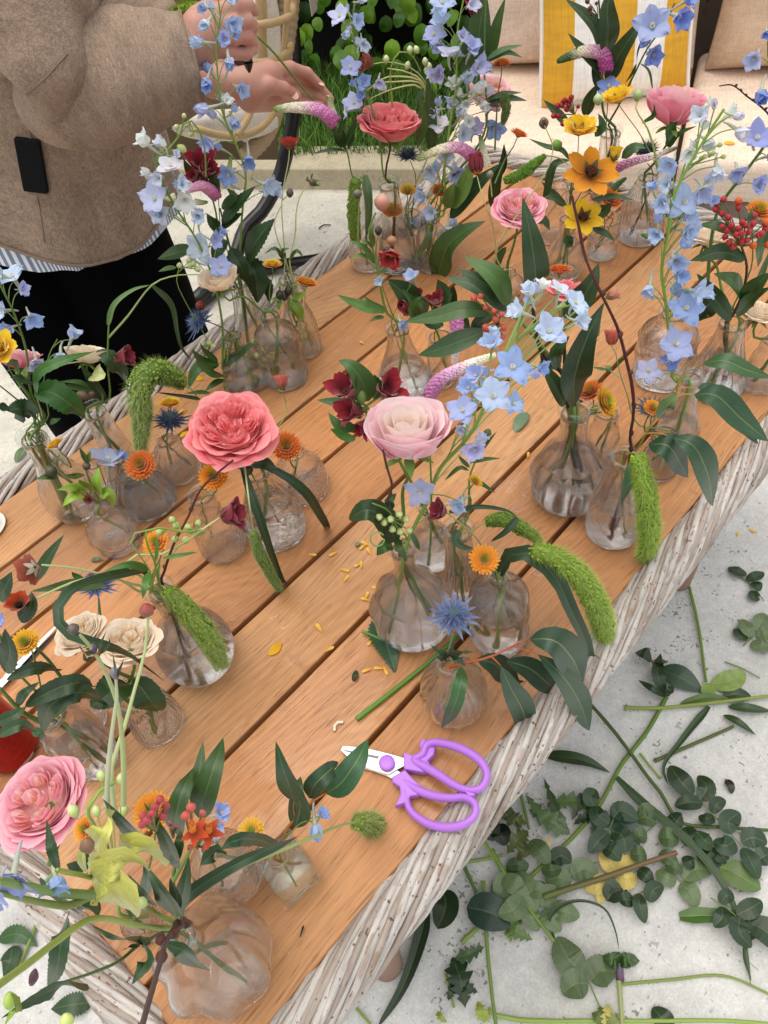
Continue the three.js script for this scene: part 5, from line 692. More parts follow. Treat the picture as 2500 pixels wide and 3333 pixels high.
delph('blurred deep blue delphinium florets at the lower left edge', 'J', 'melon', [[560, 890, 0.1], [300, 860, 0.12], [-40, 790, 0.14]], [[80, 770, 165, 0, 'deep', 0.1, -0.7, 0.6, 0.13], [330, 770, 135, 1, 'blue', 0.3, -0.7, 0.5, 0.12], [-20, 860, 120, 1, 'blue', 0, -0.8, 0.4, 0.14]], { free: true });
plant('twig', 'knobbly grey twig hanging from the melon vase towards the corner', 'twig', 'J', 'melon', (g) => twig(g, [[1140, 1060, 0.02], [1080, 1075, 0.06], [1000, 1160, 0.09], [955, 1310, 0.11], [905, 1480, 0.12], [850, 1680, 0.13]], 0.0022, '#5f4a46'));
plant('leaf_collar', 'dark toothed leaves round the neck of the melon vase', 'foliage', 'J', 'melon', (g) => { stem(g, [[1080, 1090, 0.02], [930, 1130, 0.05], [860, 1190, 0.06]], 0.002, '#56713a');
  for (const [l, w] of [[[[900, 1140, 0.05], [760, 1150, 0.07], [650, 1125, 0.07], [550, 1062, 0.06]], 54], [[[880, 1170, 0.06], [870, 1300, 0.08], [790, 1425, 0.08]], 92], [[[990, 1175, 0.06], [1080, 1210, 0.07], [1150, 1275, 0.07], [1262, 1340, 0.06]], 82], [[[420, 980, 0.1], [370, 1150, 0.11], [345, 1300, 0.11], [285, 1445, 0.1]], 60], [[[525, 1420, 0.12], [380, 1425, 0.13], [220, 1500, 0.13], [5, 1625, 0.13]], 66], [[[350, 740, 0.12], [312, 600, 0.12], [278, 430, 0.11]], 38], [[[600, 930, 0.08], [520, 970, 0.09], [440, 940, 0.09]], 60], [[[240, 780, 0.1], [360, 900, 0.1], [480, 1000, 0.1]], 40], [[[940, 950, 0.06], [850, 870, 0.07], [770, 760, 0.07]], 60], [[[830, 1180, 0.06], [770, 1200, 0.07], [730, 1215, 0.07]], 20], [[[880, 880, 0.04], [880, 760, 0.05], [860, 690, 0.05]], 40], [[[540, 660, 0.07], [480, 690, 0.07], [400, 700, 0.07]], 60]]) leaf(g, l, w, { col: '#274a22', serr: 0.1 }); });
plant('foxtail', 'olive foxtail on a pale stem reaching right past the square bottle', 'foxtail', 'K', 'square', (g) => { stem(g, [[-395, 1040, 0], [-350, 900, 0.02], [-180, 790, 0.03], [0, 700, 0.04], [180, 630, 0.04], [400, 540, 0.04], [560, 470, 0.03], [675, 445, 0.02]], 0.0021, '#a3b06a', { free: true }); foxtail(g, [[665, 445, 0.02], [755, 460, 0.02], [815, 550, 0.02], [800, 670, 0.02], [770, 795, 0.01]], 88, { col: '#76883a', tip: '#a5b06c', n: 4200 }); leaf(g, [[-400, 1040, 0], [-355, 890, 0.03], [-180, 770, 0.04], [0, 670, 0.05], [160, 605, 0.05], [315, 532, 0.04]], 52, BL); });
plant('eucalyptus', 'upright eucalyptus sprig in the square bottle', 'eucalyptus', 'K', 'square', (g) => { stem(g, [[200, 620, 0], [250, 480, 0.01], [300, 420, 0.01], [380, 340, 0.02], [480, 275, 0.02]], 0.0016, '#a0692c'); stem(g, [[300, 420, 0.01], [285, 360, 0.02], [290, 320, 0.02]], 0.001, '#a0692c', { free: true });
  leaf(g, [[290, 325, 0.02], [262, 230, 0.03], [220, 120, 0.03], [180, -40, 0.02]], 66, { ...EU, col: '#2f5230' }); leaf(g, [[298, 480, 0.01], [325, 360, 0.02], [310, 250, 0.02], [330, 175, 0.01]], 68, { ...EU, col: '#335634' }); leaf(g, [[380, 305, 0.02], [425, 210, 0.03], [500, 140, 0.03], [556, 98, 0.02]], 58, { ...EU, col: '#2b4a2c' }); leaf(g, [[480, 278, 0.02], [570, 215, 0.03], [660, 90, 0.03], [735, -50, 0.02]], 78, { ...EU, col: '#37603a' }); leaf(g, [[200, 600, 0.02], [60, 552, 0.03], [-60, 555, 0.03], [-148, 612, 0.02]], 60, { ...EU, col: '#2d4f30' }); });
delph('single drooping blue floret at the square bottle', 'K', 'square', [[260, 520, 0.01], [350, 440, 0.02], [400, 450, 0.02]], [[415, 455, 105, 2, 'blue', 0.2, -0.95, 0.25, 0.03], [455, 410, 62, 1, 'blue', 0.4, 0.6, 0.5, 0.03]], { r: 0.0014 });

// ---- left side of the table
delph('lilac-blue delphinium leaning out over the left picture edge', 'D', 'tallneck', [[270, 1040], [190, 900], [160, 640], [120, 500], [60, 350], [0, 230], [-30, 130]], [[80, 195, 108, 0, 'sky', -0.1, 0.45, 0.8], [185, 425, 86, 1, 'blue', 0.5, -0.5, 0.6], [20, 390, 92, 1, 'sky', -0.2, -0.3, 0.8], [215, 690, 88, 1, 'lilac', 0.3, -0.7, 0.5], [60, 490, 72, 1, 'blue', -0.2, -0.4, 0.8], [10, 170, 80, 1, 'sky', -0.4, 0.3, 0.7], [130, 260, 60, 1, 'lilac', 0.6, -0.1, 0.6]], { col: '#5f7d38', r: 0.003 });
delph('blue delphinium pair dangling before the black trousers', 'D', 'tallneck', [[290, 1030], [260, 850], [300, 640], [345, 560]], [[365, 645, 78, 1, 'blue', 0.25, -0.85, 0.35], [430, 555, 80, 1, 'blue', 0.4, 0.6, 0.4]], { r: 0.0016 });
roseThing('deep pink rose behind the yellow bloom at the left edge', 'D', 'tallneck', [115, 690, -0.03], 125, [0.1, 0.9, 0.25], 'pink', { open: 0.2, run: [[200, 960], [140, 850]], ruf: 0.6 });
cupThing('golden-yellow bloom cut by the left picture edge', 'D', 'tallneck', [5, 625, 0.03], 118, [-0.1, 0.25, 0.95], 'yellow', [[230, 1010], [90, 800]], { n: 6, open: 1.2, stem: '#5f7d38', eye: '#d8900f', leaves: [[[[40, 720, 0.03], [90, 700, 0.04], [110, 770, 0.04]], 22]] });
roseThing('ivory rose turned away among leaves on the left', 'D', 'tallcone', [525, 660, -0.02], 122, [0.15, 0.9, 0.3], 'ivory', { open: 0.35, run: [[620, 930], [560, 800]], leaves: [[[[560, 760, 0.0], [600, 770, 0.02], [635, 770, 0.02]], 60, { col: '#c7cf8c', shape: 'oval', vein: 0.02 }]] });
cupThing('closed wine-red cup on a pale stem before the black trousers', 'D', 'tallneck', [693, 682, 0.01], 112, [0.95, 0.2, 0.2], 'wine', [[250, 1050], [215, 870], [250, 770], [400, 708], [560, 690]], { open: 0.5, Rc: 0.42, calyx: false, w: 0.52 });
plant('leaf_sprig', 'bright toothed leaves spreading from the tall-necked flask', 'foliage', 'D', 'tallneck', (g) => { stem(g, [[255, 1050], [190, 920], [85, 780, 0.01]], 0.0034, '#5c7a38'); stem(g, [[235, 1060], [110, 930], [0, 840]], 0.002, '#7d7a42');
  for (const [l, w, c] of [[[[215, 900, 0.02], [240, 760, 0.04], [380, 690, 0.05], [572, 632, 0.04]], 40, '#3f7028'], [[[205, 885, 0.02], [310, 880, 0.04], [420, 950, 0.05], [510, 1035, 0.04]], 84, '#346424'], [[[570, 640, 0], [650, 670, 0.01], [720, 740, 0.01], [757, 825, 0]], 60, '#3b5a38'], [[[190, 1020, 0.01], [120, 980, 0.02], [30, 985, 0.02]], 76, '#21401d'], [[[-10, 960, 0.02], [30, 970, 0.02], [60, 975, 0.02]], 30, '#21401d'], [[[200, 830, 0.01], [120, 800, 0.02], [60, 790, 0.02]], 40, '#27491f'], [[[640, 950, 0], [560, 820, 0.01], [480, 705, 0.01]], 40, '#2c4a22'], [[[300, 1060, 0.02], [330, 1050, 0.03], [365, 1035, 0.03]], 22, '#3f6b2c'], [[[270, 1075, 0.03], [230, 1080, 0.04], [190, 1095, 0.04]], 24, '#2f5a24'], [[[560, 870, 0.01], [450, 850, 0.01], [320, 840, 0.01]], 22, '#4b7036'], [[[540, 850, 0.01], [480, 820, 0.01], [350, 815, 0.01]], 16, '#4b7036'], [[[130, 820, 0], [150, 770, 0.01], [160, 720, 0.01]], 34, '#7f9a4c']]) leaf(g, l, w, { col: c, serr: 0.12 }); });
mumThing('small yellow button flower by the left wicker rim', 'D', 'tallneck', [335, 1198, 0.06], 66, [-0.45, 0.75, 0.45], 'yellow', [[420, 1330, 0.03], [400, 1270, 0.05]]);
plant('grass_sprig', 'bent grass stem with arching leaf before the black trousers', 'grass', 'D', 'tallcone', (g) => { stem(g, [[650, 930], [645, 700], [652, 480]], 0.0022, '#6d8a3c'); stem(g, [[652, 550], [760, 430], [925, 225], [1060, 178], [1190, 172]], 0.0015, '#93a866', { free: true }); leaf(g, [[650, 475], [690, 350], [800, 265], [900, 235]], 22, { ...BL, col: '#5f7f42' }); leaf(g, [[915, 240], [1030, 355], [1065, 520], [1090, 610], [1150, 690]], 22, { ...BL, col: '#3b5634' }); bud(g, [500, 900, 0.02], 34, [-0.6, 0.3, 0.4], '#5a4a3e', '#7a6450', 1.5, 'seed_head'); bud(g, [545, 895, 0.02], 26, [0.6, 0.3, 0.4], '#4a3a30', '#6a5442', 1.5, 'seed_head'); });
mumThing('burnt-orange button flower above the bell-shaped vase', 'D', 'mumcone', [848, 1320, 0.05], 106, [0, 0.25, 0.97], 'orange', [[830, 1420, 0.02]]);
plant('foxtail', 'hooked green foxtail hanging above the burnt-orange button flower', 'foxtail', 'D', 'thistleleft', (g) => { stem(g, [[1180, 900], [1140, 850], [1090, 820]], 0.0014, '#a6b46a', { free: true }); foxtail(g, [[1095, 825, 0], [1000, 765, 0.01], [890, 755, 0.02], [838, 860, 0.03], [850, 1030, 0.03], [842, 1215, 0.03]], 78, { col: '#75903c', tip: '#b4bf80', n: 4400 }); leaf(g, [[1260, 880], [1180, 880, 0.01], [1110, 885, 0.01]], 16); leaf(g, [[1200, 920], [1080, 900], [940, 880]], 14, BL); });
plant('sea_holly', 'dark navy thistle on the ribbed pumpkin-shaped vase', 'thistle', 'D', 'thistleleft', (g) => { stem(g, [[1000, 1130]], 0.0018, '#3f5a4a'); eryngium(g, [1020, 1040, 0.02], 118, dirC(0.1, 0.7, 0.65), ['#333f5c', '#56668c', '#2a3a42']); });
mumThing('yellow button flower peeking out behind the navy thistle', 'D', 'thistleleft', [1020, 955, -0.03], 80, [0, 0.85, 0.4], 'yellow', [[1010, 1080, -0.01]]);
plant('budded_sprig', 'sprig of lime leaves with brown bud in the small footed vase', 'sprig', 'D', 'smallcut', (g) => { stem(g, [[600, 1560, 0], [570, 1480, 0.01], [530, 1390, 0.02], [515, 1335, 0.02]], 0.0022, '#7c8a44'); stem(g, [[590, 1540, 0.01], [440, 1430, 0.03], [345, 1370, 0.03]], 0.0018, '#6f7a40', { free: true });
  cupFlower(g, [548, 1535, 0.04], 55, [-0.1, 0.3, 0.9], 'rust', { open: 0.45, eye: false }); bud(g, [308, 1352, 0.03], 46, [-0.5, 0.6, 0.3], '#333a24', '#4c4a34', 1.0); bud(g, [520, 1322, 0.02], 32, [0, 0.9, 0.3], '#4a4030', '#5f5240', 1.0);
  for (const [l, w, c] of [[[[605, 1495, 0.03], [580, 1420, 0.04], [592, 1325, 0.03]], 44, '#7da32e'], [[[515, 1490, 0.03], [440, 1450, 0.04], [342, 1465, 0.04]], 34, '#86a832'], [[[505, 1500, 0.04], [430, 1510, 0.05], [375, 1565, 0.05]], 34, '#8fb038'], [[[595, 1500, 0.04], [650, 1485, 0.05], [682, 1565, 0.05]], 38, '#86a832'], [[[560, 1470, 0.02], [510, 1440, 0.03], [470, 1400, 0.03]], 40, '#7c9c34'], [[[500, 1370, 0.02], [440, 1385, 0.03], [390, 1375, 0.03]], 26, '#3b5a26'], [[[350, 1385, 0.03], [290, 1385, 0.03], [218, 1400, 0.03]], 22, '#3b5a26'], [[[530, 1310, 0.02], [500, 1250, 0.02], [475, 1205, 0.02]], 18, '#3f5f2a'], [[[345, 1330, 0.03], [345, 1290, 0.03], [365, 1240, 0.03]], 10, '#5a6a3a'], [[[525, 1300, 0.02], [535, 1260, 0.02], [545, 1230, 0.02]], 18, '#4a7030'], [[[520, 1420, 0.02], [490, 1440, 0.02], [470, 1480, 0.02]], 26, '#56803a']]) leaf(g, l, w, { col: c, rib: '#b4c86a' }); });
delph('lone pale blue floret with spread petals left of the burnt-orange flower', 'D', 'blueleft', [[652, 1480, 0], [645, 1400, 0.02], [655, 1330, 0.02]], [[645, 1300, 122, 0, 'sky', 0.1, 0.85, 0.45, 0.03], [715, 1275, 60, 1, 'blue', 0.7, 0.5, 0.4, 0.03]], { r: 0.0013 });
mumThing('amber button flower above the beaded-foot vase', 'D', 'hobfoot', [1285, 1388, 0.04], 104, [0, 0.3, 0.95], 'amber', [[1270, 1500, 0.01]]);
roseThing('ruffled coral-pink rose left of the middle', 'D', 'coral', [1385, 1105, 0.03], 250, [0.0, 0.5, 0.86], 'coral', { open: 0.85, rings: 5, ruf: 2.1, tall: 1.15, heart: 22, run: [[1440, 1340, 0.02]], count: [5, 6, 7, 8, 8, 7], r: 0.0032 });
plant('grass_sprig', 'long dark grass blades trailing from the coral rose vase onto the planks', 'grass', 'E', 'coral', (g) => {
  leaf(g, [[50, 1300, 0.03], [220, 1370, 0.05], [350, 1470, 0.06], [440, 1600, 0.05], [500, 1740, 0.0], [470, 1860, -0.02], [300, 2020, -0.03], [110, 2100, -0.03]], 34, { ...BL, n: 30 }); leaf(g, [[-20, 1330, 0.04], [30, 1480, 0.08], [100, 1680, 0.1], [170, 1880, 0.1], [240, 2040, 0.08], [326, 2180, 0.06]], 30, { ...BL, n: 24 }); leaf(g, [[30, 1310, 0.03], [110, 1300, 0.04], [190, 1340, 0.05]], 40, { col: '#27471f' }); leaf(g, [[20, 1290, 0.04], [60, 1270, 0.05], [110, 1280, 0.05]], 30, { col: '#4f7a30' }); bud(g, [10, 1345, 0.05], 40, [0, -0.6, 0.5], '#2a3322', '#3a402c', 1.2); });
plant('foxtail', 'slim pale foxtail hanging below the coral rose', 'foxtail', 'H', 'coral', (g) => { stem(g, [[-10, -180, 0.05], [20, 60, 0.1], [48, 250, 0.1]], 0.0012, '#b9c48a', { free: true }); foxtail(g, [[48, 245, 0.1], [75, 350, 0.1], [130, 460, 0.1], [208, 595, 0.09]], 44, { col: '#6f8a3a', tip: '#a9b680', n: 2200 }); });
cupThing('salmon cup bud on a curved stem above the diamond-cut vase', 'E', 'coral', [218, 862, 0.0], 92, [0.0, 0.95, 0.25], 'salmon', [[20, 1240, 0.03], [130, 1140, 0.03], [215, 1060, 0.02], [243, 960, 0]], { open: 0.4, Rc: 0.4, stem: '#8f9a52' });
mumThing('shaggy orange button flower above the diamond-cut vase', 'E', 'diamond', [242, 1208, 0.05], 104, [0.1, 0.25, 0.95], 'orange', [[300, 1330, 0.01]]);

// ---- left back
delph('white delphinium spike nodding in front of the brown coat', 'A', 'pebble', [[1340, 2230], [1335, 1960], [1300, 1750], [1250, 1590], [1170, 1420], [1070, 1270], [985, 1110], [930, 985], [980, 930], [1085, 800], [1105, 735], [1150, 725], [1220, 850], [1236, 1060]], [
  [890, 870, 92, 1, 'white', -0.5, 0.35, 0.7], [1025, 1000, 86, 0, 'white', 0, 0.35, 0.9], [960, 1065, 70, 1, 'white', -0.2, -0.4, 0.8], [900, 1040, 60, 2, 'white', -0.8, 0.1, 0.5], [930, 1195, 104, 0, 'sky', -0.2, 0, 1], [960, 1285, 86, 1, 'white', 0, -0.4, 0.8], [1110, 1195, 92, 1, 'white', 0.2, -0.6, 0.7], [1090, 1110, 80, 1, 'sky', 0.4, -0.2, 0.8], [1190, 1290, 88, 1, 'sky', 0.2, -0.5, 0.7], [1205, 1490, 98, 0, 'sky', -0.1, -0.4, 0.85], [1275, 1440, 72, 1, 'blue', 0.6, -0.3, 0.6], [1325, 1600, 78, 0, 'blue', 0.2, 0, 0.9], [990, 880, 52, 2, 'white', -0.2, 0.5, 0.7], [1060, 930, 46, 2, 'white', 0.3, 0, 0.9]],
  { r: 0.0028, col: '#6f9440', buds: [[1105, 695, 18], [1160, 780, 18], [1145, 805, 18], [1060, 760, 18], [1120, 750, 18], [1090, 890, 30]] });
delph('tall sky-blue delphinium in front of the hands', 'A', 'conicback', [[1440, 1560], [1445, 1400], [1460, 1200], [1475, 1050], [1430, 900], [1340, 690], [1310, 500], [1300, 250], [1322, 90], [1300, -40]], [
  [1245, 130, 82, 2, 'sky', -0.3, -0.8, 0.5], [1390, 140, 86, 1, 'sky', 0.4, -0.6, 0.6], [1215, 255, 82, 2, 'sky', -0.8, -0.2, 0.4], [1350, 230, 70, 1, 'blue', 0.2, -0.5, 0.7], [1372, 350, 84, 2, 'blue', 0.2, -0.9, 0.3], [1245, 475, 86, 2, 'blue', -0.1, -0.95, 0.3], [1430, 525, 84, 1, 'sky', 0.6, -0.5, 0.4], [1250, 645, 88, 2, 'sky', -0.8, -0.4, 0.4], [1355, 610, 60, 1, 'white', 0.3, -0.2, 0.8], [1395, 710, 84, 2, 'blue', 0.3, -0.8, 0.4], [1275, 865, 86, 1, 'blue', -0.5, -0.5, 0.6], [1490, 935, 84, 2, 'blue', 0.1, -0.98, 0.2], [1380, 1035, 88, 1, 'blue', -0.2, -0.7, 0.6], [1585, 1105, 88, 1, 'sky', 0.8, -0.4, 0.4], [1225, 30, 62, 2, 'sky', -0.2, -0.8, 0.5], [1365, -10, 60, 1, 'sky', 0.4, -0.4, 0.6]], { r: 0.0026, col: '#7da046' });
roseThing('ivory-blush rose below the white delphinium by the coat hem', 'D', 'bottleleft', [1318, 215, 0], 122, [-0.15, 0.6, 0.75], 'ivory', { open: 0.3, run: [[1585, 395], [1450, 300]], ruf: 0.7 });
plant('alstroemeria', 'dark red lily trumpets behind the white delphinium', 'lily', 'A', 'conicback', (g) => { const P = stem(g, [[1330, 1500], [1290, 1250], [1240, 1080]], 0.0026); for (const [b, tp, R] of [[[1230, 1050, 0], [1185, 890], 170], [[1225, 1060, 0.01], [1285, 950], 130], [[1180, 1080, 0.01], [1130, 1020], 90]]) { const B = at(b), T = at([tp[0], tp[1], b[2] + 0.02]); cupFlower(g, b, R, T.sub(B).normalize(), 'lily', { n: 3, layers: 2, open: 0.45, w: 0.3, rec: 0.7, Rc: 0.35, calyx: false, eye: '#a06060' }); } leaf(g, [[1250, 1140, 0.01], [1190, 1060, 0.01], [1170, 970, 0.01]], 40); leaf(g, [[1270, 1200, 0.01], [1290, 1100, 0.02], [1280, 1010, 0.02]], 50); leaf(g, [[1260, 1150, 0], [1140, 1030, 0], [1100, 950, 0]], 40); });
plant('veronica', 'small pink speedwell spike among the white delphinium', 'speedwell', 'A', 'conicback', (g) => { stem(g, [[1330, 1400], [1310, 1180]], 0.0014); spike(g, [[1300, 1170, 0.02], [1210, 1115, 0.03], [1115, 1145, 0.03]], 36, ['#a85a80', '#d07fa8', '#d89ab8', '#e6c0d0']); spike(g, [[1355, 1110, 0.02], [1375, 1020, 0.02], [1385, 945, 0.02]], 20, ['#e8e6c8', '#c6d0a0', '#5f8a3a']); spike(g, [[1050, 1180, 0.02], [1020, 1190, 0.02], [990, 1190, 0.02]], 20, ['#e8e6c8', '#e0e0c0', '#a8b880']); spike(g, [[1170, 1210, 0.02], [1210, 1215, 0.02], [1245, 1212, 0.02]], 17, ['#e8e6c8', '#c0cc98', '#7f9a52']); });
plant('serrated_foliage', 'dark serrated leaves on tall stems left of the black chair tube', 'foliage', 'A', 'conicback', (g) => { stem(g, [[1440, 1680], [1370, 1450], [1320, 1250]], 0.0028, '#4c6a30');
  for (const [l, w, c] of [[[[1480, 1560, 0.01], [1550, 1430, 0.03], [1650, 1310, 0.03]], 82, '#2b4a20'], [[[1470, 1550, 0], [1530, 1640, 0.02], [1545, 1820, 0.02]], 80, '#24421c'], [[[1380, 1490, 0.01], [1440, 1590, 0.03], [1480, 1700, 0.03]], 54, '#223e1b'], [[[1150, 1480, 0.01], [1040, 1525, 0.02], [945, 1555, 0.02]], 50, '#2e4f22'], [[[1330, 1340, 0.01], [1420, 1230, 0.02], [1535, 1115, 0.02]], 50, '#31542a'], [[[1330, 1360, 0.01], [1400, 1310, 0.02], [1455, 1278, 0.02]], 44, '#2b4a20'], [[[1330, 1400, 0.01], [1270, 1330, 0.02], [1240, 1280, 0.02]], 46, '#2f5022'], [[[1360, 1440, 0.02], [1310, 1500, 0.03], [1290, 1600, 0.03]], 48, '#27451f'], [[[1330, 1250, 0.01], [1400, 1180, 0.02], [1360, 1130, 0.02]], 40, '#35582a'], [[[1450, 1620, 0.0], [1400, 1560, 0.02], [1350, 1540, 0.02]], 40, '#2a491f'], [[[1470, 1700, 0], [1590, 1700, 0], [1620, 1820, 0]], 44, '#2a491f']]) leaf(g, l, w, { col: c, serr: 0.14 }); });
plant('sea_holly', 'grey-blue thistle before the black trousers', 'thistle', 'D', 'pebble', (g) => { stem(g, [[1385, 530], [1290, 470], [1220, 450]], 0.0016, '#7b5a34'); eryngium(g, [1190, 445, 0], 112, dirC(-0.6, 0.35, 0.7), ['#4a5a80', '#7486ae', '#3a4a5a']); bud(g, [1200, 358, 0], 36, [0.2, 0.8, 0.4], '#5c1f18', '#8a3020', 1.0); });
cluster('green bud spray with narrow leaves left of the pebbled vase', 'D', 'pebble', [[1345, 870], [1390, 745], [1480, 660], [1570, 700], [1620, 770]], [[1520, 580], [1560, 640], [1580, 700], [1625, 680], [1500, 800, 30], [1545, 655], [1600, 745], [1640, 700], [1620, 790]], 24, { col: '#86a648', c1: '#9cb058', c2: '#d0d890', leaves: [[[[1310, 705], [1220, 695, 0.01], [1150, 620, 0.01]], 30], [[[1315, 715], [1190, 735, 0.01], [1125, 865, 0.01]], 38], [[[1330, 720], [1440, 645, 0.01], [1535, 565, 0.01]], 30], [[[1340, 780], [1270, 760, 0.02], [1170, 690, 0.02]], 34], [[[1340, 800], [1270, 840, 0.02], [1230, 870, 0.02]], 24], [[[1310, 700], [1220, 620, 0.01], [1200, 580, 0.01]], 20]].map((l) => [...l, { col: '#41652e' }]) });
cluster('fine bud stalk beside the white delphinium stem before the black trousers', 'D', 'pebble', [[1320, 720], [1220, 520], [1110, 330], [1060, 210], [1080, 140], [1150, 130]], [[1078, 118], [1135, 90], [1140, 120], [1185, 140], [1160, 110], [1230, 590], [1280, 600], [1255, 580]], 22, { r: 0.0014, col: '#84a04c', leaves: [[[[1060, 130], [1010, 135], [950, 155]], 16]] });
mumThing('yellow button flower above the straight cut-glass bottle', 'E', 'bottleleft', [160, 120, 0], 66, [0.05, 0.75, 0.6], 'yellow', [[140, 380], [143, 260]]);
mumThing('orange-yellow button flower tipped right on the beaded bottle', 'E', 'beads', [362, 232, 0.02], 82, [0.25, 0.8, 0.45], 'amber', [[290, 520, 0.01], [330, 330, 0.01]]);
plant('spent_flower', 'spent flower with lime drooping sepals and black centre', 'flower', 'E', 'beads', (g) => { stem(g, [[300, 460, 0.02], [250, 340, 0.03]], 0.0018, '#6d8a3c'); for (const [x, y] of [[205, 295], [258, 270], [230, 300]]) bud(g, [x, y, 0.04], 30, [0, 0.9, 0.3], '#2a2a20', '#39331f', 1.2, 'seed_head'); for (const [l, w] of [[[[265, 320, 0.03], [310, 370, 0.04], [345, 445, 0.04]], 30], [[[260, 330, 0.03], [300, 400, 0.04], [312, 435, 0.04]], 22], [[[275, 310, 0.03], [330, 300, 0.04], [372, 268, 0.04]], 26], [[[215, 270, 0.03], [190, 235, 0.04], [215, 240, 0.04]], 22], [[[200, 310, 0.03], [170, 320, 0.04], [145, 325, 0.04]], 14], [[[280, 270, 0.03], [310, 240, 0.04], [320, 230, 0.04]], 20], [[[205, 320, 0.03], [200, 350, 0.04], [195, 385, 0.04]], 18]]) leaf(g, l, w, LM); });
cupThing('red-orange cup flower on a pale stem before the black chair tube', 'B', 'beads', [262, 895, 0], 78, [0, 0.95, 0.3], 'red', [[248, 1600], [225, 1400], [216, 1230], [232, 1090], [258, 960]], { open: 0.75, n: 5, buds: [[265, 1158, 28, '#3a342e', '#5c5048', [222, 1200]]], leaves: [[[[230, 1560, 0.01], [170, 1490, 0.02], [112, 1525, 0.02]], 16], [[[262, 1560, 0.01], [310, 1505, 0.02], [346, 1545, 0.02]], 16], [[[240, 1550, 0.01], [225, 1500, 0.02], [265, 1490, 0.02]], 18]] });
plant('pale_flower', 'two bare pale stems with leafy tips beside the red-orange cup flower', 'stem', 'B', 'beads', (g) => { stem(g, [[262, 1580], [297, 1400], [302, 1280], [330, 1165], [385, 1100]], 0.0016, '#c0ca8a'); stem(g, [[235, 1560], [192, 1440], [172, 1330], [216, 1230]], 0.0013, '#b0b87a'); for (const l of [[[385, 1100], [420, 1090, 0.01], [460, 1080, 0.01]], [[385, 1100], [395, 1060, 0.01], [405, 1035, 0.01]], [[385, 1100], [420, 1110, 0.01], [450, 1112, 0.01]], [[380, 1095], [370, 1070, 0.01], [368, 1055, 0.01]]]) leaf(g, l, 15, { col: '#5a6a40' }); bud(g, [395, 1090, 0.01], 22, [0.3, 0.8, 0.4], '#5a4a4a', '#6a6250', 1.2); });

// ---- centre back
plant('budded_flower', 'tall stems with peach and dark buds in the wide-based vase', 'flower', 'B', 'centre', (g) => { stem(g, [[855, 1890], [812, 1750], [790, 1620], [758, 1480], [740, 1380], [780, 1275]], 0.0026, '#7f9a45'); stem(g, [[790, 1620], [700, 1525], [676, 1440], [680, 1210]], 0.0014, '#8f9a5a', { free: true }); stem(g, [[780, 1560], [785, 1450], [800, 1400]], 0.0012, '#7f8a4a', { free: true });
  bud(g, [820, 1215, 0.01], 58, [0.1, 0.9, 0.3], '#b0705a', '#c89a86', 1.05); bud(g, [670, 1165, 0.01], 34, [0, 0.9, 0.3], '#3f4036', '#77705e', 1.0); bud(g, [795, 1385, 0.01], 28, [0, 0.9, 0.3], '#262420', '#3c3830', 1.2); bud(g, [875, 1445, 0.02], 40, [0, 0.9, 0.3], '#a06a4a', '#b08060', 0.9); bud(g, [850, 1510, 0.03], 28, [0, 0.9, 0.3], '#24201c', '#3c3430', 1.3);
  for (const [l, w] of [[[[775, 1580], [700, 1480, 0.01], [620, 1442, 0.01]], 24], [[[745, 1550], [690, 1530, 0.01], [620, 1550, 0.01]], 16], [[[770, 1480], [755, 1400, 0.01], [770, 1340, 0.01]], 22], [[[770, 1500], [720, 1450, 0.01], [690, 1440, 0.01]], 18], [[[845, 1860, 0.01], [730, 1845, 0.03], [640, 1815, 0.03], [545, 1768, 0.03]], 40], [[[840, 1855, 0.01], [760, 1825, 0.02], [705, 1772, 0.02]], 20], [[[830, 1900, 0.01], [780, 1910, 0.02], [740, 1930, 0.02]], 16], [[[800, 1640, 0], [850, 1600, 0.01], [870, 1560, 0.01]], 14]]) leaf(g, l, w, { col: '#5a7f3c' }); });
cupThing('torn scarlet flower drooping in the middle of the stems', 'E', 'centre', [880, 30, 0.03], 105, [-0.25, -0.85, 0.45], 'red', [[875, 400, 0], [800, 150, 0.01], [830, 60, 0.02]], { open: 0.6, n: 4, stem: '#7f9a45', ruf: 0.25, calyx: true });
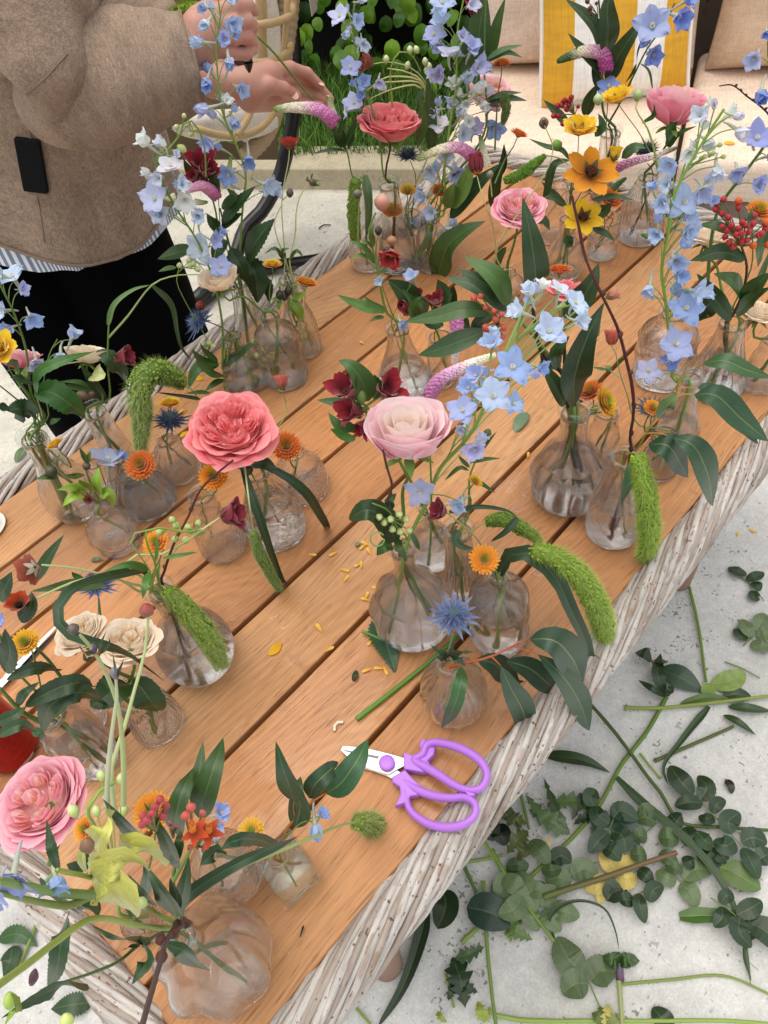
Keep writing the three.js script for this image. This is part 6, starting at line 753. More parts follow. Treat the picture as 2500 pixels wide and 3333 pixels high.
plant('alstroemeria', 'dark red lily buds wrapped in broad leaves in the small clear jar', 'lily', 'E', 'bell', (g) => { const P = stem(g, [[1120, 480], [1090, 440]], 0.0026); stem(g, [[1180, 480], [1170, 400]], 0.002, STEM, { free: true });
  for (const [b, tp, R, op] of [[[985, 400, 0.04], [900, 320], 130, 0.16], [[1135, 345, 0.03], [1150, 270], 95, 0.55], [[1040, 290, 0.01], [1042, 220], 80, 0.15], [[1085, 420, 0.05], [1100, 400], 50, 0.3]]) { const B = at(b), T = at([tp[0], tp[1], b[2] + 0.02]); cupFlower(g, b, R, T.sub(B).normalize(), 'lily', { n: 3, layers: 2, open: op, w: 0.32, rec: op > 0.3 ? 0.6 : -0.5, Rc: 0.3, calyx: false, eye: '#c08080' }); pedicel(g, P[P.length - 1], B, 0.0013); }
  for (const [l, w, c] of [[[[1000, 400, 0.02], [960, 300, 0.03], [850, 200, 0.03]], 82, '#2b4a1f'], [[[1055, 430, 0.04], [1010, 350, 0.05], [935, 255, 0.05]], 32, '#3c5f2c'], [[[1040, 440, 0.05], [1010, 380, 0.06], [1025, 305, 0.06]], 46, '#3f6428'], [[[1120, 390, 0.02], [1175, 300, 0.02], [1150, 200, 0.02]], 66, '#2c4c22'], [[[1080, 420, 0.05], [1060, 360, 0.06], [1020, 320, 0.06]], 40, '#38592a'], [[[1180, 470, 0.01], [1100, 470, 0.02], [1040, 440, 0.03]], 40, '#2c4c22'], [[[1180, 400, 0.01], [1230, 320, 0.01], [1250, 240, 0.01]], 52, '#223c1a'], [[[1190, 440, 0.01], [1270, 420, 0.01], [1350, 520, 0.01]], 40, '#22401a'], [[[1100, 350, 0.03], [1040, 330, 0.04], [1000, 350, 0.04]], 30, '#3d6330']]) leaf(g, l, w, { col: c, fold: 0.3 }); });
plant('veronica', 'upright pink speedwell spike hanging tip down beside the lily buds', 'speedwell', 'E', 'bell', (g) => { stem(g, [[1180, 460], [1235, 400, 0.03], [1258, 355, 0.04]], 0.0013); spike(g, [[1260, 355, 0.04], [1266, 470, 0.05], [1264, 590, 0.05], [1250, 715, 0.05]], 42, ['#cf6fb2', '#dc8cc4', '#e3a4cf', '#f0e2e2', '#efe8d8']); });
delph('two small pale blue florets among the lily leaves', 'E', 'centre', [[880, 430, 0.02], [960, 280, 0.02], [1010, 215, 0.02]], [[812, 205, 52, 1, 'sky', -0.4, -0.4, 0.7], [1000, 200, 66, 1, 'sky', -0.3, 0.3, 0.8], [930, 460, 60, 1, 'sky', 0.3, -0.6, 0.6]], { r: 0.0013 });
// back left vases
roseThing('coral-pink rose with frilled rim at the back of the table', 'B', 'backtwo', [868, 770, 0], 178, [0.02, 0.6, 0.78], 'coral', { open: 0.55, tall: 1.3, rings: 6, count: [5, 6, 6, 7, 7, 6], run: [[845, 1100], [850, 960]], stem: '#4a2c20', ruf: 1.2, heart: 18 });
plant('veronica', 'pink speedwell spike with green tip below the reaching hand', 'speedwell', 'B', 'backleft', (g) => { stem(g, [[650, 1075], [605, 900], [545, 760]], 0.002, '#5f7d38'); spike(g, [[538, 735, 0.01], [440, 660, 0.01], [300, 645, 0.01], [172, 655, 0.01]], 38, ['#b85a96', '#d581b8', '#dd9cc8', '#f0e6d8', '#e6e6c8', '#7fa040']); spike(g, [[528, 700, 0], [512, 640, 0], [505, 578, 0]], 22, ['#efeee0', '#cfd8a8', '#8fae52']); for (const [l, w] of [[[[605, 900], [550, 820, 0.01], [505, 745, 0.01]], 22], [[[595, 870], [640, 780, 0.01], [665, 700, 0.01]], 26], [[[600, 900], [510, 900, 0.01], [395, 922, 0.01]], 14], [[[590, 860], [575, 780, 0.01], [600, 690, 0.01]], 24], [[[610, 900], [640, 830, 0.01], [640, 760, 0.01]], 20], [[[600, 880], [555, 860, 0.01], [530, 790, 0.01]], 20], [[[560, 770], [590, 730, 0.01], [560, 640, 0.01]], 16]]) leaf(g, l, w, { col: '#35552a' }); });
plant('foxtail', 'straight green foxtail hanging down beside the corner flask', 'foxtail', 'B', 'backleft', (g) => { foxtail(g, [[660, 1078, 0.03], [650, 1180, 0.03], [648, 1300, 0.03], [662, 1440, 0.02]], 46, { col: '#6f9030', tip: '#9fb656', n: 2600, hair: 0.6, prof: (v) => 0.75 + 0.25 * Math.sin(v * 3) }); stem(g, [[700, 1070, 0.01], [675, 1060, 0.03], [660, 1080, 0.03]], 0.0012, '#8fa45a', { free: true }); leaf(g, [[715, 1050, 0.0], [735, 1150, 0.02], [742, 1300, 0.02], [718, 1440, 0.02]], 28, { ...BL, col: '#5f7f52' }); });
delph('thin sky-blue delphinium in front of the hedge', 'B', 'backtwo', [[840, 1080], [800, 800], [740, 600], [695, 500], [662, 330], [642, 150], [655, -30]], [[565, 100, 72, 0, 'sky', -0.35, 0.2, 0.85], [685, 5, 62, 1, 'sky', 0.4, -0.2, 0.7], [665, 125, 66, 1, 'sky', 0.3, -0.5, 0.7], [612, 190, 62, 2, 'sky', -0.3, -0.8, 0.4], [705, 252, 68, 1, 'sky', 0.3, -0.75, 0.5], [628, 410, 74, 0, 'blue', 0, 0.1, 1], [800, 488, 64, 1, 'lilac', 0.1, -0.8, 0.5], [705, 500, 66, 1, 'blue', 0.1, -0.2, 0.9], [650, 620, 72, 0, 'sky', -0.3, 0.1, 0.9], [690, 560, 56, 1, 'blue', 0, -0.4, 0.8]], { col: '#7a9a48' });
cupThing('rusty pink cup flower on a horizontal pale stem before the hedge', 'B', 'backthree', [765, 382, 0.01], 88, [-0.95, 0.1, 0.3], 'rust', [[1100, 900], [1080, 500], [980, 402], [850, 372]], { open: 0.6, buds: [[690, 592, 36, '#6a3a34', '#8a5048', [740, 590]]] });
plant('pale_flower', 'fan of pale yellow stems sweeping left before the hedge', 'stem', 'B', 'backthree', (g) => { for (const r of [[[1060, 495], [900, 458], [820, 472], [700, 572]], [[1055, 505], [900, 490], [800, 500], [720, 540]], [[1045, 520], [880, 535], [740, 595]], [[1060, 490], [960, 430], [850, 410]]]) stem(g, [[1100, 760], ...r], 0.0017, '#d0d28c', { free: true }); stem(g, [[880, 640], [872, 400], [930, 308], [1000, 335], [1050, 430]], 0.0015, '#8fa84e', { free: true }); for (const [x, y] of [[985, 300], [1026, 298], [970, 392], [842, 356], [1075, 370], [1100, 400], [1085, 420]]) bud(g, [x, y], 22, [rr(-0.4, 0.4), 0.8, 0.3], '#a3b264', '#dde0b4', 1.3); leaf(g, [[1060, 520], [1040, 640, 0.01], [1090, 700, 0.01]], 20); leaf(g, [[1115, 920], [1105, 660, 0.01], [1088, 440, 0.01]], 38, { col: '#3f5c2c' }); });
mumThing('amber button flower at the cut-glass back vase', 'B', 'backthree', [880, 1268, 0.02], 74, [-0.05, 0.45, 0.88], 'amber', [[950, 1390, 0.01]]);
mumThing('smaller yellow button flower just above the amber one at the back', 'B', 'backthree', [972, 1148, 0], 60, [0, 0.5, 0.85], 'pale', [[950, 1340, 0]]);
mumThing('dull orange button flower hidden behind the pale delphinium at the back', 'B', 'backfour', [1160, 1150, -0.03], 60, [0.1, 0.4, 0.8], 'orange', [[1130, 1280, -0.02]]);
plant('sea_holly', 'dark spiky thistle under the coral-pink rose', 'thistle', 'B', 'backthree', (g) => { stem(g, [[1020, 1060, -0.01], [985, 960, -0.01]], 0.0014, '#4a5f50'); eryngium(g, [972, 925, -0.01], 92, dirC(0, 0.6, 0.6), ['#2c3a44', '#44566a', '#26352e']); });
delph('big lilac-blue delphinium spike in front of the sofa arm', 'B', 'backfour', [[1180, 1300], [1195, 1000], [1225, 750], [1262, 500], [1268, 200], [1312, -30]], [
  [1180, 20, 82, 0, 'sky', -0.2, 0.1, 0.95], [1350, 30, 72, 1, 'lilac', 0.4, -0.3, 0.8], [1175, 150, 84, 1, 'sky', -0.3, 0.2, 0.85], [1130, 212, 78, 0, 'lilac', -0.3, 0.1, 0.95], [1165, 265, 60, 1, 'blue', -0.2, -0.8, 0.5], [1218, 332, 78, 0, 'lilac', 0, 0.5, 0.8], [1350, 310, 84, 1, 'lilac', 0.3, 0.3, 0.75], [1392, 402, 88, 1, 'lilac', 0.2, -0.4, 0.8], [1165, 442, 72, 1, 'lilac', -0.3, -0.5, 0.7], [1295, 222, 62, 1, 'lilac', 0.3, -0.2, 0.8], [1258, 532, 78, 1, 'white', -0.3, 0.3, 0.8], [1380, 555, 82, 2, 'white', 0.4, 0.4, 0.6], [1420, 620, 82, 2, 'white', 0.3, -0.7, 0.5], [1330, 612, 62, 2, 'white', -0.2, -0.7, 0.6], [1440, 560, 60, 2, 'white', 0.8, 0.4, 0.4], [1330, 500, 66, 1, 'sky', 0, 0.4, 0.8]], { r: 0.003, col: '#8cb045' });
delph('pale delphinium spike hanging over the back of the planks', 'B', 'backthree', [[1010, 1700], [1080, 1550], [1150, 1350], [1180, 1100], [1200, 900], [1225, 720]], [
  [1142, 662, 68, 1, 'lilac', -0.5, -0.4, 0.6], [1280, 702, 80, 1, 'sky', 0.2, 0.3, 0.85], [1165, 752, 74, 0, 'white', -0.2, 0.3, 0.9], [1300, 805, 80, 1, 'sky', 0.2, -0.4, 0.8], [1205, 918, 84, 1, 'sky', 0, -0.5, 0.8], [1370, 780, 74, 0, 'lilac', 0.2, 0.2, 0.9], [1475, 765, 88, 1, 'blue', 0.35, -0.6, 0.6], [1110, 1015, 80, 1, 'sky', -0.2, -0.8, 0.5], [1250, 1035, 94, 1, 'sky', 0.2, -0.7, 0.6], [1070, 1180, 74, 1, 'sky', -0.5, -0.3, 0.7], [1130, 1272, 84, 1, 'sky', -0.4, -0.5, 0.6], [1030, 1362, 74, 1, 'lilac', -0.4, 0.3, 0.75], [1210, 1362, 80, 1, 'sky', -0.2, -0.9, 0.4], [1090, 1330, 74, 1, 'blue', 0.1, 0.2, 0.9], [1240, 640, 62, 1, 'lilac', 0, 0, 1], [1340, 730, 62, 1, 'white', 0, -0.5, 0.8]], { r: 0.0032, col: '#6f9038' });
plant('tall_foliage', 'long lance-shaped leaves among the back delphiniums', 'foliage', 'B', 'backfour', (g) => { stem(g, [[1430, 800], [1430, 400], [1440, -40]], 0.0024, '#587a34');
  for (const [l, w, c] of [[[[1240, 1250, 0.01], [1310, 1120, 0.02], [1370, 945, 0.02]], 50, '#6b8f3e'], [[[1225, 1310, 0], [1360, 1140, 0.01], [1535, 975, 0.01]], 54, '#33502a'], [[[1145, 1680, 0.02], [1210, 1480, 0.04], [1310, 1390, 0.05], [1440, 1325, 0.05]], 78, '#3f6028'], [[[1210, 1250, 0.01], [1230, 1150, 0.02], [1260, 1090, 0.02]], 40, '#587a36'], [[[1390, 420, -0.02], [1400, 200, -0.02], [1440, -60, -0.03]], 75, '#3e5c2a'], [[[1470, 360, -0.02], [1500, 180, -0.02], [1560, -20, -0.02]], 34, '#486a2c'], [[[1440, 600, 0], [1560, 562, 0], [1659, 556, 0]], 20, '#35552a'], [[[1440, 630, 0], [1560, 590, 0], [1690, 604, 0]], 28, '#31502a'], [[[1440, 360, 0], [1540, 300, 0], [1662, 270, 0]], 20, '#3b5f2c'], [[[1440, 370, 0], [1560, 315, 0], [1660, 345, 0]], 24, '#3b5f2c'], [[[1480, 1250, 0], [1500, 1100, 0.01], [1560, 930, 0.01]], 36, '#2c4824'], [[[1400, 520, -0.03], [1330, 350, -0.03], [1380, 130, -0.03]], 50, '#4a6a34'], [[[1490, 1090, 0], [1540, 1000, 0], [1550, 860, 0]], 26, '#27401f'], [[[1120, 1300, 0], [1090, 1440, 0.01], [1000, 1580, 0.02]], 22, '#4a6b30'], [[[1030, 880, -0.02], [1060, 760, -0.02], [1050, 560, -0.02]], 32, '#4d6b30']]) leaf(g, l, w, { col: c }); });
roseThing('blush rose with apricot heart half hidden by white delphinium', 'B', 'backfour', [1470, 560, -0.04], 128, [0.1, 0.4, 0.9], 'blush', { open: 0.6, run: [[1450, 800, -0.02]], heart: 18 });
cupThing('small scarlet lily at the top of the delphinium spike', 'B', 'backfour', [1365, 100, -0.03], 90, [0.05, 0.6, 0.7], 'lily', [[1400, 400, -0.03], [1380, 200, -0.03]], { n: 3, open: 0.6, calyx: false });
cupThing('wine-red tulip-like cup on a pale stem at the back', 'B', 'pinkright', [1388, 1050, -0.02], 118, [-0.1, 0.97, 0.2], 'wine', [[1500, 1640], [1500, 1500], [1480, 1350], [1420, 1180]], { open: 0.28, Rc: 0.4, calyx: false, w: 0.5, buds: [[1465, 1048, 26, '#5a5f4c', '#8a8a78', [1478, 1180]]] });
plant('veronica', 'pink speedwell spike pointing left between the back delphiniums', 'speedwell', 'B', 'backfour', (g) => { stem(g, [[1400, 1150], [1385, 980]], 0.0014); spike(g, [[1375, 950, 0], [1285, 888, 0.01], [1180, 892, 0.01], [1032, 958, 0.01]], 34, ['#c4609a', '#d784b8', '#dca4c6', '#f0ead4', '#d8dcae', '#9ab066']); spike(g, [[1445, 990, 0], [1425, 900, 0], [1405, 812, 0]], 23, ['#f0eedc', '#e6e8c8', '#4f7a3a']); });
plant('foxtail', 'dark hanging foxtail behind the blush rose', 'foxtail', 'C', 'pinkright', (g) => { foxtail(g, [[75, 555, -0.12], [88, 650, -0.12], [70, 745, -0.12]], 32, { col: '#3f5a24', n: 1200 }); });

// ---- right back
roseThing('pink rose with apricot folds at the far middle of the table', 'C', 'pinkright', [168, 1250, 0], 152, [-0.05, 0.5, 0.85], 'pink', { open: 0.7, rings: 6, heart: 22, run: [[130, 1480], [150, 1400]], tag: 'R', leaves: [[[[90, 1480, 0], [40, 1560, 0], [30, 1659, 0]], 26, { col: '#35542a' }], [[[250, 1330, 0], [310, 1320, 0], [350, 1380, 0]], 30, { col: '#35542a' }]] });
cupThing('grey closed bud nodding on a long pale stem before the sofa', 'C', 'pinkright', [318, 752, 0.02], 32, [-0.2, 0.9, 0.3], 'rust', [[30, 1500, 0.03], [180, 1250, 0.03], [340, 1005, 0.02], [368, 880, 0.02], [335, 790, 0.02]], { open: 0.2, eye: false, n: 5, calyx: false, buds: [[315, 738, 36, '#4c4f46', '#7a7a6c']], r: 0.0016 });
mumThing('rust-orange button flower in front of the left sofa cushion', 'C', 'pinkright', [62, 390, -0.14], 62, [-0.05, 0.6, 0.7], 'orange', [[20, 900, -0.12], [40, 560, -0.14]], { free: true });
mumThing('orange button flower tipped right against the sofa seat', 'C', 'pinkright', [160, 812, -0.1], 66, [0.3, 0.7, 0.5], 'orange', [[20, 1100, -0.08], [80, 960, -0.1]], { free: true });
plant('foxtail', 'small green foxtail pointing right before the sofa seat', 'foxtail', 'C', 'pinkright', (g) => { foxtail(g, [[75, 1085, -0.08], [170, 1050, -0.08], [250, 990, -0.08], [322, 934, -0.08]], 38, { col: '#5f8a2c', tip: '#8fb04c', n: 1500, hair: 0.7 }); stem(g, [[322, 934, -0.08], [400, 945, -0.08], [460, 990, -0.06]], 0.001, '#7f9a45', { free: true }); });
plant('milkweed', 'tall milkweed with broad leaves in front of the striped cushion', 'milkweed', 'C', 'tallback', (g) => { stem(g, [[680, 700], [660, 520], [670, 320], [650, 80], [640, -40]], 0.003, '#4c6a30'); for (const [l, w] of [[[[690, 335, 0.01], [700, 200, 0.02], [695, 60, 0.02], [715, -80, 0.01]], 70], [[[670, 480, 0.01], [635, 400, 0.02], [560, 320, 0.02], [458, 198, 0.01]], 44], [[[695, 500, 0.01], [760, 340, 0.02], [850, 200, 0.02], [916, 88, 0.01]], 54], [[[655, 300, 0], [610, 150, 0.01], [440, -10, 0.01]], 50], [[[665, 560, 0.01], [630, 460, 0.01], [610, 330, 0.01]], 40], [[[560, 700, 0.02], [590, 600, 0.02], [640, 500, 0.02]], 38]]) leaf(g, l, w, { ...MW, col: '#304a22' });
  berries(g, [640, 100, 0.01], [[575, 8, 0.02], [592, 52, 0.02], [600, 85, 0.02, 0.7], [630, 20, 0.02, 0.7]], 18, { c1: '#4a2018', c2: '#6a3028' }); });
plant('veronica', 'magenta speedwell spike pointing left before the striped cushion', 'speedwell', 'C', 'tallback', (g) => { stem(g, [[700, 560], [690, 430]], 0.0014); spike(g, [[690, 415, 0.02], [665, 325, 0.02], [560, 308, 0.02], [398, 366, 0.02]], 40, ['#a03a80', '#b85a9a', '#cfa0bc', '#dcd8b8', '#4f6a3a', '#3f5f30']); spike(g, [[705, 420, 0], [712, 370, 0], [712, 325, 0]], 17, ['#6a8a4a', '#55753a', '#40602c']); });
plant('milkweed', 'dark red milkweed buds left of the yellow flowers', 'milkweed', 'C', 'tallback', (g) => { stem(g, [[640, 760], [560, 740], [500, 690, 0.02]], 0.0014, '#6a5a3a'); berries(g, [500, 690, 0.02], [[440, 602, 0.03], [480, 586, 0.03], [395, 636, 0.03], [422, 632, 0.03], [452, 656, 0.03], [374, 696, 0.03], [406, 695, 0.03], [430, 742, 0.03], [520, 640, 0.03, 0.7], [470, 605, 0.03], [430, 615, 0.02], [465, 630, 0.03]], 20, { c1: '#7a141c', c2: '#a8232a' }); leaf(g, [[470, 760, 0.01], [390, 680, 0.01], [310, 598, 0.01]], 34, { col: '#35552a' }); });
delph('deep blue delphinium on a dark stem before the striped cushion', 'C', 'tallback', [[700, 760], [760, 640], [850, 460], [930, 300], [1020, 170], [1100, 20]], [[965, 165, 132, 0, 'deep', -0.3, -0.2, 0.9, 0.04], [1115, 95, 110, 1, 'deep', 0.2, -0.6, 0.7, 0.04], [965, 325, 92, 1, 'deep', 0.1, -0.6, 0.7, 0.03], [705, 525, 78, 0, 'deep', -0.3, 0.1, 0.9, 0.03], [1160, 10, 80, 1, 'deep', 0.5, 0, 0.7, 0.03], [930, 250, 60, 1, 'deep', -0.4, -0.3, 0.7]], { r: 0.003, col: '#35532a', leaves: [[[[870, 380], [845, 440], [800, 500]], 9, {}], [[[890, 380], [940, 420], [970, 560]], 10, {}], [[[910, 220], [880, 300], [870, 370]], 6, {}]] });
for (const [lab, p, R, f, c, run, o] of [
  ['lemon-yellow flower, uppermost on the milkweed side of the sofa view', [758, 615, 0.04], 105, [-0.35, 0.55, 0.6], 'yellow', [[1000, 1040, 0.05], [900, 820, 0.05], [800, 680, 0.04]], { n: 6 }],
  ['bright yellow double flower above the large orange one', [525, 800, 0.02], 112, [0, 0.45, 0.85], 'yellow', [[470, 1250, 0], [515, 950, 0.01]], { n: 6, layers: 2 }],
  ['large orange-gold flower with dark eye in front of the sofa', [592, 1045, 0.04], 150, [0.02, 0.2, 0.97], 'golden', [[460, 1300, 0], [540, 1150, 0.02]], { n: 7, layers: 1, eye: '#5c2408', w: 0.36, open: 1.3, l: 1.1 }],
  ['yellow star-shaped flower, lowest under the orange-gold one', [545, 1312, 0.05], 118, [0, 0.25, 0.95], 'yellow', [[450, 1420, 0.01], [500, 1380, 0.03]], { n: 6, layers: 1, eye: '#5c300c', w: 0.38, open: 1.25 }],
  ['small closed yellow flower right of the orange-gold one', [735, 965, 0.02], 82, [0.1, 0.9, 0.35], 'yellow', [[480, 1250, 0], [700, 1060, 0.01]], { n: 6, layers: 2, open: 0.4, Rc: 0.4, eye: false }],
]) cupThing(lab, 'C', lab[0] === 'l' && lab[1] === 'e' ? 'ribbed' : 'flaskback', p, R, f, c, run, { ...o, stem: '#6f9038' });
plant('leaf_sprig', 'narrow dark leaves around the yellow flowers', 'foliage', 'C', 'flaskback', (g) => { stem(g, [[470, 1280, 0], [480, 1100, 0.01], [500, 940, 0.01]], 0.0024, '#5d7f30'); for (const [l, w] of [[[[450, 1230, 0.01], [380, 1190, 0.02], [300, 1185, 0.02]], 26], [[[600, 1200, 0.03], [740, 1180, 0.04], [858, 1200, 0.04]], 22], [[[600, 1300, 0.02], [680, 1265, 0.03], [720, 1215, 0.03]], 50], [[[600, 1370, 0.03], [690, 1405, 0.04], [738, 1447, 0.04]], 24], [[[470, 960, 0], [380, 985, 0.01], [330, 1150, 0.01], [300, 1245, 0]], 26], [[[440, 1240, 0], [360, 1160, 0], [300, 1090, 0]], 30], [[[490, 1420, 0.02], [460, 1460, 0.02], [490, 1480, 0.02]], 34], [[[470, 960, 0.01], [420, 900, 0.01], [330, 880, 0.01], [220, 830, 0.01]], 20], [[[780, 950, 0.01], [870, 880, 0.01], [930, 890, 0.01]], 34], [[[620, 820, 0], [660, 760, 0], [640, 680, 0]], 30]]) leaf(g, l, w, { col: '#35572a' }); bud(g, [640, 597, 0.03], 36, [-0.2, 0.8, 0.4], '#7f9a52', '#c0cc9a', 1.1); bud(g, [878, 572, 0.03], 34, [0.2, 0.8, 0.4], '#7f9a52', '#b0c080', 1.2); bud(g, [392, 872, 0.01], 38, [-0.3, 0.6, 0.5], '#4f7a2c', '#6f9a3c', 1.1); stem(g, [[1000, 1000, 0.04], [940, 780, 0.04], [865, 650, 0.04], [878, 600, 0.03]], 0.0018, '#8fae58', { free: true }); });
mumThing('orange button flower behind the orange-gold flower', 'C', 'crystal', [705, 1195, -0.01], 88, [0.2, 0.35, 0.9], 'orange', [[680, 1300, 0]]);
roseThing('cerise-pink rose with pale rim in front of the sofa seat', 'C', 'ribbed', [1090, 690, 0.03], 168, [0.05, 0.75, 0.6], 'pink', { open: 0.35, tall: 1.5, rings: 5, ruf: 0.8, run: [[960, 1000], [1060, 850, 0.02]], tag: 'C', leaves: [[[[1060, 880, 0.04], [1080, 760, 0.05], [1135, 680, 0.05]], 40, { col: '#3a6a2c', serr: 0.1 }], [[[1060, 890, 0.04], [1130, 800, 0.05], [1235, 755, 0.05]], 18, { col: '#3f6a2c' }], [[[900, 740, 0.04], [975, 690, 0.05], [980, 605, 0.05]], 20, { col: '#2f5a28' }]] });
plant('sea_holly', 'near-black thistle on the vertical-ribbed bottle at the far end', 'thistle', 'C', 'ribbed', (g) => { stem(g, [[935, 980]], 0.0016, '#26302a'); eryngium(g, [935, 900, 0.01], 120, dirC(0, 0.7, 0.5), ['#2c3444', '#424e64', '#1f2a30']); });
plant('veronica', 'pink speedwell spike crossing the ribbed bottle', 'speedwell', 'C', 'crystal', (g) => { stem(g, [[640, 1240, 0.02], [690, 1060, 0.03]], 0.0012); spike(g, [[690, 1042, 0.04], [820, 978, 0.05], [960, 938, 0.05], [1110, 888, 0.05]], 27, ['#a85a8a', '#c07aa6', '#d8b0c4', '#e8dcd0', '#3f5530']); spike(g, [[730, 1130, 0.02], [770, 1095, 0.02], [808, 1068, 0.02]], 18, ['#4f7040', '#3f6030', '#35552a']); spike(g, [[985, 1440, 0.04], [940, 1420, 0.04], [900, 1405, 0.04]], 18, ['#6f9a40', '#5f8a34', '#4f7a2c']); });

// ---- right side
delph('tall arching delphinium, white at its nodding tip, right of the ribbed bottle', 'C', 'delph', [[1090, 2290], [1100, 2130], [1065, 1980], [1040, 1770], [1020, 1630], [1060, 1400, 0.01], [1105, 1150, 0.02], [1180, 1000, 0.02], [1300, 800, 0.02], [1395, 655, 0.02]], [
  [1340, 640, 62, 2, 'white', -0.4, -0.2, 0.8], [1250, 700, 84, 1, 'white', -0.5, -0.2, 0.7], [1450, 690, 68, 2, 'white', 0.6, -0.4, 0.5], [1470, 775, 94, 2, 'white', 0.5, -0.7, 0.4], [1290, 845, 92, 2, 'white', 0, -0.6, 0.6], [1190, 905, 84, 1, 'white', -0.4, -0.7, 0.5], [1080, 975, 92, 1, 'sky', -0.5, -0.5, 0.5], [1350, 1005, 98, 2, 'white', 0, -0.95, 0.3], [1265, 1130, 98, 1, 'sky', 0.05, -0.85, 0.45], [1060, 1110, 84, 1, 'sky', -0.6, -0.3, 0.6], [1030, 1210, 94, 1, 'blue', -0.4, -0.5, 0.6], [1150, 1210, 104, 0, 'sky', 0.1, -0.35, 0.9], [1000, 1400, 92, 1, 'blue', -0.5, -0.4, 0.6], [1165, 1290, 84, 1, 'blue', 0.3, -0.5, 0.7], [1160, 1385, 100, 1, 'blue', 0.2, -0.5, 0.8], [1100, 1560, 112, 1, 'blue', 0, -0.6, 0.75], [1310, 1190, 62, 1, 'deep', 0.4, -0.4, 0.7],
  [950, 1715, 84, 2, 'sky', -0.3, -0.92, 0.2], [1120, 1645, 84, 1, 'blue', 0.2, -0.5, 0.8], [1210, 1745, 102, 1, 'sky', 0.45, -0.4, 0.7], [1160, 1855, 114, 0, 'blue', 0, 0.12, 1], [1100, 2065, 116, 0, 'blue', 0, 0.12, 1, 0.04], [940, 2230, 88, 0, 'lilac', -0.2, 0.35, 0.9, 0.03], [1065, 2165, 70, 1, 'deep', 0.1, -0.6, 0.7]], { r: 0.0034, col: '#86b048', buds: [[1370, 870, 18], [1280, 940, 18], [1310, 930, 18], [1390, 940, 18], [1260, 950, 18], [1330, 920, 18]] });
plant('milkweed', 'red milkweed bud cluster with broad leaves in the fluted cone vase', 'milkweed', 'C', 'conright', (g) => { stem(g, [[1440, 1900], [1500, 1780], [1532, 1600, 0.01], [1500, 1480, 0.02]], 0.003, '#3f2a1c');
  berries(g, [1500, 1480, 0.02], [[1392, 1196, 0.03], [1352, 1216, 0.03], [1345, 1256, 0.03], [1382, 1282, 0.03], [1422, 1304, 0.04], [1482, 1246, 0.03], [1505, 1336, 0.04], [1385, 1362, 0.04], [1440, 1352, 0.05], [1480, 1372, 0.05], [1522, 1352, 0.04], [1552, 1362, 0.04], [1402, 1422, 0.04], [1450, 1482, 0.05], [1502, 1450, 0.05], [1532, 1442, 0.05], [1622, 1402, 0.04], [1576, 1292, 0.03], [1602, 1412, 0.04], [1545, 1392, 0.05], [1500, 1402, 0.06], [1572, 1342, 0.04], [1642, 1372, 0.03], [1420, 1385, 0.05], [1470, 1410, 0.06], [1425, 1455, 0.05]], 24); berries(g, [1500, 1480, 0.02], [[1482, 1206, 0.03], [1570, 1474, 0.05], [1645, 1335, 0.03], [1660, 1470, 0.04]], 27, { c1: '#b4320f', c2: '#d8601c' });
  for (const [l, w, c] of [[[[1520, 1560, 0.02], [1390, 1512, 0.03], [1190, 1565, 0.03]], 58, '#2c4a20'], [[[1500, 1790, 0.02], [1440, 1680, 0.04], [1330, 1640, 0.04]], 66, '#486630'], [[[1505, 1800, 0.02], [1590, 1710, 0.03], [1680, 1630, 0.03]], 54, '#3c5a28'], [[[1440, 1920, 0.02], [1360, 1820, 0.03], [1230, 1640, 0.03]], 62, '#2f4d22'], [[[1480, 1900, 0.02], [1560, 1790, 0.03], [1680, 1720, 0.03]], 44, '#37562a'], [[[1450, 1400, 0.03], [1340, 1355, 0.03], [1230, 1350, 0.02]], 36, '#3b5526'], [[[1600, 1600, 0], [1620, 1450, 0.01], [1700, 1300, 0]], 40, '#40602c'], [[[1560, 1800, 0], [1620, 1640, 0], [1680, 1480, 0]], 24, '#4a6a34'], [[[1350, 1780, -0.02], [1280, 1850, -0.01], [1230, 1930, -0.01]], 70, '#1f381a'], [[[1540, 1400, 0.06], [1550, 1310, 0.07], [1570, 1240, 0.06]], 22, '#304a22']]) leaf(g, l, w, { ...MW, col: c }); });
mumThing('amber button flower behind the red milkweed at the right edge', 'C', 'conright', [1605, 1272, -0.03], 92, [0.05, 0.45, 0.88], 'amber', [[1560, 1600, -0.02]]);
roseThing('cream rose behind the red milkweed', 'C', 'conright', [1290, 1420, -0.06], 120, [0.05, 0.75, 0.6], 'ivory', { open: 0.6, run: [[1400, 1800, -0.02], [1330, 1560, -0.05]], heart: 16 });
roseThing('cream rose cut by the right picture edge', 'F', 'fineright', [1610, 405, 0], 118, [0.0, 0.75, 0.6], 'ivory', { open: 0.65, run: [[1620, 560, 0]], heart: 18, tag: 'E' });
delph('deep blue delphinium leaning in from the right picture edge', 'C', 'fineright', [[1300, 1900, 0.02], [1300, 1650], [1360, 1260], [1500, 1060], [1640, 870], [1700, 740], [1690, 500], [1660, 280], [1700, 100]], [[1580, 345, 92, 1, 'sky', -0.5, -0.5, 0.5], [1620, 545, 94, 2, 'deep', -0.2, -0.9, 0.3], [1588, 835, 116, 0, 'deep', -0.15, 0.1, 0.95, 0.03], [1470, 1020, 84, 1, 'lilac', -0.2, -0.8, 0.4], [1605, 1115, 84, 1, 'blue', -0.3, -0.2, 0.8], [1660, 940, 80, 1, 'deep', 0.3, -0.3, 0.8], [1650, 190, 50, 2, 'deep', -0.2, -0.8, 0.4]], { r: 0.0034, col: '#4f7434', free: true });
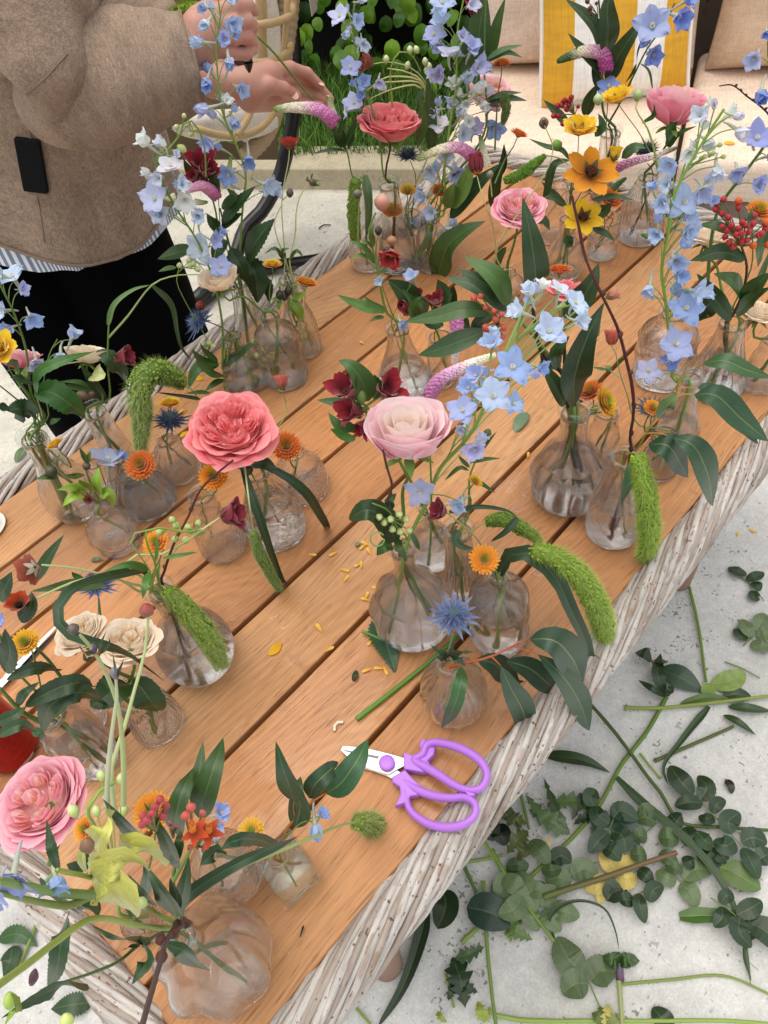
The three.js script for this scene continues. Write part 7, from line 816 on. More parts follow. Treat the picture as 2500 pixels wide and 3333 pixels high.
plant('twig', 'thin dark budded twig before the right sofa seat', 'twig', 'C', 'fineright', (g) => twig(g, [[1720, 760, 0], [1640, 660, 0], [1530, 575, 0], [1440, 510, 0], [1365, 516, 0]], 0.0012, '#40241c'));
plant('milkweed', 'milkweed with long pointed leaves leaning left from the large round flask', 'milkweed', 'F', 'round', (g) => { stem(g, [[470, 940], [420, 760], [330, 640], [200, 480], [90, 385]], 0.0036, '#5a4a2c', { col2: '#6d8a3c' });
  for (const [l, w, c] of [[[[85, 380, 0.02], [-70, 250, 0.03], [-275, 192, 0.02]], 62, '#3f5c34'], [[[90, 385, 0.03], [-20, 240, 0.04], [-205, 140, 0.03]], 64, '#2e4822'], [[[110, 350, 0.03], [10, 180, 0.04], [-165, 62, 0.03]], 72, '#4f7034'], [[[20, 400, 0.03], [-160, 385, 0.04], [-330, 425, 0.04], [-530, 458, 0.03]], 58, '#4a6636'], [[[-30, 510, 0.04], [-180, 570, 0.05], [-310, 620, 0.05], [-442, 656, 0.04]], 68, '#425e38'], [[[0, 400, 0.02], [-90, 480, 0.03], [-100, 560, 0.03]], 40, '#2c4622'], [[[30, 420, 0.02], [-40, 430, 0.02], [-130, 520, 0.02]], 44, '#35502a']]) leaf(g, l, w, { ...MW, col: c });
  berries(g, [40, 470, 0.04], [[-105, 315, 0.05], [-65, 302, 0.05, 0.8], [-35, 372, 0.05, 0.8], [25, 442, 0.06], [-35, 488, 0.06], [70, 490, 0.06], [-32, 526, 0.06], [30, 522, 0.06], [-42, 590, 0.06], [15, 392, 0.06, 0.8], [60, 412, 0.06, 0.8], [30, 560, 0.06, 0.8], [65, 545, 0.06, 0.8]], 27, { c1: '#a83a30', c2: '#cc5a4c' }); });
plant('leaf_sprig', 'dark woody stems with long upright leaves in the large round flask', 'foliage', 'F', 'round', (g) => { stem(g, [[440, 900, 0.01], [435, 780, 0.01], [300, 640, 0.01], [240, 320, 0]], 0.004, '#2f2318'); stem(g, [[500, 960, 0.0], [440, 740, 0], [440, 600, 0]], 0.0036, '#35261a');
  for (const [l, w, c] of [[[[240, 330, 0.01], [262, 180, 0.03], [240, -20, 0.03], [185, -295, 0.01]], 84, '#2a4420'], [[[430, 420, 0], [540, 320, 0.01], [600, 220, 0.01], [645, 100, 0]], 76, '#2c4622'], [[[500, 960, 0.02], [500, 780, 0.04], [570, 560, 0.04], [672, 340, 0.02]], 92, '#213a1b'], [[[440, 960, 0.02], [390, 850, 0.03], [340, 770, 0.03], [285, 690, 0.03]], 54, '#3c5430'], [[[400, 740, 0.01], [390, 640, 0.02], [470, 540, 0.02]], 50, '#3c5a30'], [[[420, 720, 0], [330, 700, 0], [290, 640, 0]], 40, '#26401e']]) leaf(g, l, w, { ...MW, col: c, vein: 0.03 }); });
mumThing('orange half of the two-tone button flower pair', 'F', 'cutmid', [592, 882, 0], 92, [-0.45, 0.55, 0.65], 'orange', [[610, 980, 0]]);
mumThing('yellow button flower facing right beside the orange one', 'F', 'cutmid', [672, 945, 0.03], 108, [0.6, 0.2, 0.7], 'yellow', [[620, 1000, 0.01]]);
cluster('small green bud spray in front of the large round flask neck', 'F', 'cutmid', [[640, 980, 0.05], [560, 985, 0.06], [510, 1050, 0.07]], [[500, 1015], [475, 1055], [500, 1077], [450, 1077], [552, 1050], [610, 995]], 27, { r: 0.0014, c1: '#8fa35a', c2: '#cbd296', free: true });
roseThing('coral rose behind the blue delphinium in the middle right', 'F', 'round', [450, 275, -0.12], 118, [0.05, 0.75, 0.55], 'coral', { open: 0.7, run: [[430, 620, -0.08]], ruf: 1.5, tag: 'B' });
mumThing('orange button flower behind the coral rose', 'F', 'round', [408, 158, -0.16], 88, [0, 0.85, 0.4], 'orange', [[420, 520, -0.12]]);
cupThing('salmon cup flower standing on a pale stem in the right half', 'F', 'ribright', [722, 598, 0.02], 98, [-0.05, 0.95, 0.3], 'salmon', [[890, 1080], [810, 880, 0.01], [765, 740, 0.02], [738, 620, 0.02]], { open: 0.5, Rc: 0.45, calyx: false, stem: '#9aa768', buds: [[700, 738, 24, '#5a7036', '#6f8a44', [770, 790]]], leaves: [[[[690, 745, 0.02], [640, 735, 0.02], [602, 728, 0.02]], 10], [[[745, 720, 0.02], [770, 690, 0.02], [790, 670, 0.02]], 14]] });
cupThing('peach half-open cup facing right above the salmon one', 'F', 'ribright', [690, 312, -0.02], 78, [0.85, 0.4, 0.3], 'peach', [[640, 540, -0.04], [660, 400, -0.03]], { open: 0.42, Rc: 0.4, free: true, stem: '#8f9a5a' });
plant('twig', 'tall bare reddish twig standing in the faceted cone vase', 'twig', 'F', 'faceted', (g) => twig(g, [...inVase(), [832, 1150, 0.01], [852, 1000, 0.02], [845, 850, 0.02], [800, 650, 0.02], [755, 490, 0.02], [690, 350, 0.02], [605, 175, 0.01], [560, 60, 0], [520, -130, -0.01], [480, -300, -0.02]], 0.0021, '#4a1f1c'));
mumThing('small amber button flower with lime heart over the ribbed tumbler', 'F', 'ribright', [965, 978, 0.03], 68, [0.05, 0.5, 0.86], 'amber', [[930, 1120, 0.01]]);
plant('sea_holly', 'grey-green thistle behind the small amber button flower', 'thistle', 'F', 'ribright', (g) => { stem(g, [[955, 1100, -0.01], [962, 1010, -0.01]], 0.0016, '#50665a'); eryngium(g, [968, 970, -0.01], 122, dirC(0, 0.7, 0.6), ['#465862', '#62788a', '#35484a']); });
plant('eucalyptus', 'eucalyptus branch with long leaves spreading over the right table edge', 'eucalyptus', 'F', 'faceted', (g) => { const st = (r, w = 0.001, c = '#b5843a') => stem(g, r, w, c, { free: true }); stem(g, [[850, 1250, 0.01], [925, 1130, 0.02], [1000, 1000, 0.02], [1080, 890, 0.02], [1150, 770, 0.02], [1180, 700, 0.02]], 0.0016, '#8f9040'); st([[920, 1130, 0.02], [1000, 1122, 0.03], [1090, 1150, 0.03]]); st([[1125, 905, 0.02], [1170, 890, 0.02], [1220, 895, 0.02]]); st([[860, 1240, 0.02], [900, 1205, 0.03], [948, 1195, 0.03]]); st([[1110, 870, 0.02], [1165, 755, 0.02], [1272, 705, 0.02]]); st([[1110, 865, 0.02], [1160, 850, 0.01], [1240, 853, 0.01]]);
  for (const [l, w, c] of [[[[1270, 705, 0.02], [1400, 690, 0.03], [1520, 740, 0.03], [1680, 792, 0.02]], 54, '#3b5f34'], [[[1215, 895, 0.02], [1340, 895, 0.03], [1490, 1030, 0.03], [1662, 1172, 0.02]], 90, '#36583a'], [[[1085, 1150, 0.03], [1200, 1190, 0.04], [1290, 1350, 0.04], [1328, 1562, 0.02]], 96, '#325436'], [[[942, 1190, 0.03], [1050, 1195, 0.04], [1130, 1300, 0.03], [1180, 1388, 0.02]], 92, '#2d4d32'], [[[1235, 855, 0.01], [1295, 845, 0.01], [1370, 882, 0.01]], 28, '#2e4f36'], [[[1010, 1035, 0.03], [1060, 950, 0.04], [1122, 885, 0.03]], 56, '#56703c'], [[[832, 1290, 0.03], [822, 1410, 0.05], [785, 1535, 0.05]], 34, '#3f6240'], [[[1450, 1080, 0], [1530, 1110, 0], [1600, 1190, 0]], 34, '#2b4a34']]) leaf(g, l, w, { ...EU, col: c }); });
plant('foxtail', 'plump green foxtail hanging beside the faceted cone vase', 'foxtail', 'F', 'faceted', (g) => { stem(g, [[850, 1240, 0.03], [878, 1255, 0.04]], 0.0012, '#a3b45e', { free: true }); foxtail(g, [[878, 1255, 0.04], [905, 1380, 0.05], [930, 1520, 0.05], [945, 1660, 0.05], [940, 1790, 0.04], [890, 1912, 0.03]], 80, { col: '#7fa02e', tip: '#b8cc66', n: 5000 }); });

// ---------------------------------------------------------------- loose things on the table
const onT = (p, h = 0.001) => onY(p, TH + h);
field = 'S';
{ // lilac flower scissors, lying half on the rim
  field = 'K'; const hy = (x) => TH + 0.009 + 0.027 * sst(900, 1500, x), pt = (p, dy = 0) => onY(p, hy(p[0]) + dy);
  const g = thing('scissors', 'lilac-handled flower scissors lying open on the planks and the right rim', 'scissors', pt([850, 95]));
  const lilac = std({ color: 0xb878dd, roughness: 0.4 }), steel = std({ color: 0xd7d9d6, metalness: 0.75, roughness: 0.32 });
  const loop = (L, r, name) => { const P = L.map((p) => pt(p)), cv = new THREE.CatmullRomCurve3(P, true, 'centripetal'), n = 90, S = cv.getSpacedPoints(n);
    put(g, name, grid(10, n, (u, v) => { const i = Math.round(v * n), p = S[i % n], t = S[(i + 1) % n].clone().sub(S[(i + n - 1) % n]).normalize(), s = t.clone().cross(V3(0, 1, 0)).normalize(), a = u * 6.2832, R = r * mpp(p) * (1 + 0.12 * Math.sin(v * 12)); const q = p.clone().addScaledVector(s, Math.cos(a) * R).add(V3(0, Math.sin(a) * 0.0052, 0)); return [q.x, q.y, q.z]; }, true), lilac); };
  loop([[1010, 75], [1075, 115], [1160, 165], [1250, 225], [1330, 255], [1410, 245], [1447, 170], [1415, 90], [1330, 25], [1230, -15], [1120, -30], [1082, -10], [1062, 40]], 25, 'handle');
  loop([[945, 205], [1010, 245], [1110, 285], [1220, 303], [1320, 302], [1375, 340], [1372, 410], [1300, 463], [1180, 478], [1070, 445], [985, 375], [962, 300], [950, 250]], 25, 'handle');
  const ext = (pts, name, mat, y0, th, bev = 0.0006) => { const W = pts.map((p) => pt(p)), o = W[0], sh = new THREE.Shape(W.map((w) => new THREE.Vector2(w.x - o.x, -(w.z - o.z)))), e = new THREE.ExtrudeGeometry(sh, { depth: th, bevelEnabled: true, bevelSize: bev, bevelThickness: bev, bevelSegments: 2, curveSegments: 6 }); e.rotateX(-Math.PI / 2); put(g, name, e, mat, new THREE.Matrix4().setPosition(o.x, hy(900) + y0, o.z)); };
  ext([[955, 45], [1000, 60], [1060, 30], [1050, -20], [1062, -48], [1085, -30], [1130, -25], [1120, 30], [1080, 75], [1120, 120], [1060, 140], [960, 130]], 'handle_neck', lilac, -0.004, 0.008, 0.0015);
  ext([[890, 190], [955, 152], [1000, 200], [1060, 250], [1030, 280], [985, 290], [960, 330], [908, 352], [940, 290], [935, 240], [890, 212]], 'handle_neck', lilac, -0.004, 0.008, 0.0015);
  ext([[570, 12], [582, -8], [620, -8], [740, 8], [850, 35], [950, 62], [950, 104], [905, 128], [855, 158], [760, 132], [640, 78]], 'blade', steel, -0.003, 0.0016);
  ext([[590, 22], [640, 10], [860, 60], [890, 120], [935, 150], [905, 190], [840, 158], [700, 112]], 'blade', steel, -0.0056, 0.0016);
  ext([[582, 18], [600, 14], [800, 52], [790, 66]], 'blade_groove', std({ color: 0x6f736f, metalness: 0.6, roughness: 0.45 }), -0.0008, 0.0002, 0.0001);
  const c = pt([848, 97]); put(g, 'pivot', lathe([[0.0001, 0.0055], [0.005, 0.0054], [0.0078, 0.0046], [0.0085, 0.003], [0.0085, -0.001]], 28), lilac, new THREE.Matrix4().setPosition(c));
  ext([[1320, 268], [1345, 258], [1372, 285], [1345, 292]], 'stop', lilac, 0.018, 0.006, 0.001);
}
{ // steel scissors under the ivory roses
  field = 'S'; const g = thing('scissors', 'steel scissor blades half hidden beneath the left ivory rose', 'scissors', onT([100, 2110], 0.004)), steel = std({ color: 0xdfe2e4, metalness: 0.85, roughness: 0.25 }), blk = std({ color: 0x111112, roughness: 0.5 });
  const bar = (L, w, h, m, n) => put(g, n, leafGeo(L.map((p) => onT(p, h)), w, { shape: 'blade', up: V3(0, 1, 0), fold: 0, vein: 0, col: '#ffffff', rib: '#ffffff' }), m);
  bar([[0, 2225], [100, 2122], [205, 2016]], 0.0052, 0.006, steel, 'blade'); bar([[8, 2232], [112, 2130], [214, 2026]], 0.0045, 0.003, blk, 'blade'); bar([[-80, 2300], [0, 2228], [80, 2150]], 0.008, 0.008, steel, 'shank');  // the black bar is the steel blade's shadow, built as a dark strip
  put(g, 'rivet', lathe([[0.0001, 0.0025], [0.0025, 0.0022], [0.0034, 0.0008], [0.0036, 0]], 16), steel, new THREE.Matrix4().setPosition(onT([46, 2162], 0.009)));
}
{ // red can
  field = 'S'; const b = onT([42, 2440], 0.0005), g = thing('drinks_can', 'red drinks can with fine black print behind the panelled bottle', 'can', b);
  const t = tex(512, 256, (u, v) => { const w = pn(u * 10, v * 60, 10, 60, 71), l = Math.sin((v * 46 + 1.2 * pn(u * 6, v * 4, 6, 4, 72)) * 6.283), blk = l > 0.86 && w > -0.15 && (u * 6 % 1) < 0.7; if (v < 0.09 && (u * 5 % 1) < 0.4) return [225, 225, 225]; return blk ? [28, 8, 8] : [176, 16, 22]; }, true);
  const H = 0.115, R = 0.033, body = lathe([[R * 0.8, 0.0], [R * 0.86, 0.001], [R * 0.98, 0.009], [R, 0.013], [R, H - 0.016], [R * 0.97, H - 0.012], [R * 0.84, H - 0.002], [R * 0.85, H], [R * 0.82, H], [R * 0.8, H - 0.005], [0.0005, H - 0.005]], 40);
  const uv = body.attributes.uv, p = body.attributes.position; for (let i = 0; i < uv.count; i++) uv.setXY(i, uv.getX(i) * 1.0, p.getY(i) / H);
  put(g, 'body', body, std({ map: t, roughness: 0.32, metalness: 0.3 }), new THREE.Matrix4().setPosition(b));
  put(g, 'base', lathe([[R * 0.8, -0.0002], [R * 0.7, 0.004], [0.0004, 0.007]], 30), std({ color: 0xbfc2c4, metalness: 0.8, roughness: 0.35 }), new THREE.Matrix4().setPosition(b));
  put(g, 'lid', lathe([[R * 0.79, H - 0.0045], [R * 0.5, H - 0.0042], [0.0004, H - 0.0042]], 30), std({ color: 0xc8cbcc, metalness: 0.8, roughness: 0.35 }), new THREE.Matrix4().setPosition(b));
}
{ field = 'S'; const b = onT([-45, 1722], 0.0005), g = thing('cup', 'white cup just showing at the left picture edge on the planks', 'cup', b), R = 0.021; put(g, 'bowl', lathe([[0.0004, 0.001], [R * 0.7, 0], [R * 0.95, 0.012], [R, 0.04], [R * 0.94, 0.04], [R * 0.88, 0.014], [0.0004, 0.006]], 32), std({ color: 0xf1efe9, roughness: 0.25 }), new THREE.Matrix4().setPosition(b)); put(g, 'saucer', lathe([[0.0004, 0.0], [R * 1.2, 0.0], [R * 1.45, 0.004], [R * 1.4, 0.0046], [0.0004, 0.0016]], 32), std({ color: 0xf1efe9, roughness: 0.25 }), new THREE.Matrix4().setPosition(b)); }
// fallen petals: shared shapes, each its own object
reseed(404);
const PET = [0, 1, 2].map((s) => petalGeo({ l: 1, w: 0.24, a0: 1.15, a1: 1.75, rec: -0.3, Rc: 0.3, shape: 'notch', c0: '#f7e27a', c1: '#f4b830', ce: '#f6c650', seed: s, nu: 4, nv: 6 })), PETW = petalGeo({ l: 1, w: 0.42, a0: 1.3, a1: 1.6, Rc: 0.8, shape: 'petal', c0: '#e8a90c', c1: '#f6c41a', seed: 4 });
function petal(label, f, p, L, y, group, wide, name = 'fallen_petal') { field = f; const c = onY(p, y + 0.0022), g = shade(new THREE.Mesh(wide ? PETW : PET[Math.floor(rnd() * 3)], petalMat)); g.name = numbered(name); g.userData = { label, category: 'petal', ...(group ? { group } : {}) }; g.position.copy(c); const s = L * mpp(c); g.scale.set(s * 0.7, s * 0.3, s); g.rotation.set(rr(-0.08, 0.08), rr(0, 6.28), rr(-0.08, 0.08)); scene.add(g); }
for (const [x, y] of [[692, 298], [680, 347], [726, 336], [692, 414], [650, 450], [622, 476], [618, 500], [756, 570], [735, 598], [690, 638]]) petal('slim yellow-orange petal, one of the trail left of the rose flask', 'H', [x, y], 62, TH, 'slim petals trailing left of the rose flask');
for (const [x, y] of [[728, 922], [766, 1058], [696, 1082], [850, 1100], [828, 838]]) petal('slim yellow petal, one of those around the loose toothed leaf', 'H', [x, y], 66, TH, 'slim petals around the toothed leaf');
petal('broad golden petal lying alone in the middle of the planks', 'H', [215, 905], 105, TH, null, true); petal('slim yellow petal alone near the centre of the planks', 'H', [422, 790], 78, TH); petal('yellow petal tucked at the joint below the broad golden one', 'H', [530, 930], 66, TH); petal('orange petal under the grass blade end', 'H', [498, 386], 62, TH); petal('yellow petal at the joint by the grass blade', 'H', [425, 380], 55, TH);
petal('broad yellow petal left of the coral rose by the rim', 'D', [1122, 980], 62, TH, null, true); petal('broad yellow petal just below the coral rose edge', 'D', [1130, 1112], 60, TH, null, true); petal('yellow petal behind the green bud spray', 'D', [1225, 800], 62, TH, null, true); petal('lime petal on the open planks of the left half', 'E', [682, 572], 45, TH); petal('orange petal at the tip of a milkweed leaf', 'E', [1015, 660], 40, TH); petal('orange petal at the joint left of the large round flask', 'F', [222, 1236], 55, TH); petal('yellow petal between the round flask and the faceted vase', 'F', [690, 1296], 62, TH, null, true); petal('yellow petal beneath the small footed vase', 'D', [533, 1690], 40, TH);
petal('yellow petal on the sofa seat beside the deep blue delphinium', 'C', [1465, 862], 68, 0.4535, null, true); petal('yellow petal on the sofa seat beside the yellow double flower', 'C', [374, 826], 38, 0.4535); petal('yellow petal on the planks by the crystal tumbler', 'C', [742, 1546], 40, TH);
for (const [x, y] of [[1480, 240], [1550, 220], [1600, 242]]) petal('yellow scrap on the concrete beyond the wicker rim', 'I', [x, y], 45, 0, 'yellow scraps on the concrete');
petal('blue petal among the trimmings under the rim', 'L', [350, 590], 60, 0.02);
// leaves and stems lying flat
const flatLeaf = (g, f, pts, w, o, y = 0.004, lift = 0.004) => { field = f; const n = pts.length, P = pts.map((p, i) => onY(p, y + lift * Math.sin(Math.PI * i / (n - 1)) + (p[2] || 0))); return put(g, o.part || 'leaf', leafGeo(P, w * mpp(P[0]), { up: V3(rr(-0.15, 0.15), 1, rr(-0.15, 0.15)), fold: 0.12, ...o }), o.dull ? leafDull : leafMat); };
const flatStem = (g, f, pts, r, col, y = 0.004, o = {}) => { field = f; const P = pts.map((p) => onY(p, y + r * 0.8 + (p[2] || 0))); put(g, 'stem', tube(P, (t) => r * 0.8 * (1 - 0.25 * t), { col, col2: o.col2, k: 8, lump: 0.16 }), stemMat); };
const flat = (name, label, cat, f, p, y, group) => { field = f; reseed(Math.abs(Math.round(p[0] * 3 + p[1]))); return thing(name, label, cat, onY(p, y), group); };
const TY = TH + 0.0005;
{ let g = flat('stem_cutting', 'long thick cut green stem lying across the planks beside the thistle vase', 'stem', 'H', [665, 1365], TY); flatStem(g, 'H', [[665, 1365], [850, 1222], [1100, 1022], [1250, 885], [1370, 772]], 0.0038, '#5a8a2c', TY, { col2: '#4f7a2c' });
  g = flat('toothed_leaf', 'toothed green leaf lying flat under a short cut stem', 'leaf', 'H', [890, 1085], TY); flatLeaf(g, 'H', [[897, 1085], [875, 1010], [850, 930], [815, 850], [785, 765]], 95, { col: '#35573a', serr: 0.22, shape: 'petal', rib: '#7fa07a' }, TY);
  g = flat('stem_cutting', 'short cut green stem lying over the toothed leaf', 'stem', 'H', [700, 840], TY + 0.004); flatStem(g, 'H', [[700, 840], [860, 903], [1018, 962]], 0.0026, '#5d8a38', TY + 0.003);
  g = flat('leaf_scrap', 'dark green leaf scrap among the yellow petals', 'leaf', 'H', [655, 1105], TY); flatLeaf(g, 'H', [[640, 1135], [655, 1105], [660, 1072]], 22, { col: '#2c3f24', shape: 'oval', serr: 0.2 }, TY); g = flat('leaf_scrap', 'tiny grey-green leaf scrap by the petal trail', 'leaf', 'H', [668, 315], TY); flatLeaf(g, 'H', [[655, 325], [668, 312], [685, 305]], 16, { col: '#7f9a80', shape: 'oval' }, TY);
  g = flat('peel', 'curled white sliver lying above the lilac scissors', 'peel', 'H', [555, 1400], TY); field = 'H'; put(g, 'curl', tube([[532, 1436], [533, 1408], [548, 1386], [585, 1384]].map((p) => onT(p, 0.0022)), 0.0017, { col: '#e6dcc4', k: 8 }), dryMat);
  g = flat('leaf_scrap', 'lobed grey-green leaf lying left of the large round flask', 'leaf', 'F', [170, 1060], TY); flatLeaf(g, 'F', [[210, 1000], [180, 1040], [160, 1080], [140, 1118]], 48, { col: '#6f8a6a', shape: 'oval', serr: 0.3 }, TY);
  g = flat('leaf_scrap', 'small green leaf on the planks above the lying thistle', 'leaf', 'G', [585, 412], TY); flatLeaf(g, 'G', [[542, 412], [585, 405], [628, 414]], 14, { col: '#547a50' }, TY); g = flat('leaf_scrap', 'dark leaf tip beneath the tall-necked round flask', 'leaf', 'D', [430, 1630], TY); flatLeaf(g, 'D', [[370, 1650], [430, 1625], [500, 1645]], 26, { col: '#35573a' }, TY); g = flat('leaf_scrap', 'thin dark sliver near the front of the planks', 'leaf', 'K', [335, 1105], TY); flatLeaf(g, 'K', [[347, 1064], [336, 1105], [322, 1147]], 6, { col: '#2c2a18' }, TY); g = flat('twig_scrap', 'brown twig scrap on the kerbside concrete behind the pale stems', 'twig', 'B', [470, 1360], 0.004); flatStem(g, 'B', [[440, 1370], [465, 1350], [510, 1350]], 0.0035, '#5a3226', 0.004); }
// wet patches on the planks
{ const wet = new THREE.MeshPhysicalMaterial({ color: 0xffffff, roughness: 0.02, transmission: 1, thickness: 0, ior: 1.33, specularIntensity: 1 }); let first = true;
  const pos = []; reseed(88);
  const blob = (f, x, y, rx) => { field = f; const c = onT([x, y], 0.0004), R = rx * mpp(c), ph = rnd() * 40, gg = grid(28, 5, (u, v) => { const a = u * 6.2832, r = R * v * (1 + 0.45 * N3(Math.cos(a) * 1.3 + ph, Math.sin(a) * 1.3, ph) + 0.2 * N3(Math.cos(a) * 3 + ph, Math.sin(a) * 3, 5)); return [c.x + Math.cos(a) * r * 0.75, c.y + 0.0007 * Math.sqrt(Math.max(0, 1 - v * v)), c.z + Math.sin(a) * r]; }, true); pos.push(gg); };
  for (const q of [['F', 60, 1510, 90], ['F', 150, 1390, 60], ['F', 120, 1440, 50], ['F', 40, 1430, 40], ['F', 200, 1480, 30], ['I', 280, 465, 55], ['I', 330, 440, 25], ['E', 610, 560, 50], ['E', 560, 620, 36], ['E', 640, 180, 26], ['E', 520, 1010, 30], ['H', 240, 790, 40], ['H', 170, 740, 30], ['H', 330, 640, 22], ['K', 255, 1235, 18], ['K', 150, 1260, 18], ['K', 270, 900, 60], ['G', 360, 60, 30], ['F', 640, 620, 26], ['F', 690, 700, 22], ['H', 1080, 700, 60], ['E', 1590, 1430, 50], ['E', 1640, 1560, 60], ['G', 1400, 760, 26], ['D', 1290, 1640, 20]]) blob(...q);
  const m = shade(new THREE.Mesh(mergeGeometries(pos), wet)); m.name = 'spilt_water'; m.userData = { kind: 'stuff', label: 'small puddles of spilt water on the planks', category: 'water' }; scene.add(m); }

// ---------------------------------------------------------------- trimmings on the concrete
{ const DG = '#2f4a22', MG = '#4c6a2c', LG = '#6f8a38', BG = '#39543f', UN = '#6a7f56'; const Y = 0.004; let g;
  const S = (label, f, pts, r, col, y = Y, o) => { const q = flat('stem_cutting', label, 'stem', f, pts[0], y); flatStem(q, f, pts, r, col, y, o); return q; };
  S('straight green stem lying from the bound table leg', 'I', [[1188, 575], [1240, 800], [1288, 1140]], 0.0042, LG);
  S('long thorny rose stem curving down from under the rim', 'I', [[600, 1282], [720, 1420], [850, 1590], [940, 1715], [1020, 1815], [1090, 1935], [1150, 1990], [1400, 2015], [1700, 2035]], 0.0046, '#4a5f2a', Y + 0.006);
  S('thick green stem running diagonally under the rose stem', 'I', [[1050, 1232], [940, 1430], [780, 1640], [660, 1860], [500, 2060], [350, 2200], [220, 2325], [40, 2485]], 0.0052, '#5c7a30', Y, { col2: '#7a9440' });
  S('pale stem with side shoot lying level on the concrete', 'I', [[795, 1295], [980, 1300], [1300, 1270], [1690, 1222]], 0.0048, '#8a9a4a', Y + 0.004);
  S('brown-green stem piece pointing up right', 'I', [[978, 1616], [1200, 1520], [1452, 1410]], 0.0046, '#55602c');
  S('thick brownish rose stem across the yellow leaf', 'L', [[312, 897], [480, 842], [700, 772], [900, 700], [1112, 630]], 0.0066, '#5f6a32', Y + 0.012, { col2: '#7a5a44' });
  S('stem piece with two large leaf pairs left of the purple tuft', 'L', [[0, 610], [70, 740], [140, 860], [250, 1000], [375, 1165]], 0.0046, '#77913f', Y + 0.008);
  S('thin pale stem bending across the concrete', 'L', [[780, 1420], [1080, 1392], [1340, 1366], [1450, 1382], [1690, 1490]], 0.003, '#7f9444');
  S('light green stem along the bottom picture edge', 'L', [[20, 1605], [180, 1635], [600, 1641], [950, 1641], [1400, 1640], [1700, 1662]], 0.0044, '#8fa850', Y + 0.002);
  S('upright thin stem at the bottom of the trimmings', 'K', [[1425, 800], [1440, 1090], [1468, 1400], [1505, 1690]], 0.0044, '#6f8a3a', Y + 0.004);
  S('pale stalk below the purple tuft', 'L', [[765, 1400], [775, 1540], [785, 1690]], 0.005, '#9aa468', Y + 0.006); S('short stem end near the dark round leaf', 'K', [[1295, 1172], [1392, 1080]], 0.0055, '#7d9440'); S('thin stem sliver beside the lobed dark leaf', 'K', [[1200, 1358], [1250, 1562]], 0.0032, '#7d9440'); S('short pale stem sliver under the level stem', 'L', [[890, 35], [1012, 185]], 0.003, '#8fa24c'); S('thin green stem at the edge of the lime leaf', 'I', [[1400, 1022], [1500, 1060], [1612, 1120]], 0.002, '#6f8a3c'); S('green stem end at the foot of the wicker rim', 'K', [[640, 1540], [770, 1690]], 0.003, '#8aa04a'); S('stem leaning out from under the wicker rim', 'L', [[165, 240], [200, 380], [225, 490]], 0.0042, '#5d7a34', Y + 0.003); S('thin stem joining the round green leaves', 'L', [[640, 440], [700, 510], [770, 600]], 0.0028, '#5d7034'); S('dark twiggy stem under the yellow leaf', 'L', [[790, 840], [850, 915]], 0.003, '#4a5f3a'); S('leafless stem under the near corner of the rim', 'J', [[232, 1010], [180, 1160], [100, 1340]], 0.0042, '#7d9440');
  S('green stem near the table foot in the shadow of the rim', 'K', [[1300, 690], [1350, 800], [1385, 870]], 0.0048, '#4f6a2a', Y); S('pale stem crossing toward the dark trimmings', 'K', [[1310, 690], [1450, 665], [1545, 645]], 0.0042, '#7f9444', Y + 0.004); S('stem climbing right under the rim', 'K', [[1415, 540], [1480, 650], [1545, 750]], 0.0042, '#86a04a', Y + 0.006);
  const B = (label, f, pts, w, col, o = {}, y = Y) => { const q = flat('strap_leaf', label, 'leaf', f, pts[0], y); flatLeaf(q, f, pts, w, { shape: 'blade', vein: 0, col, fold: 0.25, ...o }, y, o.lift ?? 0.01); };
  B('long dark strap leaf winding down over the stems', 'L', [[750, 180], [900, 330], [1050, 452], [1180, 562], [1330, 732], [1430, 900], [1500, 1100], [1532, 1250], [1555, 1430]], 32, '#35502a', { n: 26 }, Y + 0.012); B('broad green blade leaf cut by the right picture edge', 'L', [[1128, 1015], [1300, 1008], [1500, 1020], [1740, 1042]], 50, '#4a6f2c', { rib: '#8aa860' }); B('dark strap leaf hanging down past the table foot', 'K', [[1085, 990], [1015, 1250], [930, 1460], [790, 1680]], 48, '#24391c'); B('thin arching grass blade over the bare concrete', 'L', [[378, 1150], [345, 1030], [425, 945], [550, 920], [680, 970], [740, 1090], [766, 1215]], 13, '#33492a', { lift: 0.03, n: 24 }); B('narrow dark leaf crossing the brown-green stem', 'I', [[1305, 1290], [1150, 1480], [1030, 1660], [1060, 1760]], 24, '#35502c'); B('slender leaf pointing right below the rim', 'L', [[305, 45], [440, 60], [570, 85], [715, 152]], 42, '#2b4420', { shape: 'lance' }); B('small pointed leaf below the level stem', 'I', [[1390, 1340], [1480, 1385], [1588, 1462]], 26, '#35502a', { shape: 'lance' }); B('long pointed leaf under the level stem end', 'I', [[1420, 1290], [1540, 1300], [1690, 1320]], 30, '#37522c', { shape: 'lance' }); B('narrow leaf above the level stem', 'I', [[1130, 1275], [1300, 1235], [1450, 1245]], 26, '#55702c', { shape: 'lance' }); B('short leaf lying beside the blade leaf tip', 'L', [[1640, 1100], [1540, 1150], [1520, 1260], [1560, 1400]], 22, '#44602c', {}); B('small curled leaf on the bare concrete left of the table', 'D', [[92, 1300], [120, 1240], [168, 1188]], 24, '#5f7a40', { shape: 'lance' });
  const O = (label, f, pts, w, col, o = {}, y = Y) => { const q = flat('broad_leaf', label, 'leaf', f, pts[0], y); flatLeaf(q, f, pts, w, { shape: 'oval', col, ...o }, y, 0.006); };
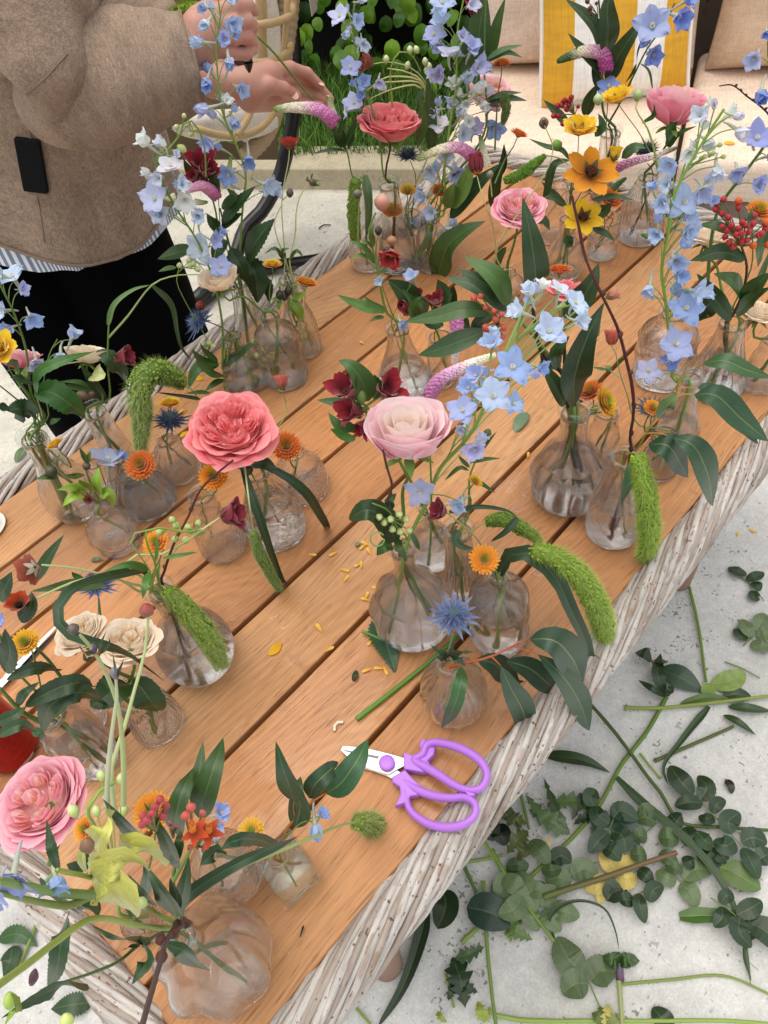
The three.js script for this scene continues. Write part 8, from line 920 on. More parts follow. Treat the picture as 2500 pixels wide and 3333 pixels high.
  O('large dull blue-green eucalyptus leaf beside the lime leaf', 'I', [[1005, 1070], [1120, 1110], [1270, 1200]], 74, BG, { shape: 'euc' }); O('blue-green eucalyptus leaf standing on edge over the stems', 'L', [[722, 385], [800, 480], [885, 612]], 82, '#35504a', { shape: 'euc' }, Y + 0.012); O('wide dark blue-green leaf, largest by the table foot', 'K', [[1325, 960], [1450, 985], [1605, 1058]], 104, '#2c4438', {}, Y + 0.01); O('light green leaf of the lime bud at the stem fork', 'I', [[1320, 1160], [1420, 1140], [1520, 1080]], 66, '#8fa85a'); O('yellow-green veined leaf, large, at the right edge', 'L', [[1368, 712], [1490, 770], [1618, 852]], 80, '#5f7a3c', {}, Y + 0.01); O('dark toothed leaf at the bottom picture edge', 'L', [[1090, 1690], [1030, 1630], [965, 1560]], 66, '#26401f', { serr: 0.12 }); O('lime curled leaf by the stem fork', 'I', [[1270, 1230], [1300, 1190], [1340, 1165]], 40, '#7d9c38'); O('dark folded leaf below the lime leaf', 'I', [[1385, 1230], [1480, 1215], [1562, 1235]], 40, '#25401f');
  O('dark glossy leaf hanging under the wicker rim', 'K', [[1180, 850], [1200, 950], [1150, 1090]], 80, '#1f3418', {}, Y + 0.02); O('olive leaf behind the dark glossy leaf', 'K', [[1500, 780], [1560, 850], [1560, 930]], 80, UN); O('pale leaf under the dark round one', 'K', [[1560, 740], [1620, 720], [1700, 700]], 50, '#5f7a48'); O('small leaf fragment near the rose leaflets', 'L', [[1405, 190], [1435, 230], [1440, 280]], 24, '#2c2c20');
  const R = (label, f, axis, list, col, y = Y, o = {}) => { const q = flat('rose_leaf', label, 'leaf', f, axis[0], y); flatStem(q, f, axis, 0.0016, '#6f7f3c', y); for (const [pts, w, c] of list) flatLeaf(q, f, pts, w, { shape: 'oval', serr: 0.06, col: c || col, part: 'leaflet', ...o }, y + rr(0, 0.006), 0.006); };
  R('rose leaf of five pale leaflets near the right picture edge', 'I', [[1510, 925], [1570, 870], [1640, 790]], [[[[1580, 865], [1540, 830], [1500, 765]], 46], [[[1590, 840], [1620, 780], [1640, 730]], 52], [[[1540, 885], [1500, 860], [1456, 822]], 36, '#35502f'], [[[1556, 905], [1620, 925], [1690, 925]], 48], [[[1590, 870], [1650, 850], [1700, 830]], 46]], UN);
  R('dark green rose leaf with four leaflets beyond the rim', 'I', [[1495, 515], [1560, 560], [1635, 655]], [[[[1530, 490], [1480, 480], [1420, 455]], 40], [[[1525, 530], [1580, 510], [1635, 485]], 34], [[[1565, 545], [1600, 570], [1615, 595]], 36], [[[1590, 600], [1575, 630], [1610, 650]], 34]], '#2a4526');
  R('glossy dark rose leaf with five leaflets, uppermost of the pile', 'L', [[1380, 455], [1310, 385], [1230, 290]], [[[[1210, 285], [1140, 210], [1070, 108]], 70], [[[1250, 320], [1290, 240], [1240, 168]], 56], [[[1265, 330], [1180, 330], [1098, 352]], 52], [[[1325, 395], [1350, 340], [1405, 315]], 42], [[[1330, 410], [1290, 430], [1240, 415]], 38]], '#263f22', Y + 0.014);
  R('glossy rose leaflets resting on the pale stems at the right', 'L', [[1640, 690], [1500, 590], [1430, 510]], [[[[1440, 520], [1420, 450], [1490, 390]], 62], [[[1460, 560], [1400, 590], [1330, 560]], 60], [[[1500, 570], [1570, 540], [1655, 575]], 62], [[[1510, 600], [1560, 690], [1605, 790]], 56], [[[1590, 690], [1640, 650], [1700, 640]], 56], [[[1330, 580], [1280, 560], [1230, 500]], 56, '#2c4a28']], '#28452a', Y + 0.016);
  R('pale green rose leaf with three leaflets on the bare concrete', 'L', [[1225, 830], [1130, 800], [1060, 700]], [[[[1110, 800], [1050, 780], [988, 742]], 52], [[[1150, 790], [1230, 730], [1325, 745]], 66], [[[1135, 815], [1190, 870], [1236, 955]], 62]], UN);
  R('rose leaf of three big olive leaflets beside the purple tuft', 'L', [[650, 1560], [580, 1400], [540, 1330]], [[[[575, 1355], [470, 1280], [395, 1135]], 98], [[[580, 1415], [500, 1420], [425, 1480]], 86], [[[592, 1400], [660, 1340], [745, 1350]], 92]], '#566a44', Y + 0.008);
  R('pair of toothed pale leaflets under the thick rose stem', 'L', [[630, 690], [540, 705], [450, 740]], [[[[480, 800], [400, 780], [325, 800]], 70], [[[475, 770], [560, 730], [645, 775]], 66]], UN, Y + 0.004);
  R('large leaf pair at the left end of the trimmings', 'L', [[110, 790], [135, 770], [170, 740]], [[[[125, 770], [80, 820], [35, 910]], 70], [[[125, 765], [200, 830], [265, 990]], 72]], UN, Y + 0.006);
  R('round green leaflets in the middle of the pile', 'L', [[880, 560], [960, 480], [1010, 440]], [[[[985, 450], [920, 420], [858, 440]], 56], [[[1000, 540], [1060, 540], [1125, 560]], 62], [[[935, 540], [890, 530], [855, 560]], 50], [[[730, 540], [690, 520], [640, 560]], 36], [[[930, 640], [890, 640], [830, 640]], 50], [[[1000, 650], [1060, 660], [1120, 690]], 50], [[[890, 400], [930, 370], [980, 400]], 40], [[[1040, 720], [1100, 720], [1150, 750]], 40]], '#4c6338', Y + 0.012);
  R('dark leaflets tucked under the strap leaf', 'L', [[1140, 600], [1220, 570], [1300, 620]], [[[[1150, 480], [1190, 540], [1230, 600]], 60], [[[1250, 610], [1290, 660], [1380, 700]], 50], [[[1320, 610], [1370, 640], [1420, 690]], 52], [[[1070, 400], [1110, 440], [1150, 470]], 56], [[[1160, 650], [1190, 690], [1220, 720]], 40], [[[880, 730], [930, 770], [970, 810]], 46]], '#263e22', Y + 0.01);
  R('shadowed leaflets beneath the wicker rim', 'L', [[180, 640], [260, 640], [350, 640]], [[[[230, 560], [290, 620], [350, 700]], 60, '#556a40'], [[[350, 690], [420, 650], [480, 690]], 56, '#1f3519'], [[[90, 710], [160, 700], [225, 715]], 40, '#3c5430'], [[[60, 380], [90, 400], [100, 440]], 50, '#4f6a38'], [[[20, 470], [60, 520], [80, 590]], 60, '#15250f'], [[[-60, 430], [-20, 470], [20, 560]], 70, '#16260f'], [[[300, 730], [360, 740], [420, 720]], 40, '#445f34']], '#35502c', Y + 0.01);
  { const src = scene.children.filter((o) => /^rose_leaf/.test(o.name)); reseed(515); for (let k = 0; k < 5; k++) { const o = src[k % src.length].clone(); o.name = numbered('rose_leaf'); o.userData = { label: 'green rose leaf in the tangled heap of trimmings below the rim', category: 'leaf', group: 'rose leaves heaped below the wicker rim' }; field = 'L'; const c = onY([rr(-40, 1400), rr(300, 1000)], 0), pv = o.position.clone(); o.rotation.y = rr(0.6, 5.6); o.position.copy(c).setY(pv.y + rr(0.002, 0.012)); scene.add(o); } }
  const Fn = (label, f, list, col, y = Y + 0.004) => { const q = flat('cut_leaf', label, 'leaf', f, list[0][0][0], y); for (const [pts, w, c] of list) flatLeaf(q, f, pts, w, { lobes: 5, col: c || col, shape: 'lance' }, y, 0.008); };
  Fn('pale feathery leaves lying under the rim at the thick stem', 'L', [[[[610, 335], [480, 320], [330, 335]], 62], [[[470, 520], [350, 440], [220, 370]], 78], [[[420, 520], [300, 400], [200, 280]], 50], [[[650, 300], [560, 300], [480, 440]], 40, '#33482a'], [[[470, 510], [400, 400], [310, 175]], 36, '#3c5230'], [[[560, 340], [620, 420], [600, 530]], 44, '#3f5a30'], [[[640, 430], [560, 420], [490, 462]], 40, '#24391c']], '#5a7444');
  Fn('dark feathery leaf with five fingers on the bare concrete', 'K', [[[[1240, 1258], [1290, 1400], [1318, 1565]], 90], [[[1255, 1265], [1340, 1240], [1432, 1195]], 52, '#45613a'], [[[1280, 1400], [1330, 1440], [1395, 1470]], 40], [[[1260, 1420], [1230, 1470], [1215, 1520]], 36]], '#203a1c');
  Fn('small feathery leaf right of the wide blue-green leaf', 'L', [[[[80, 1085], [130, 1100], [250, 1155]], 50, '#5c7a3c'], [[[85, 1080], [130, 1060], [185, 1040]], 40, '#5c7a3c'], [[[90, 1090], [105, 1120], [120, 1165]], 30, '#6f8a44']], '#5c7a3c'); Fn('yellow-green tuft cut by the bottom picture edge', 'L', [[[[690, 1690], [640, 1620], [600, 1590]], 50, '#5f7434'], [[[690, 1690], [700, 1600], [700, 1535]], 50, '#c2b860'], [[[690, 1690], [740, 1620], [760, 1600]], 40, '#7f8a44'], [[[680, 1690], [660, 1600], [650, 1545]], 40, '#5f7434']], '#7f8a44'); Fn('lime tuft at the foot of the upright stem', 'K', [[[[1430, 1650], [1410, 1580], [1390, 1520]], 44], [[[1430, 1650], [1450, 1600], [1470, 1560]], 30], [[[1150, 1580], [1170, 1620], [1210, 1650]], 24]], '#9aac44');
  { const q = flat('flower_stalk', 'green frilled tuft with purple stalk on the bare concrete', 'stalk', 'L', [770, 1400], Y); flatStem(q, 'L', [[772, 1400], [770, 1340], [768, 1285]], 0.0085, '#5c3a58', Y, { col2: '#8a7f94' }); for (const [p, w] of [[[[765, 1300], [720, 1270], [650, 1268]], 40], [[[765, 1300], [750, 1250], [725, 1225]], 40], [[[770, 1300], [810, 1260], [830, 1235]], 40], [[[772, 1300], [830, 1275], [890, 1280]], 44], [[[770, 1300], [800, 1290], [850, 1305]], 30], [[[765, 1310], [740, 1300], [700, 1300]], 26]]) flatLeaf(q, 'L', p, w, { col: '#42602f', serr: 0.25, part: 'leaf' }, Y + 0.01, 0.02); }
  { const q = flat('faded_leaf', 'withered pale yellow lobed leaf under the thick rose stem', 'leaf', 'L', [735, 760], Y); for (const [p, w] of [[[[735, 750], [700, 680], [670, 598]], 60], [[[738, 748], [760, 690], [770, 612]], 56], [[[742, 750], [800, 700], [858, 645]], 52], [[[745, 775], [800, 790], [876, 772]], 66], [[[718, 785], [640, 830], [560, 860]], 62], [[[715, 790], [670, 860], [640, 938]], 56]]) flatLeaf(q, 'L', p, w, { col: '#d3bf6c', rib: '#b8a85a', shape: 'notch', serr: 0.14, part: 'lobe', dull: true }, Y + 0.003, 0.008); flatLeaf(q, 'L', [[690, 920], [730, 870], [790, 850]], 60, { col: '#22361c', shape: 'oval', part: 'leaflet' }, Y + 0.014); }
  { const q = flat('leafy_sprig', 'dark leafy sprig leaning on the stem fork', 'sprig', 'I', [1050, 1230], Y); flatStem(q, 'I', [[1050, 1235], [1010, 1150], [985, 1060], [940, 980]], 0.003, '#7a5a34', Y + 0.004); for (const [p, w] of [[[[1040, 1220], [1000, 1100], [1015, 970]], 42], [[[960, 1010], [920, 970], [862, 965]], 44], [[[975, 1010], [1020, 1015], [1062, 1020]], 26], [[[1045, 1230], [960, 1180], [880, 1130]], 24], [[[1050, 1230], [1070, 1190], [1085, 1170]], 26]]) flatLeaf(q, 'I', p, w, { col: '#26401f', serr: 0.14 }, Y + 0.008, 0.02); }
  { const q = flat('leafy_sprig', 'withered olive tuft in the shade of the rim', 'sprig', 'L', [150, 560], Y + 0.01); for (const [p, w] of [[[[220, 500], [150, 560], [90, 640]], 60], [[[200, 560], [190, 620], [150, 680]], 50], [[[180, 480], [130, 440], [80, 420]], 50], [[[210, 460], [150, 420], [120, 380]], 40]]) flatLeaf(q, 'L', p, w, { col: '#55612a', lobes: 4 }, Y + 0.015, 0.03); }
  for (const [lab, p, w, c] of [['dark leaf on the floor left of the near corner', [[-10, 1150], [110, 1120], [225, 1195]], 56, '#335a28'], ['jagged dark leaf on the floor beneath the near corner', [[70, 1195], [60, 1280], [20, 1375]], 66, '#2c4a26'], ['jagged dark leaf at the bottom left of the floor', [[560, 1525], [430, 1545], [305, 1570]], 70, '#2f4c2a']]) { const q = flat('fallen_leaf', lab, 'leaf', 'J', p[0], Y); flatLeaf(q, 'J', p, w, { col: c, serr: 0.18 }, Y, 0.01); }
}

// ---------------------------------------------------------------- the person at the table
{
  field = 'S'; const f = V3(0.88, 0, -0.47).normalize(), s = V3(0.47, 0, 0.88).normalize(), c0 = V3(-1.49, 0, -0.567), se = (x) => Math.sign(x) * Math.pow(Math.abs(x), 0.62), at0 = (y, a, dF, dS, lean = 0) => c0.clone().addScaledVector(f, se(Math.cos(a)) * dF + lean).addScaledVector(s, se(Math.sin(a)) * dS).setY(y);
  const uvs = (g, a, b) => { const t = g.attributes.uv; for (let i = 0; i < t.count; i++) t.setXY(i, t.getX(i) * a, t.getY(i) * b); return g; };
  const person = thing('person', 'person in a taupe wool jacket and black trousers trimming a stem', 'person', V3(-1.33, 0, -0.46));
  const felt = tex(512, 512, (u, v) => { const a = pn(u * 128, v * 128, 128, 128, 81), b = pn(u * 40, v * 50, 40, 50, 82), d = pn(u * 7, v * 7, 7, 7, 83), e = pn(u * 250, v * 120, 250, 120, 84); const k = 1 + 0.09 * a + 0.07 * b + 0.06 * d + 0.09 * e; return [153 * k, 132 * k, 114 * k]; }, true, [1, 1]);
  const wool = new THREE.MeshPhysicalMaterial({ map: felt, bumpMap: felt, bumpScale: 0.0025, roughness: 1, sheen: 0.35, sheenColor: new THREE.Color(0xcbb9a6), sheenRoughness: 0.6, side: THREE.DoubleSide });
  const HEM = 0.742;
  const coat = put(person, 'jacket', uvs(grid(64, 44, (u, v) => { const a = u * 6.2832, y = mix(HEM, 1.4, v), k = sst(0.55, 1, v), dF = mix(0.2, 0.185, v) * (1 - 0.55 * k * k), dS = mix(0.205, 0.195, v) * (1 - 0.3 * k * k * k), fold = 0.011 * N3(Math.cos(a) * 2.2, y * 4.5, Math.sin(a) * 2.2) + 0.006 * N3(Math.cos(a) * 5 + y * 3, y * 7, Math.sin(a) * 5); const q = at0(y - 0.07 * se(Math.cos(a)) * (1 - v), a, dF + fold, dS + fold, 0.05 * v); return [q.x, q.y, q.z]; }, 'seam'), 5.2, 2.4), wool);
  put(person, 'jacket_hem', tube([...Array(49)].map((_, i) => { const a = i / 48 * 6.2832; return at0(HEM - 0.07 * se(Math.cos(a)) + 0.002, a, 0.202 + 0.011 * N3(Math.cos(a) * 2.2, HEM * 4.5, Math.sin(a) * 2.2), 0.207 + 0.011 * N3(Math.cos(a) * 2.2, HEM * 4.5, Math.sin(a) * 2.2)); }), 0.003, { n: 96, k: 8 }), wool);
  const stripes = tex(2040, 16, (u, v) => { const k = (u * 170) % 1 < 0.5; return k ? [122, 134, 158] : [226, 230, 238]; }, true);
  put(person, 'shirt', grid(64, 6, (u, v) => { const a = u * 6.2832, drop = 0.05 * Math.pow(Math.abs(Math.sin(a - 0.75)), 1.4) + 0.008 * N3(Math.cos(a) * 4, Math.sin(a) * 4, 1), q = at0(mix(HEM + 0.05, HEM - 0.02 - drop, v) - 0.05 * se(Math.cos(a)), a, 0.19 + 0.006 * Math.sin(a * 13) * v, 0.193 + 0.006 * Math.sin(a * 13) * v); return [q.x, q.y, q.z]; }, true), std({ map: stripes, roughness: 0.85, side: THREE.DoubleSide }));
  const black = new THREE.MeshPhysicalMaterial({ color: 0x020203, roughness: 1, specularIntensity: 0.2, side: THREE.DoubleSide });
  put(person, 'trousers', mergeGeometries([[0.08, -0.12], [-0.08, 0.05]].map(([o, b]) => grid(28, 24, (u, v) => { const a = u * 6.2832, y = mix(0.9, 0.02, v), r = mix(0.135, 0.1, v) + 0.005 * N3(Math.cos(a) * 2, y * 8, o * 9), q = c0.clone().addScaledVector(s, o * mix(0.85, 1.0, v) + Math.sin(a) * r).addScaledVector(f, b - 0.06 * (1 - v) + Math.cos(a) * r * mix(1.0, 1.0, v)).setY(y); return [q.x, q.y, q.z]; }, true)).concat([grid(20, 6, (u, v) => { const a = u * 6.2832, q = c0.clone().addScaledVector(f, -0.04 + Math.cos(a) * 0.13).addScaledVector(s, Math.sin(a) * 0.08).setY(mix(0.9, 0.3, v)); return [q.x, q.y, q.z]; }, true), grid(28, 6, (u, v) => { const a = u * 6.2832, q = at0(mix(0.9, 0.7, v), a, 0.13, 0.16); return [q.x, q.y, q.z]; }, true)])), black);
  const shoe = (o) => { const c = c0.clone().addScaledVector(s, o).addScaledVector(f, o > 0 ? -0.08 : 0.09); return grid(20, 10, (u, v) => { const a = u * 6.2832, w = Math.sin(Math.PI * (v * 0.94 + 0.03)), q = c.clone().addScaledVector(f, mix(-0.11, 0.17, v)).addScaledVector(s, Math.cos(a) * 0.045 * Math.pow(w, 0.5)).setY(0.034 + Math.sin(a) * 0.032 * Math.pow(w, 0.4) * mix(1.2, 0.8, v)); return [q.x, q.y, q.z]; }, true); };
  for (const o of [0.08, -0.08]) put(person, 'shoe', shoe(o), std({ color: 0x141414, roughness: 0.6 }));
  // sleeves: near arm crosses the body, far arm shows behind the cuff
  const sleeve = (pts, rf, seed, name) => { const P = pts.map((p) => (p.isVector3 ? p : onX(p, p[2]))), cv = curveOf(P), n = 70, F = frames(cv, n); return put(person, name, uvs(grid(36, n, (u, v) => { const q = F[Math.round(v * n)], a = u * 6.2832, R = rf(v) * (1 + 0.05 * N3(Math.cos(a) * 1.5 + seed, v * 6, Math.sin(a) * 1.5) + 0.045 * N3(Math.cos(a) * 2, v * 15 + seed, Math.sin(a) * 2) * Math.sin(Math.PI * v)), p = q.p.clone().addScaledVector(q.n, Math.cos(a) * R).addScaledVector(q.b, Math.sin(a) * R); return [p.x, p.y, p.z]; }, 'seam'), 2, 3.4), wool); };
  const lerpR = (L) => (v) => { const x = v * (L.length - 1), i = Math.min(L.length - 2, Math.floor(x)), t = x - i; return mix(L[i], L[i + 1], t * t * (3 - 2 * t)); };
  const upper = sleeve([[10, -330, -1.18], [30, -80, -1.09], [95, 90, -1.02], [150, 215, -0.995], [172, 318, -1.0], [176, 352, -1.01]], lerpR([0.09, 0.098, 0.102, 0.09, 0.052, 0.02]), 3, 'sleeve');
  const near = sleeve([[130, 300, -1.09], [180, 312, -1.06], [250, 285, -1.035], [340, 258, -1.01], [470, 230, -0.985], [628, 200, -0.955]], lerpR([0.04, 0.07, 0.078, 0.077, 0.068, 0.057]), 5, 'sleeve');
  const cuffC = onX([628, 200], -0.955), cuffD = onX([628, 200], -0.955).sub(onX([470, 232], -0.99)).normalize();
  { const b = new THREE.Matrix4().copy(basis(cuffC, cuffD, 1)), L = []; for (let i = 0; i <= 40; i++) { const a = i / 40 * 6.2832; L.push(V3(Math.cos(a) * 0.0565, 0, Math.sin(a) * 0.0565).applyMatrix4(b)); } put(person, 'cuff_edge', tube(L, 0.0024, { n: 60 }), wool); }
  sleeve([[420, 60, -1.3], [560, 170, -1.22], [680, 245, -1.14], [770, 262, -1.1]], lerpR([0.075, 0.06, 0.05, 0.042]), 8, 'sleeve');
  // one skin surface for the two hands and forearms
  const skin = (bones, c, half, res, k) => {
    const mc = new MarchingCubes(res, new THREE.MeshBasicMaterial(), false, false, 60000); mc.isolation = 0; const n = mc.size, h = n / 2, p = V3(0, 0, 0), ab = V3(0, 0, 0), ap = V3(0, 0, 0);
    for (let z = 0; z < n; z++) for (let y = 0; y < n; y++) for (let x = 0; x < n; x++) { p.set((x - h) / h * half, (y - h) / h * half, (z - h) / h * half).add(c); let acc = 0, best = 9;
      for (const b of bones) { ab.subVectors(b[1], b[0]); ap.subVectors(p, b[0]); const t = clamp(ap.dot(ab) / Math.max(1e-9, ab.lengthSq()), 0, 1), d = ap.addScaledVector(ab, -t).length() - mix(b[2], b[3], t); best = Math.min(best, d); acc += Math.exp(-clamp(d / k, -40, 40)); }
      mc.field[z * n * n + y * n + x] = best > 0.02 ? -best : k * Math.log(acc); }
    mc.update(); const g = new THREE.BufferGeometry(), P = new Float32Array(mc.count * 3); for (let i = 0; i < mc.count; i++) for (let j = 0; j < 3; j++) P[i * 3 + j] = mc.positionArray[i * 3 + j] * half + c.getComponent(j); const NN = mc.normalArray.slice(0, mc.count * 3); g.setAttribute('position', new THREE.BufferAttribute(P, 3)); g.setAttribute('normal', new THREE.BufferAttribute(NN, 3)); g.setAttribute('uv', new THREE.BufferAttribute(new Float32Array(mc.count * 2), 2));
    const col = new Float32Array(mc.count * 3); for (let i = 0; i < mc.count; i++) { const x = P[i * 3], y = P[i * 3 + 1], z = P[i * 3 + 2], m = 0.5 + 0.5 * N3(x * 45, y * 45, z * 45), e = 1 + 0.05 * N3(x * 160, y * 160, z * 160); col.set([mix(0.50, 0.55, m) * e, mix(0.285, 0.235, m) * e, mix(0.215, 0.18, m) * e], i * 3); } g.setAttribute('color', new THREE.BufferAttribute(col, 3)); return g;
  };
  const z1 = (p, X) => onX([540 + p[0] / 2.765, p[1] / 2.765], X + (p[2] || 0));
  const chain = (L, X, radii) => { const P = L.map((p) => z1(p, X)), out = []; for (let i = 0; i < P.length - 1; i++) out.push([P[i], P[i + 1], radii[i], radii[i + 1]]); return out; };
  const XR = -0.93, XL = -1.03;
  const right = [
    ...chain([[60, 470, -0.03], [210, 430, -0.012], [330, 330, 0.0]], XR, [0.0258, 0.0267, 0.0232]), ...chain([[300, 250, -0.004], [440, 140, 0.002]], XR, [0.0224, 0.0133]), ...chain([[330, 330, 0], [450, 235, 0.007]], XR, [0.0206, 0.0125]), ...chain([[330, 400, 0], [445, 335, 0.008]], XR, [0.0206, 0.0125]), ...chain([[330, 470, -0.003], [440, 435, 0.004]], XR, [0.0189, 0.0116]),
    ...chain([[440, 125, 0.002], [600, 55, 0.012], [735, 48, 0.003], [800, 95, -0.016]], XR, [0.0116, 0.0093, 0.0084, 0.0071]), ...chain([[450, 225, 0.007], [615, 200, 0.018], [735, 190, 0.012], [780, 240, -0.008], [720, 262, -0.022]], XR, [0.0116, 0.0096, 0.0088, 0.0079, 0.0071]), ...chain([[450, 330, 0.008], [600, 335, 0.019], [725, 330, 0.012], [778, 370, -0.008], [710, 390, -0.022]], XR, [0.0114, 0.0093, 0.0086, 0.0077, 0.0069]), ...chain([[440, 430, 0.004], [580, 478, 0.014], [715, 485, 0.006], [800, 440, -0.01]], XR, [0.0105, 0.0084, 0.0077, 0.0064]),
    ...chain([[300, 180, -0.02], [450, 40, -0.032], [600, 0, -0.03], [700, 30, -0.024]], XR, [0.0172, 0.0116, 0.0095, 0.0077])];
  const left = [
    ...chain([[430, 720, -0.04], [620, 770, -0.012], [740, 760, 0]], XL, [0.0258, 0.0241, 0.0232]), ...chain([[740, 760, 0], [930, 660, -0.006]], XL, [0.0258, 0.0189]), ...chain([[760, 800, 0.002], [950, 740, -0.008]], XL, [0.0258, 0.0189]), ...chain([[760, 860, 0.0], [960, 850, -0.01]], XL, [0.0224, 0.0172]), ...chain([[760, 900, -0.004], [930, 920, -0.01]], XL, [0.0181, 0.0138]),
    ...chain([[770, 820, 0.01], [930, 770, 0.024], [1060, 800, 0.028], [1170, 862, 0.024]], XL, [0.0172, 0.0125, 0.0101, 0.0082]),
    ...chain([[940, 640, -0.004], [1120, 610, -0.014], [1270, 660, -0.014], [1395, 775, -0.008]], XL, [0.0125, 0.0096, 0.0088, 0.0069]), ...chain([[960, 720, -0.012], [1180, 690, -0.026], [1350, 755, -0.026], [1478, 888, -0.018]], XL, [0.0125, 0.0099, 0.0089, 0.0071]), ...chain([[960, 830, -0.012], [1180, 810, -0.028], [1330, 860, -0.026], [1450, 915, -0.018]], XL, [0.0119, 0.0093, 0.0084, 0.0069]), ...chain([[930, 910, -0.01], [1130, 905, -0.02], [1270, 940, -0.016], [1390, 942, -0.008]], XL, [0.0108, 0.0083, 0.0076, 0.0062])];
  const mid = (p, X) => z1(p, X);
  const skinMat = new THREE.MeshPhysicalMaterial({ vertexColors: true, roughness: 0.5, sheen: 0.15, sheenColor: new THREE.Color(0xffc9b0), side: THREE.DoubleSide });
  put(person, 'body', mergeGeometries([skin(right, mid([470, 280, 0], XR), 0.115, 92, 0.0015), skin(left, mid([980, 790, 0], XL), 0.14, 100, 0.0016)]), skinMat);
  const nail = lathe([[0.0001, 0.3], [0.5, 0.26], [0.85, 0.12], [1, 0]], 14), nailMat = std({ color: 0xe3b3a4, roughness: 0.3 });
  for (const [p, X, ax, r, l] of [[[1158, 856, 0.0345], XL, [0.25, 0.1, 0.95], 0.0062, 1.25], [[1398, 752, -0.001], XL, [0.35, 0.45, 0.8], 0.0045, 1.3], [[1468, 862, -0.0125], XL, [0.5, 0.4, 0.75], 0.0045, 1.3], [[812, 92, -0.011], XR, [0.8, 0.3, 0.5], 0.0045, 1.2], [[812, 436, -0.005], XR, [0.7, 0.4, 0.6], 0.004, 1.2]]) { const m = basis(z1(p, X), dirC(...ax), 1).scale(V3(r, r * 0.5, r * l)); put(person, 'nail', nail, nailMat, m); }
  // seams, pocket, zip on the jacket: found by looking along the line of sight
  scene.updateMatrixWorld(true); const rc = new THREE.Raycaster(), hit = (m, p, lift = 0.0003) => { rc.set(EYE, ray(p)); const h = rc.intersectObject(m, false)[0]; return h ? h.point.addScaledVector(ray(p), -lift) : null; };
  const line = (m, L, r, name, mat = wool) => { field = 'A'; const pts = []; for (let i = 0; i < L.length - 1; i++) for (let k = 0; k < 8; k++) { const q = hit(m, [mix(L[i][0], L[i + 1][0], k / 8), mix(L[i][1], L[i + 1][1], k / 8)]); if (q) pts.push(q); } field = 'S'; if (pts.length > 3) put(person, name, tube(pts, r, { n: 40, k: 6 }), mat); return pts; };
  line(upper, [[20, 640], [120, 600], [280, 460], [420, 300]], 0.0014, 'seam');
  line(coat, [[170, 770], [205, 900], [240, 1060], [265, 1178]], 0.0018, 'pocket_welt'); line(coat, [[225, 1185], [250, 1320], [268, 1470]], 0.0012, 'seam'); line(coat, [[920, 45], [1030, 30], [1135, 12]], 0.0014, 'pocket_flap'); line(coat, [[905, 0], [930, 100], [942, 190]], 0.0012, 'seam'); line(coat, [[355, 0], [380, 60], [440, 95]], 0.003, 'lapel');
  { field = 'A'; const teeth = []; for (let k = 0; k < 24; k++) { const q = hit(coat, [733 + k * 2.8, -5 + k * 8.6], 0.0015); if (q) { const b = new RoundedBoxGeometry(0.0036, 0.0016, 0.0016, 1, 0.0004); b.translate(q.x, q.y, q.z); teeth.push(b); } } if (teeth.length) put(person, 'zip', mergeGeometries(teeth), std({ color: 0xd8d2c4, metalness: 0.7, roughness: 0.3 })); field = 'S'; }
  { field = 'A'; const a = hit(coat, [150, 850], 0), b = hit(coat, [200, 1130], 0), c = hit(coat, [240, 950], 0); if (a && b && c) { const y = a.clone().sub(b).normalize(), x = c.clone().sub(a).addScaledVector(y, -c.clone().sub(a).dot(y)).normalize(), z = x.clone().cross(y), m = new THREE.Matrix4().makeBasis(x, y, z).setPosition(a.clone().add(b).multiplyScalar(0.5).addScaledVector(x, 0.004).addScaledVector(ray([170, 1000]), -0.004)); const ph = thing('phone', 'black phone sticking out of the jacket pocket', 'phone', a.clone().add(b).multiplyScalar(0.5)); put(ph, 'case', new RoundedBoxGeometry(0.04, 0.088, 0.011, 4, 0.005), new THREE.MeshPhysicalMaterial({ color: 0x04050a, roughness: 0.6, specularIntensity: 0.35 }), m); put(ph, 'screen', new RoundedBoxGeometry(0.036, 0.084, 0.001, 2, 0.0004), new THREE.MeshPhysicalMaterial({ color: 0x020308, roughness: 0.4, specularIntensity: 0.3 }), m.clone().multiply(new THREE.Matrix4().makeTranslation(0, 0, 0.0055))); } field = 'S'; }
  // black snips in the fist
  { const g = thing('snips', 'black flower snips gripped in the upper fist', 'snips', z1([730, 300, -0.012], XR)), bk = std({ color: 0x0d0e10, roughness: 0.35 }), P = [[700, 60, -0.02], [705, 240, -0.014], [715, 420, -0.01], [740, 560, -0.008], [752, 655, -0.008]].map((p) => z1(p, XR)); put(g, 'grip', tube(P.slice(0, 4), (t) => 0.0062 + 0.0015 * Math.sin(t * 3), { n: 30, k: 12 }), bk); put(g, 'blade', tube(P.slice(3), (t) => 0.0068 * Math.pow(1 - t * 0.97, 0.7) + 0.0004, { n: 20, k: 10 }), std({ color: 0x10241c, roughness: 0.3 })); }
  { const g = thing('flower_cutting', 'thin green stem held between the two hands', 'stem', z1([1000, 520, 0.0], XL)); put(g, 'stem', tube([[640, 160, 0.06], [800, 310, 0.05], [960, 460, 0.04], [1140, 680, 0.035], [1270, 840, 0.01], [1380, 960, 0]].map((p) => z1(p, XL)), 0.0017, { col: '#6c8a3a', k: 7, lump: 0.2 }), stemMat); }
  { cur = null; const g = thing('foxtail', 'bushy lime foxtail held behind the upper fist', 'foxtail', z1([160, 150, -0.02], XR)); field = 'S'; foxtail(g, [[310, 90, -0.05], [220, 110, -0.05], [130, 150, -0.05], [30, 220, -0.05]].map((p) => z1(p, XR)), 34, { col: '#83a030', tip: '#b4c858', n: 3000, hair: 1.5 }); }
}

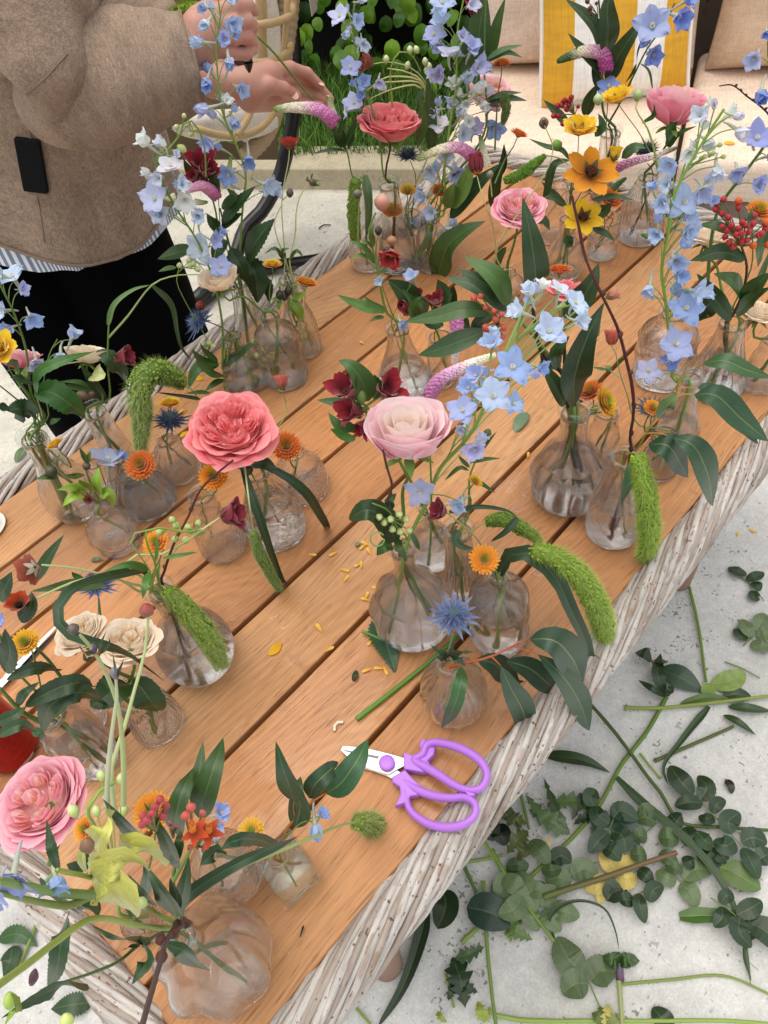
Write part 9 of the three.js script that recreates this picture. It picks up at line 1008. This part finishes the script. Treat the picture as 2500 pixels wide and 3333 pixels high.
renderer.render(scene, camera);
